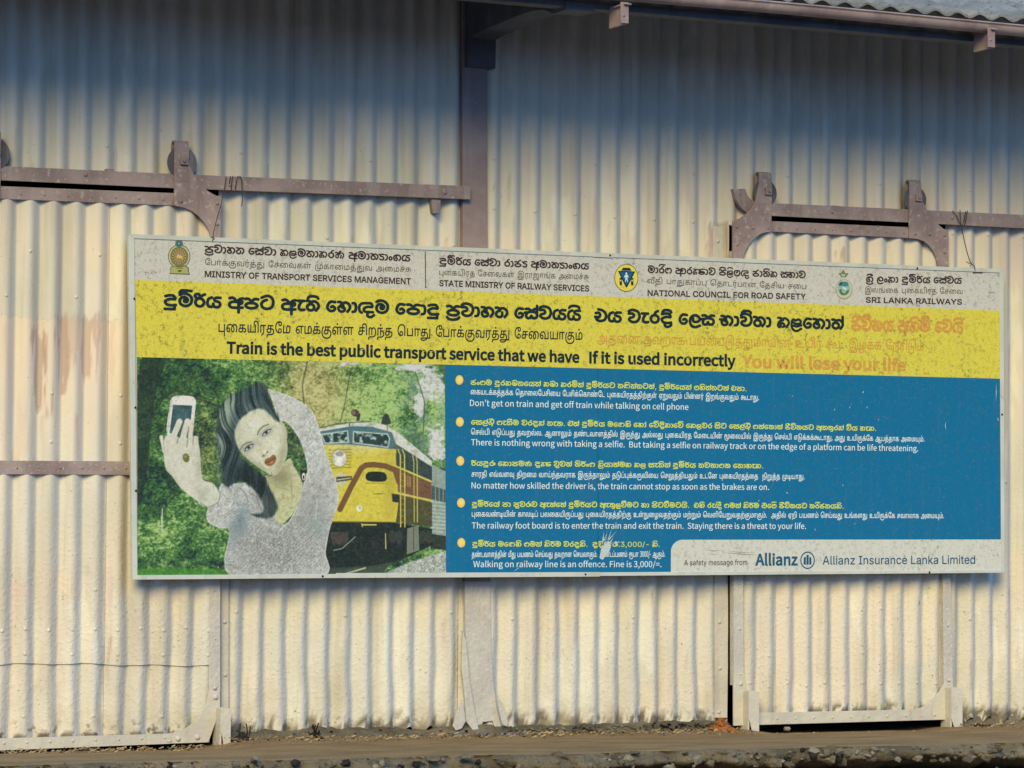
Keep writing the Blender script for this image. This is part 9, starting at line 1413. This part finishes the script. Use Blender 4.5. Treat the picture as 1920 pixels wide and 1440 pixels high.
    flow = X * .95 - Y * .10 + 38 * np.sin(Y / 130 + .6) + 15 * np.sin(Y / 52 + X / 90) + 30 * fbm(X / 130, Y / 110, 77, 2)
    s1 = vnoise(flow / 7, Y / 210, 95); s2 = vnoise(flow / 17, Y / 300, 96); s3 = vnoise(flow / 3.6, Y / 120, 97)
    tone = np.clip((.38 * s1 + .5 * s2 + .30 * s3 - .34) * (.55 + .9 * fbm(X / 90, Y / 120, 98, 2)), 0, 1)
    mixm(mh, A((20, 32, 36))[None, None] + tone[..., None] * 120 * A((.82, .92, .9)))
    sheen = np.clip(1.1 * blob(540, 430, 44, 210, 7) + .55 * blob(600, 310, 60, 60, -40), 0, 1)
    mixm(mh * sheen * np.clip(tone * 2.6 - .1, 0, .95), (150, 160, 138))
    mixm(mh * blob(700, 330, 80, 26, -28) * np.clip(tone * 2.4 - .2, 0, .7), (104, 120, 114)); mixm(mh * blob(720, 790, 150, 70, 34) * .6, (16, 22, 26)); mixm(mh * blob(800, 910, 20, 60, -20) * np.clip(tone * 2, 0, .5), (96, 92, 84))
    rr = random.Random(4)
    for i in range(46):
        t = rr.random(); x0 = 505 + rr.uniform(-16, 30); y0 = 330 + 420 * t
        mixm(line([(x0 + 26 * (1 - t), y0), (x0 - rr.uniform(0, 14), y0 + 60), (x0 + rr.uniform(-8, 16), y0 + 130)], 1.8, 3) * rr.uniform(.25, .6), rr.choice(((150, 158, 134), (70, 84, 78), (40, 52, 52))))
    for i in range(30):
        a = rr.uniform(-2.5, -.6); x0, y0 = 690 + 150 * math.cos(a), 330 + 135 * math.sin(a)
        mixm(line([(x0, y0), (x0 + rr.uniform(-20, 26), y0 - rr.uniform(4, 22)), (x0 + rr.uniform(-34, 40), y0 - rr.uniform(-4, 22))], 1.6, 3) * .5, (30, 42, 40))
    for i in range(24):
        x0 = rr.uniform(560, 760); y0 = 780 + (x0 - 560) * .45
        mixm(line([(x0, y0), (x0 + 40, y0 + rr.uniform(20, 60)), (x0 + rr.uniform(40, 90), y0 + rr.uniform(60, 130))], 1.8, 3) * rr.uniform(.2, .5), rr.choice(((96, 104, 98), (18, 24, 28))))
    for q in ([(742, 186), (760, 214), (770, 246)], [(762, 180), (782, 214), (792, 250)], [(778, 196), (800, 238), (812, 280)]): mixm(line(q, 9, 7) * .35, (84, 104, 108))
    mixm(line([(598, 470), (606, 420), (640, 372), (690, 344)], 4, 6) * .5, (70, 76, 68)); mixm(line([(700, 345), (760, 336), (822, 376), (862, 414)], 4, 6) * .5, (80, 84, 74)); mixm(line([(790, 755), (830, 742), (824, 722)], 3, 3) * .7, (56, 56, 48))
    mixm(line([(612, 540), (640, 606), (690, 668), (745, 708)], 7, 9) * .45, (96, 92, 72))
    # wear of the whole sheet: pale mottling on the light parts, grain everywhere
    bright = np.clip((I.mean(-1) - 120) / 90, 0, 1)
    mot = np.clip(fbm(X / 20, Y / 18, 71, 3, .7) - .5, 0, 1)
    I = I * (1 - (mot * bright * (1.0 - .72 * np.maximum(mf, am)))[..., None] * A((.9, .9, 1.0)))
    # fading and screening of an old print
    I = I * .93 + A((150, 152, 128)) * .07
    I = I + (hash01(np.arange(nx)[None, :] * 1.0, np.arange(ny)[:, None] * 1.0, 3.0)[..., None] - .5) * 20
    rgb = lin(np.clip(I, 4, 250)) / LIGHT
    k = np.stack([rgb[..., 0], rgb[..., 1], rgb[..., 2], np.full(X.shape, .35)], -1).clip(.003, .86)
    mb = MB()
    cc = [P(x, y, BD) for x, y in c]
    B = lambda q: np.array((q.x, q.z))
    W = ((B(cc[0])[None, None] * (1 - u[..., None]) + B(cc[1])[None, None] * u[..., None]) * (1 - v[..., None]) + (B(cc[3])[None, None] * (1 - u[..., None]) + B(cc[2])[None, None] * u[..., None]) * v[..., None])
    mb.v = np.stack([W[..., 0], np.full(X.shape, -BD), W[..., 1]], -1).reshape(-1, 3).tolist()
    idx = np.arange(nx * ny).reshape(ny, nx)
    mb.f = np.stack([idx[1:, :-1], idx[1:, 1:], idx[:-1, 1:], idx[:-1, :-1]], -1).reshape(-1, 4).tolist()
    mb.mi = [0] * len(mb.f); mb.sm = [False] * len(mb.f); mb.col = k.reshape(-1, 4)
    return mb.build('printed_picture', M_PRINT, board, attr='col')
print_picture()

# ================================================================== wires, ground and litter
def wd(d): return d + .018 if d < .09 else .108 + (d - .09) * 2.2
def wire(name, pts_d, r, label):
    mb = MB(); pts = [P(x, y, wd(d)) for x, y, d in pts_d]
    out = []
    for i in range(len(pts) - 1):
        a, b, c_, e = pts[max(i - 1, 0)], pts[i], pts[i + 1], pts[min(i + 2, len(pts) - 1)]
        for k in range(5):
            t = k / 5
            out.append(.5 * (2 * b + (c_ - a) * t + (2 * a - 5 * b + 4 * c_ - e) * t * t + (-a + 3 * b - 3 * c_ + e) * t ** 3))
    out.append(pts[-1])
    loc = Vector(out[-1])
    mb.tube(out, r, 6)
    holder = thing(name, label, 'wire', loc)
    mb.build('strand', M_WIRE, holder)
    return holder
w = wire('tie_wire', [(1800, 394, .075), (1802, 420, .085), (1807, 446, .095), (1813, 472, .105), (1820, 493, .118), (1826, 498, .12), (1828, 508, .118), (1824, 512, .116)], .0028, 'long tie wire slanting from the right track down to the billboard corner')
for pts in ([(1786, 395, .072), (1794, 405, .076), (1800, 420, .08), (1804, 424, .08), (1808, 412, .074), (1811, 396, .07)], [(1808, 424, .074), (1812, 408, .074), (1814, 395, .07)], [(1812, 491, .118), (1818, 494, .12), (1823, 492, .12), (1819, 499, .12)], [(1824, 512, .117), (1832, 511, .117), (1842, 512, .117)]):
    mb = MB(); q = [P(p[0], p[1], wd(p[2])) for p in pts]; mb.tube(q, .0026, 6); mb.build('strand', M_WIRE, w)
w = wire('tie_wire', [(424, 331, .068), (422, 345, .07), (419, 362, .08), (414, 385, .10), (408, 405, .10), (403, 425, .105), (400, 440, .114), (399, 449, .12)], .0024, 'thin tie wire looped over the left track above the gusset')
for pts in ([(436, 330, .068), (434, 345, .07), (433, 358, .066)], [(441, 356, .07), (443, 340, .07), (446, 331, .07), (450, 330, .072), (453, 337, .072), (454, 355, .074), (455, 372, .078), (453, 387, .08)], [(432, 331, .066), (430, 345, .068)], [(395, 446, .118), (399, 444, .12), (402, 447, .12), (398, 451, .122)]):
    mb = MB(); q = [P(p[0], p[1], wd(p[2])) for p in pts]; mb.tube(q, .0024, 6); mb.build('strand', M_WIRE, w)

# platform slab with a crumbled edge
EDGE = .5 * (-PG(400, 1431).y - PG(1920, 1390).y)
def edge_y(x): return -EDGE + .10 * (float(fbm(x * 1.7, 4.0, 3, 4)) - .5) + .05 * (float(fbm(x * 9, 8.0, 5, 3)) - .5)
mb = MB(); nxp = 900
xs = np.linspace(-9, 12, nxp)
rows_y = np.concatenate([np.linspace(7.0, .3, 6), np.linspace(.2, -EDGE + .06, 44)])
ey = np.array([edge_y(x) for x in xs])
vs = []; 
for j, y in enumerate(rows_y):
    t = max(0, (-y) / EDGE)
    for i, x in enumerate(xs):
        yy = y if y > -EDGE * .6 else -EDGE * .6 + (ey[i] + EDGE * .6) * ((-y - EDGE * .6) / (EDGE * .4 - .06))
        vs.append((x, yy, 0))
V = np.array(vs)
dip = -.040 / (1 + np.exp((V[:, 0] - DOOR_L_X1 + .0) / .05)) - .018 * np.exp(-np.clip(np.abs(V[:, 0] - (DOOR_R_X0 + DOOR_R_X1) / 2) - .5, 0, 9) ** 2 / .02)
V[:, 2] = dip * np.exp(-(np.clip(-V[:, 1] - .10, 0, 9) / .5) ** 2) + .012 * (fbm(V[:, 0] * 3, V[:, 1] * 3, 7, 4) - .5) * (V[:, 1] < .2) + .02 * (1 + dip / .055) * np.exp(-((V[:, 1] + .14) / .10) ** 2) * fbm(V[:, 0] * 8, V[:, 1] * 8, 9, 3)
fs = []
for j in range(len(rows_y) - 1):
    for i in range(nxp - 1): fs.append((j * nxp + i, (j + 1) * nxp + i, (j + 1) * nxp + i + 1, j * nxp + i + 1))
mb.add(V.tolist(), fs, 0, True)
# broken face
o = (len(rows_y) - 1) * nxp; face = []
K = 14
for k in range(1, K + 1):
    t = k / K
    for i, x in enumerate(xs):
        r = float(V[o + i, 1]); n1 = float(fbm(x * 11, t * 2.6, 33, 3)) - .5; n2 = float(fbm(x * 34, t * 6, 37, 2)) - .5
        out = .05 * math.sin(min(1, t * 1.9) * math.pi * .6) - .7 * max(0, t - .22 - .38 * float(fbm(x * 4.3, 6.6, 71, 3)))
        face.append((x, r - out - .13 * n1 - .06 * n2, float(V[o + i, 2]) - .17 * t - .02 * n2))
base = len(mb.v)
mb.v += face; mb.col += [(1, 1, 1, 1)] * len(face)
for k in range(K):
    for i in range(nxp - 1):
        a = (o + i) if k == 0 else base + (k - 1) * nxp + i
        b = base + k * nxp + i
        mb.f.append([a, b, b + 1, a + 1]); mb.mi.append(1); mb.sm.append(True)
plat = mb.build('platform', [M_DIRT, M_CONC]); plat['kind'] = 'structure'
GZ_LOW = -.17
mb = MB(); gx2 = [-400, -60, -12] + list(np.linspace(-9, 12, 160)) + [16, 60, 400]; gy2 = [900, 60, 0, -1.4] + list(np.linspace(-1.6, -3.4, 24)) + [-6, -14, -60, -400]
vs = [(x, y, GZ_LOW + (.03 * (float(fbm(x * 4, y * 4, 3, 3)) - .5) if abs(x) < 13 and -4 < y < -1 else 0)) for y in gy2 for x in gx2]
n = len(gx2); fs = [(j * n + i, (j + 1) * n + i, (j + 1) * n + i + 1, j * n + i + 1) for j in range(len(gy2) - 1) for i in range(n - 1)]
mb.add(vs, fs, 0, True); g = mb.build('ground', [M_GROUND, M_BED])
for f_ in g.data.polygons:
    if f_.center.y < -3.3: f_.material_index = 1
g['kind'] = 'structure'

def rock(mb, c, r, rnd, flat=.7, mi=0):
    t = (1 + 5 ** .5) / 2
    ico = [(-1, t, 0), (1, t, 0), (-1, -t, 0), (1, -t, 0), (0, -1, t), (0, 1, t), (0, -1, -t), (0, 1, -t), (t, 0, -1), (t, 0, 1), (-t, 0, -1), (-t, 0, 1)]
    F = [(0, 11, 5), (0, 5, 1), (0, 1, 7), (0, 7, 10), (0, 10, 11), (1, 5, 9), (5, 11, 4), (11, 10, 2), (10, 7, 6), (7, 1, 8), (3, 9, 4), (3, 4, 2), (3, 2, 6), (3, 6, 8), (3, 8, 9), (4, 9, 5), (2, 4, 11), (6, 2, 10), (8, 6, 7), (9, 8, 1)]
    a = rnd.random() * 6.28; ca, sa = math.cos(a), math.sin(a); sx, sy = rnd.uniform(.7, 1.4), rnd.uniform(.7, 1.2)
    vs = []
    for x, y, z in ico:
        k = r / 1.9 * rnd.uniform(.55, 1.3); x, y, z = x * k * sx, y * k * sy, z * k * flat
        vs.append((c[0] + x * ca - y * sa, c[1] + x * sa + y * ca, c[2] + z))
    mb.add(vs, F, mi)
rnd = random.Random(11)
mb = MB()
for i in range(1100):                        # aggregate showing in the broken face and fallen below it
    x = rnd.uniform(-5, 6.5); e = edge_y(x)
    if rnd.random() < .6: z = -.085 * rnd.random() ** .8; y = e - rnd.uniform(.015, .075); r = .008 + .03 * rnd.random() ** 2.5
    else: z = GZ_LOW + .01; y = e - rnd.uniform(-.05, .55); r = .008 + .06 * rnd.random() ** 3
    rock(mb, (x, y, z), r, rnd, rnd.uniform(.5, .9), rnd.choice((0, 0, 1, 1, 1, 1, 2)))
rb = mb.build('rubble', [M_STONE, M_CONC, M_CHAR]); rb['kind'] = 'stuff'
# straw, grit and paint flakes swept against the wall
mb = MB()
for i in range(2600):
    x = rnd.uniform(-4.5, 6); y = -.16 - abs(rnd.gauss(0, .11)); r = rnd.uniform(.002, .009)
    z = (-.03 if x < DOOR_L_X1 or DOOR_R_X0 < x < DOOR_R_X1 else .008) + .012 * math.exp(-((y + .14) / .10) ** 2)
    if rnd.random() < .35:
        a = rnd.random() * 3.1; L_ = rnd.uniform(.012, .045); w_ = .0022
        dx, dy = math.cos(a) * L_, math.sin(a) * L_ * .6; nx_, ny_ = -math.sin(a) * w_, math.cos(a) * w_
        mb.add([(x - nx_, y - ny_, z), (x + nx_, y + ny_, z + .004), (x + dx + nx_, y + dy + ny_, z + .012), (x + dx - nx_, y + dy - ny_, z + .006)], [(0, 1, 2, 3)], 0)
    else: rock(mb, (x, y, z), r, rnd, .6, rnd.choice((0, 1, 1, 2)))
xa, xb = P(930, 1370).x, P(1345, 1355).x
for i in range(420):                         # paint flakes and lime splashes on the plinth
    x = rnd.uniform(xa, xb) if i < 330 else rnd.uniform(P(440, 1380).x, xb); q = rnd.random()
    rock(mb, (x, -.055 - .075 * q, .045 * (1 - q) + .004), .003 + .011 * rnd.random() ** 2, rnd, .6, 2)
lt = mb.build('litter', [M_LEAF, M_STONE, M_CLAD]); lt['kind'] = 'stuff'

def heap(name, label, cat, x, y, d, r, h, mat, seed, spikes=0):
    c = P(x, y, d); c.z = 0
    root = thing(name, label, cat, c)
    mb = MB(); n, m_ = 40, 12; vs, fs = [(c.x, c.y, h)], []
    for j in range(1, m_ + 1):
        for i in range(n):
            a = 2 * math.pi * i / n; q = j / m_
            rr = r * q * (1 + .35 * (float(fbm(math.cos(a) * 2 + seed, math.sin(a) * 2, seed, 3)) - .5))
            z = h * (1 - q) ** 1.1 * (1 + .5 * (float(fbm(math.cos(a) * q * 7, math.sin(a) * q * 7, seed + 2, 3)) - .5)) - .004 * (j == m_)
            vs.append((c.x + rr * math.cos(a), c.y + rr * math.sin(a), z))
    for i in range(n): fs.append((0, 1 + i, 1 + (i + 1) % n))
    for j in range(m_ - 1):
        for i in range(n): fs.append((1 + j * n + i, 1 + (j + 1) * n + i, 1 + (j + 1) * n + (i + 1) % n, 1 + j * n + (i + 1) % n))
    mb.add(vs, fs, 0, True)
    mb.build('mound', mat, root)
    mb = MB(); rn = random.Random(seed)
    for i in range(70):
        a = rn.random() * 6.28; q = rn.random() ** .5 * 1.15
        rock(mb, (c.x + r * q * math.cos(a), c.y + r * q * math.sin(a), max(.004, h * max(0, 1 - q) ** 1.1)), rn.uniform(.006, .018), rn, .6)
    if spikes:
        for i in range(spikes):
            a = rn.random() * 6.28; b = Vector((c.x + r * .5 * math.cos(a), c.y + r * .5 * math.sin(a), .01)); e = b + Vector((rn.uniform(-.04, .04), rn.uniform(-.03, .03), rn.uniform(.03, .09)))
            mb.tube([b, (b + e) / 2 + Vector((.006, 0, 0)), e], .004, 5)
    o_ = mb.build('lumps', mat, root); o_['kind'] = 'stuff'
    return root
heap('dust_heap', 'small orange brown heap of dust spilled from the door gap', 'dust heap', 1352, 1366, .13, .085, .085, M_SAW, 3)
heap('debris_clump', 'dark charred clump beside the left door guide', 'debris', 454, 1390, .14, .055, .05, M_CHAR, 6, 6)
heap('debris_clump', 'dark twiggy clump at a torn sheet left of the column', 'debris', 590, 1384, .13, .05, .045, M_CHAR, 8, 10)
heap('debris_clump', 'flat dark clump at the right foot of the wall', 'debris', 1838, 1360, .12, .05, .02, M_CHAR, 12, 0)
# loose stones and a fallen flake that can be told apart
for x, y, d, r, mat, lab in ((318, 1401, .16, .03, M_CREAMBAR, 'pale flat paint flake under the left door edge'), (1475, 1364, .14, .03, M_STONE, 'grey flat stone under the narrow door'),
                             (1510, 1442, 1.55, .05, M_STONE, 'large pale stone in the dark gap below the platform edge'), (1705, 1428, 1.6, .05, M_STONE, 'light brown stone below the platform at the right')):
    if d > 1: c = PG(x, min(y, 1436), GZ_LOW + .02)
    else: c = P(x, y, d); c.z = .012
    mb = MB(); rock(mb, c, r, rnd, .45)
    o_ = mb.build('loose_stone', mat, None, .004); tag(o_, lab, 'stone')
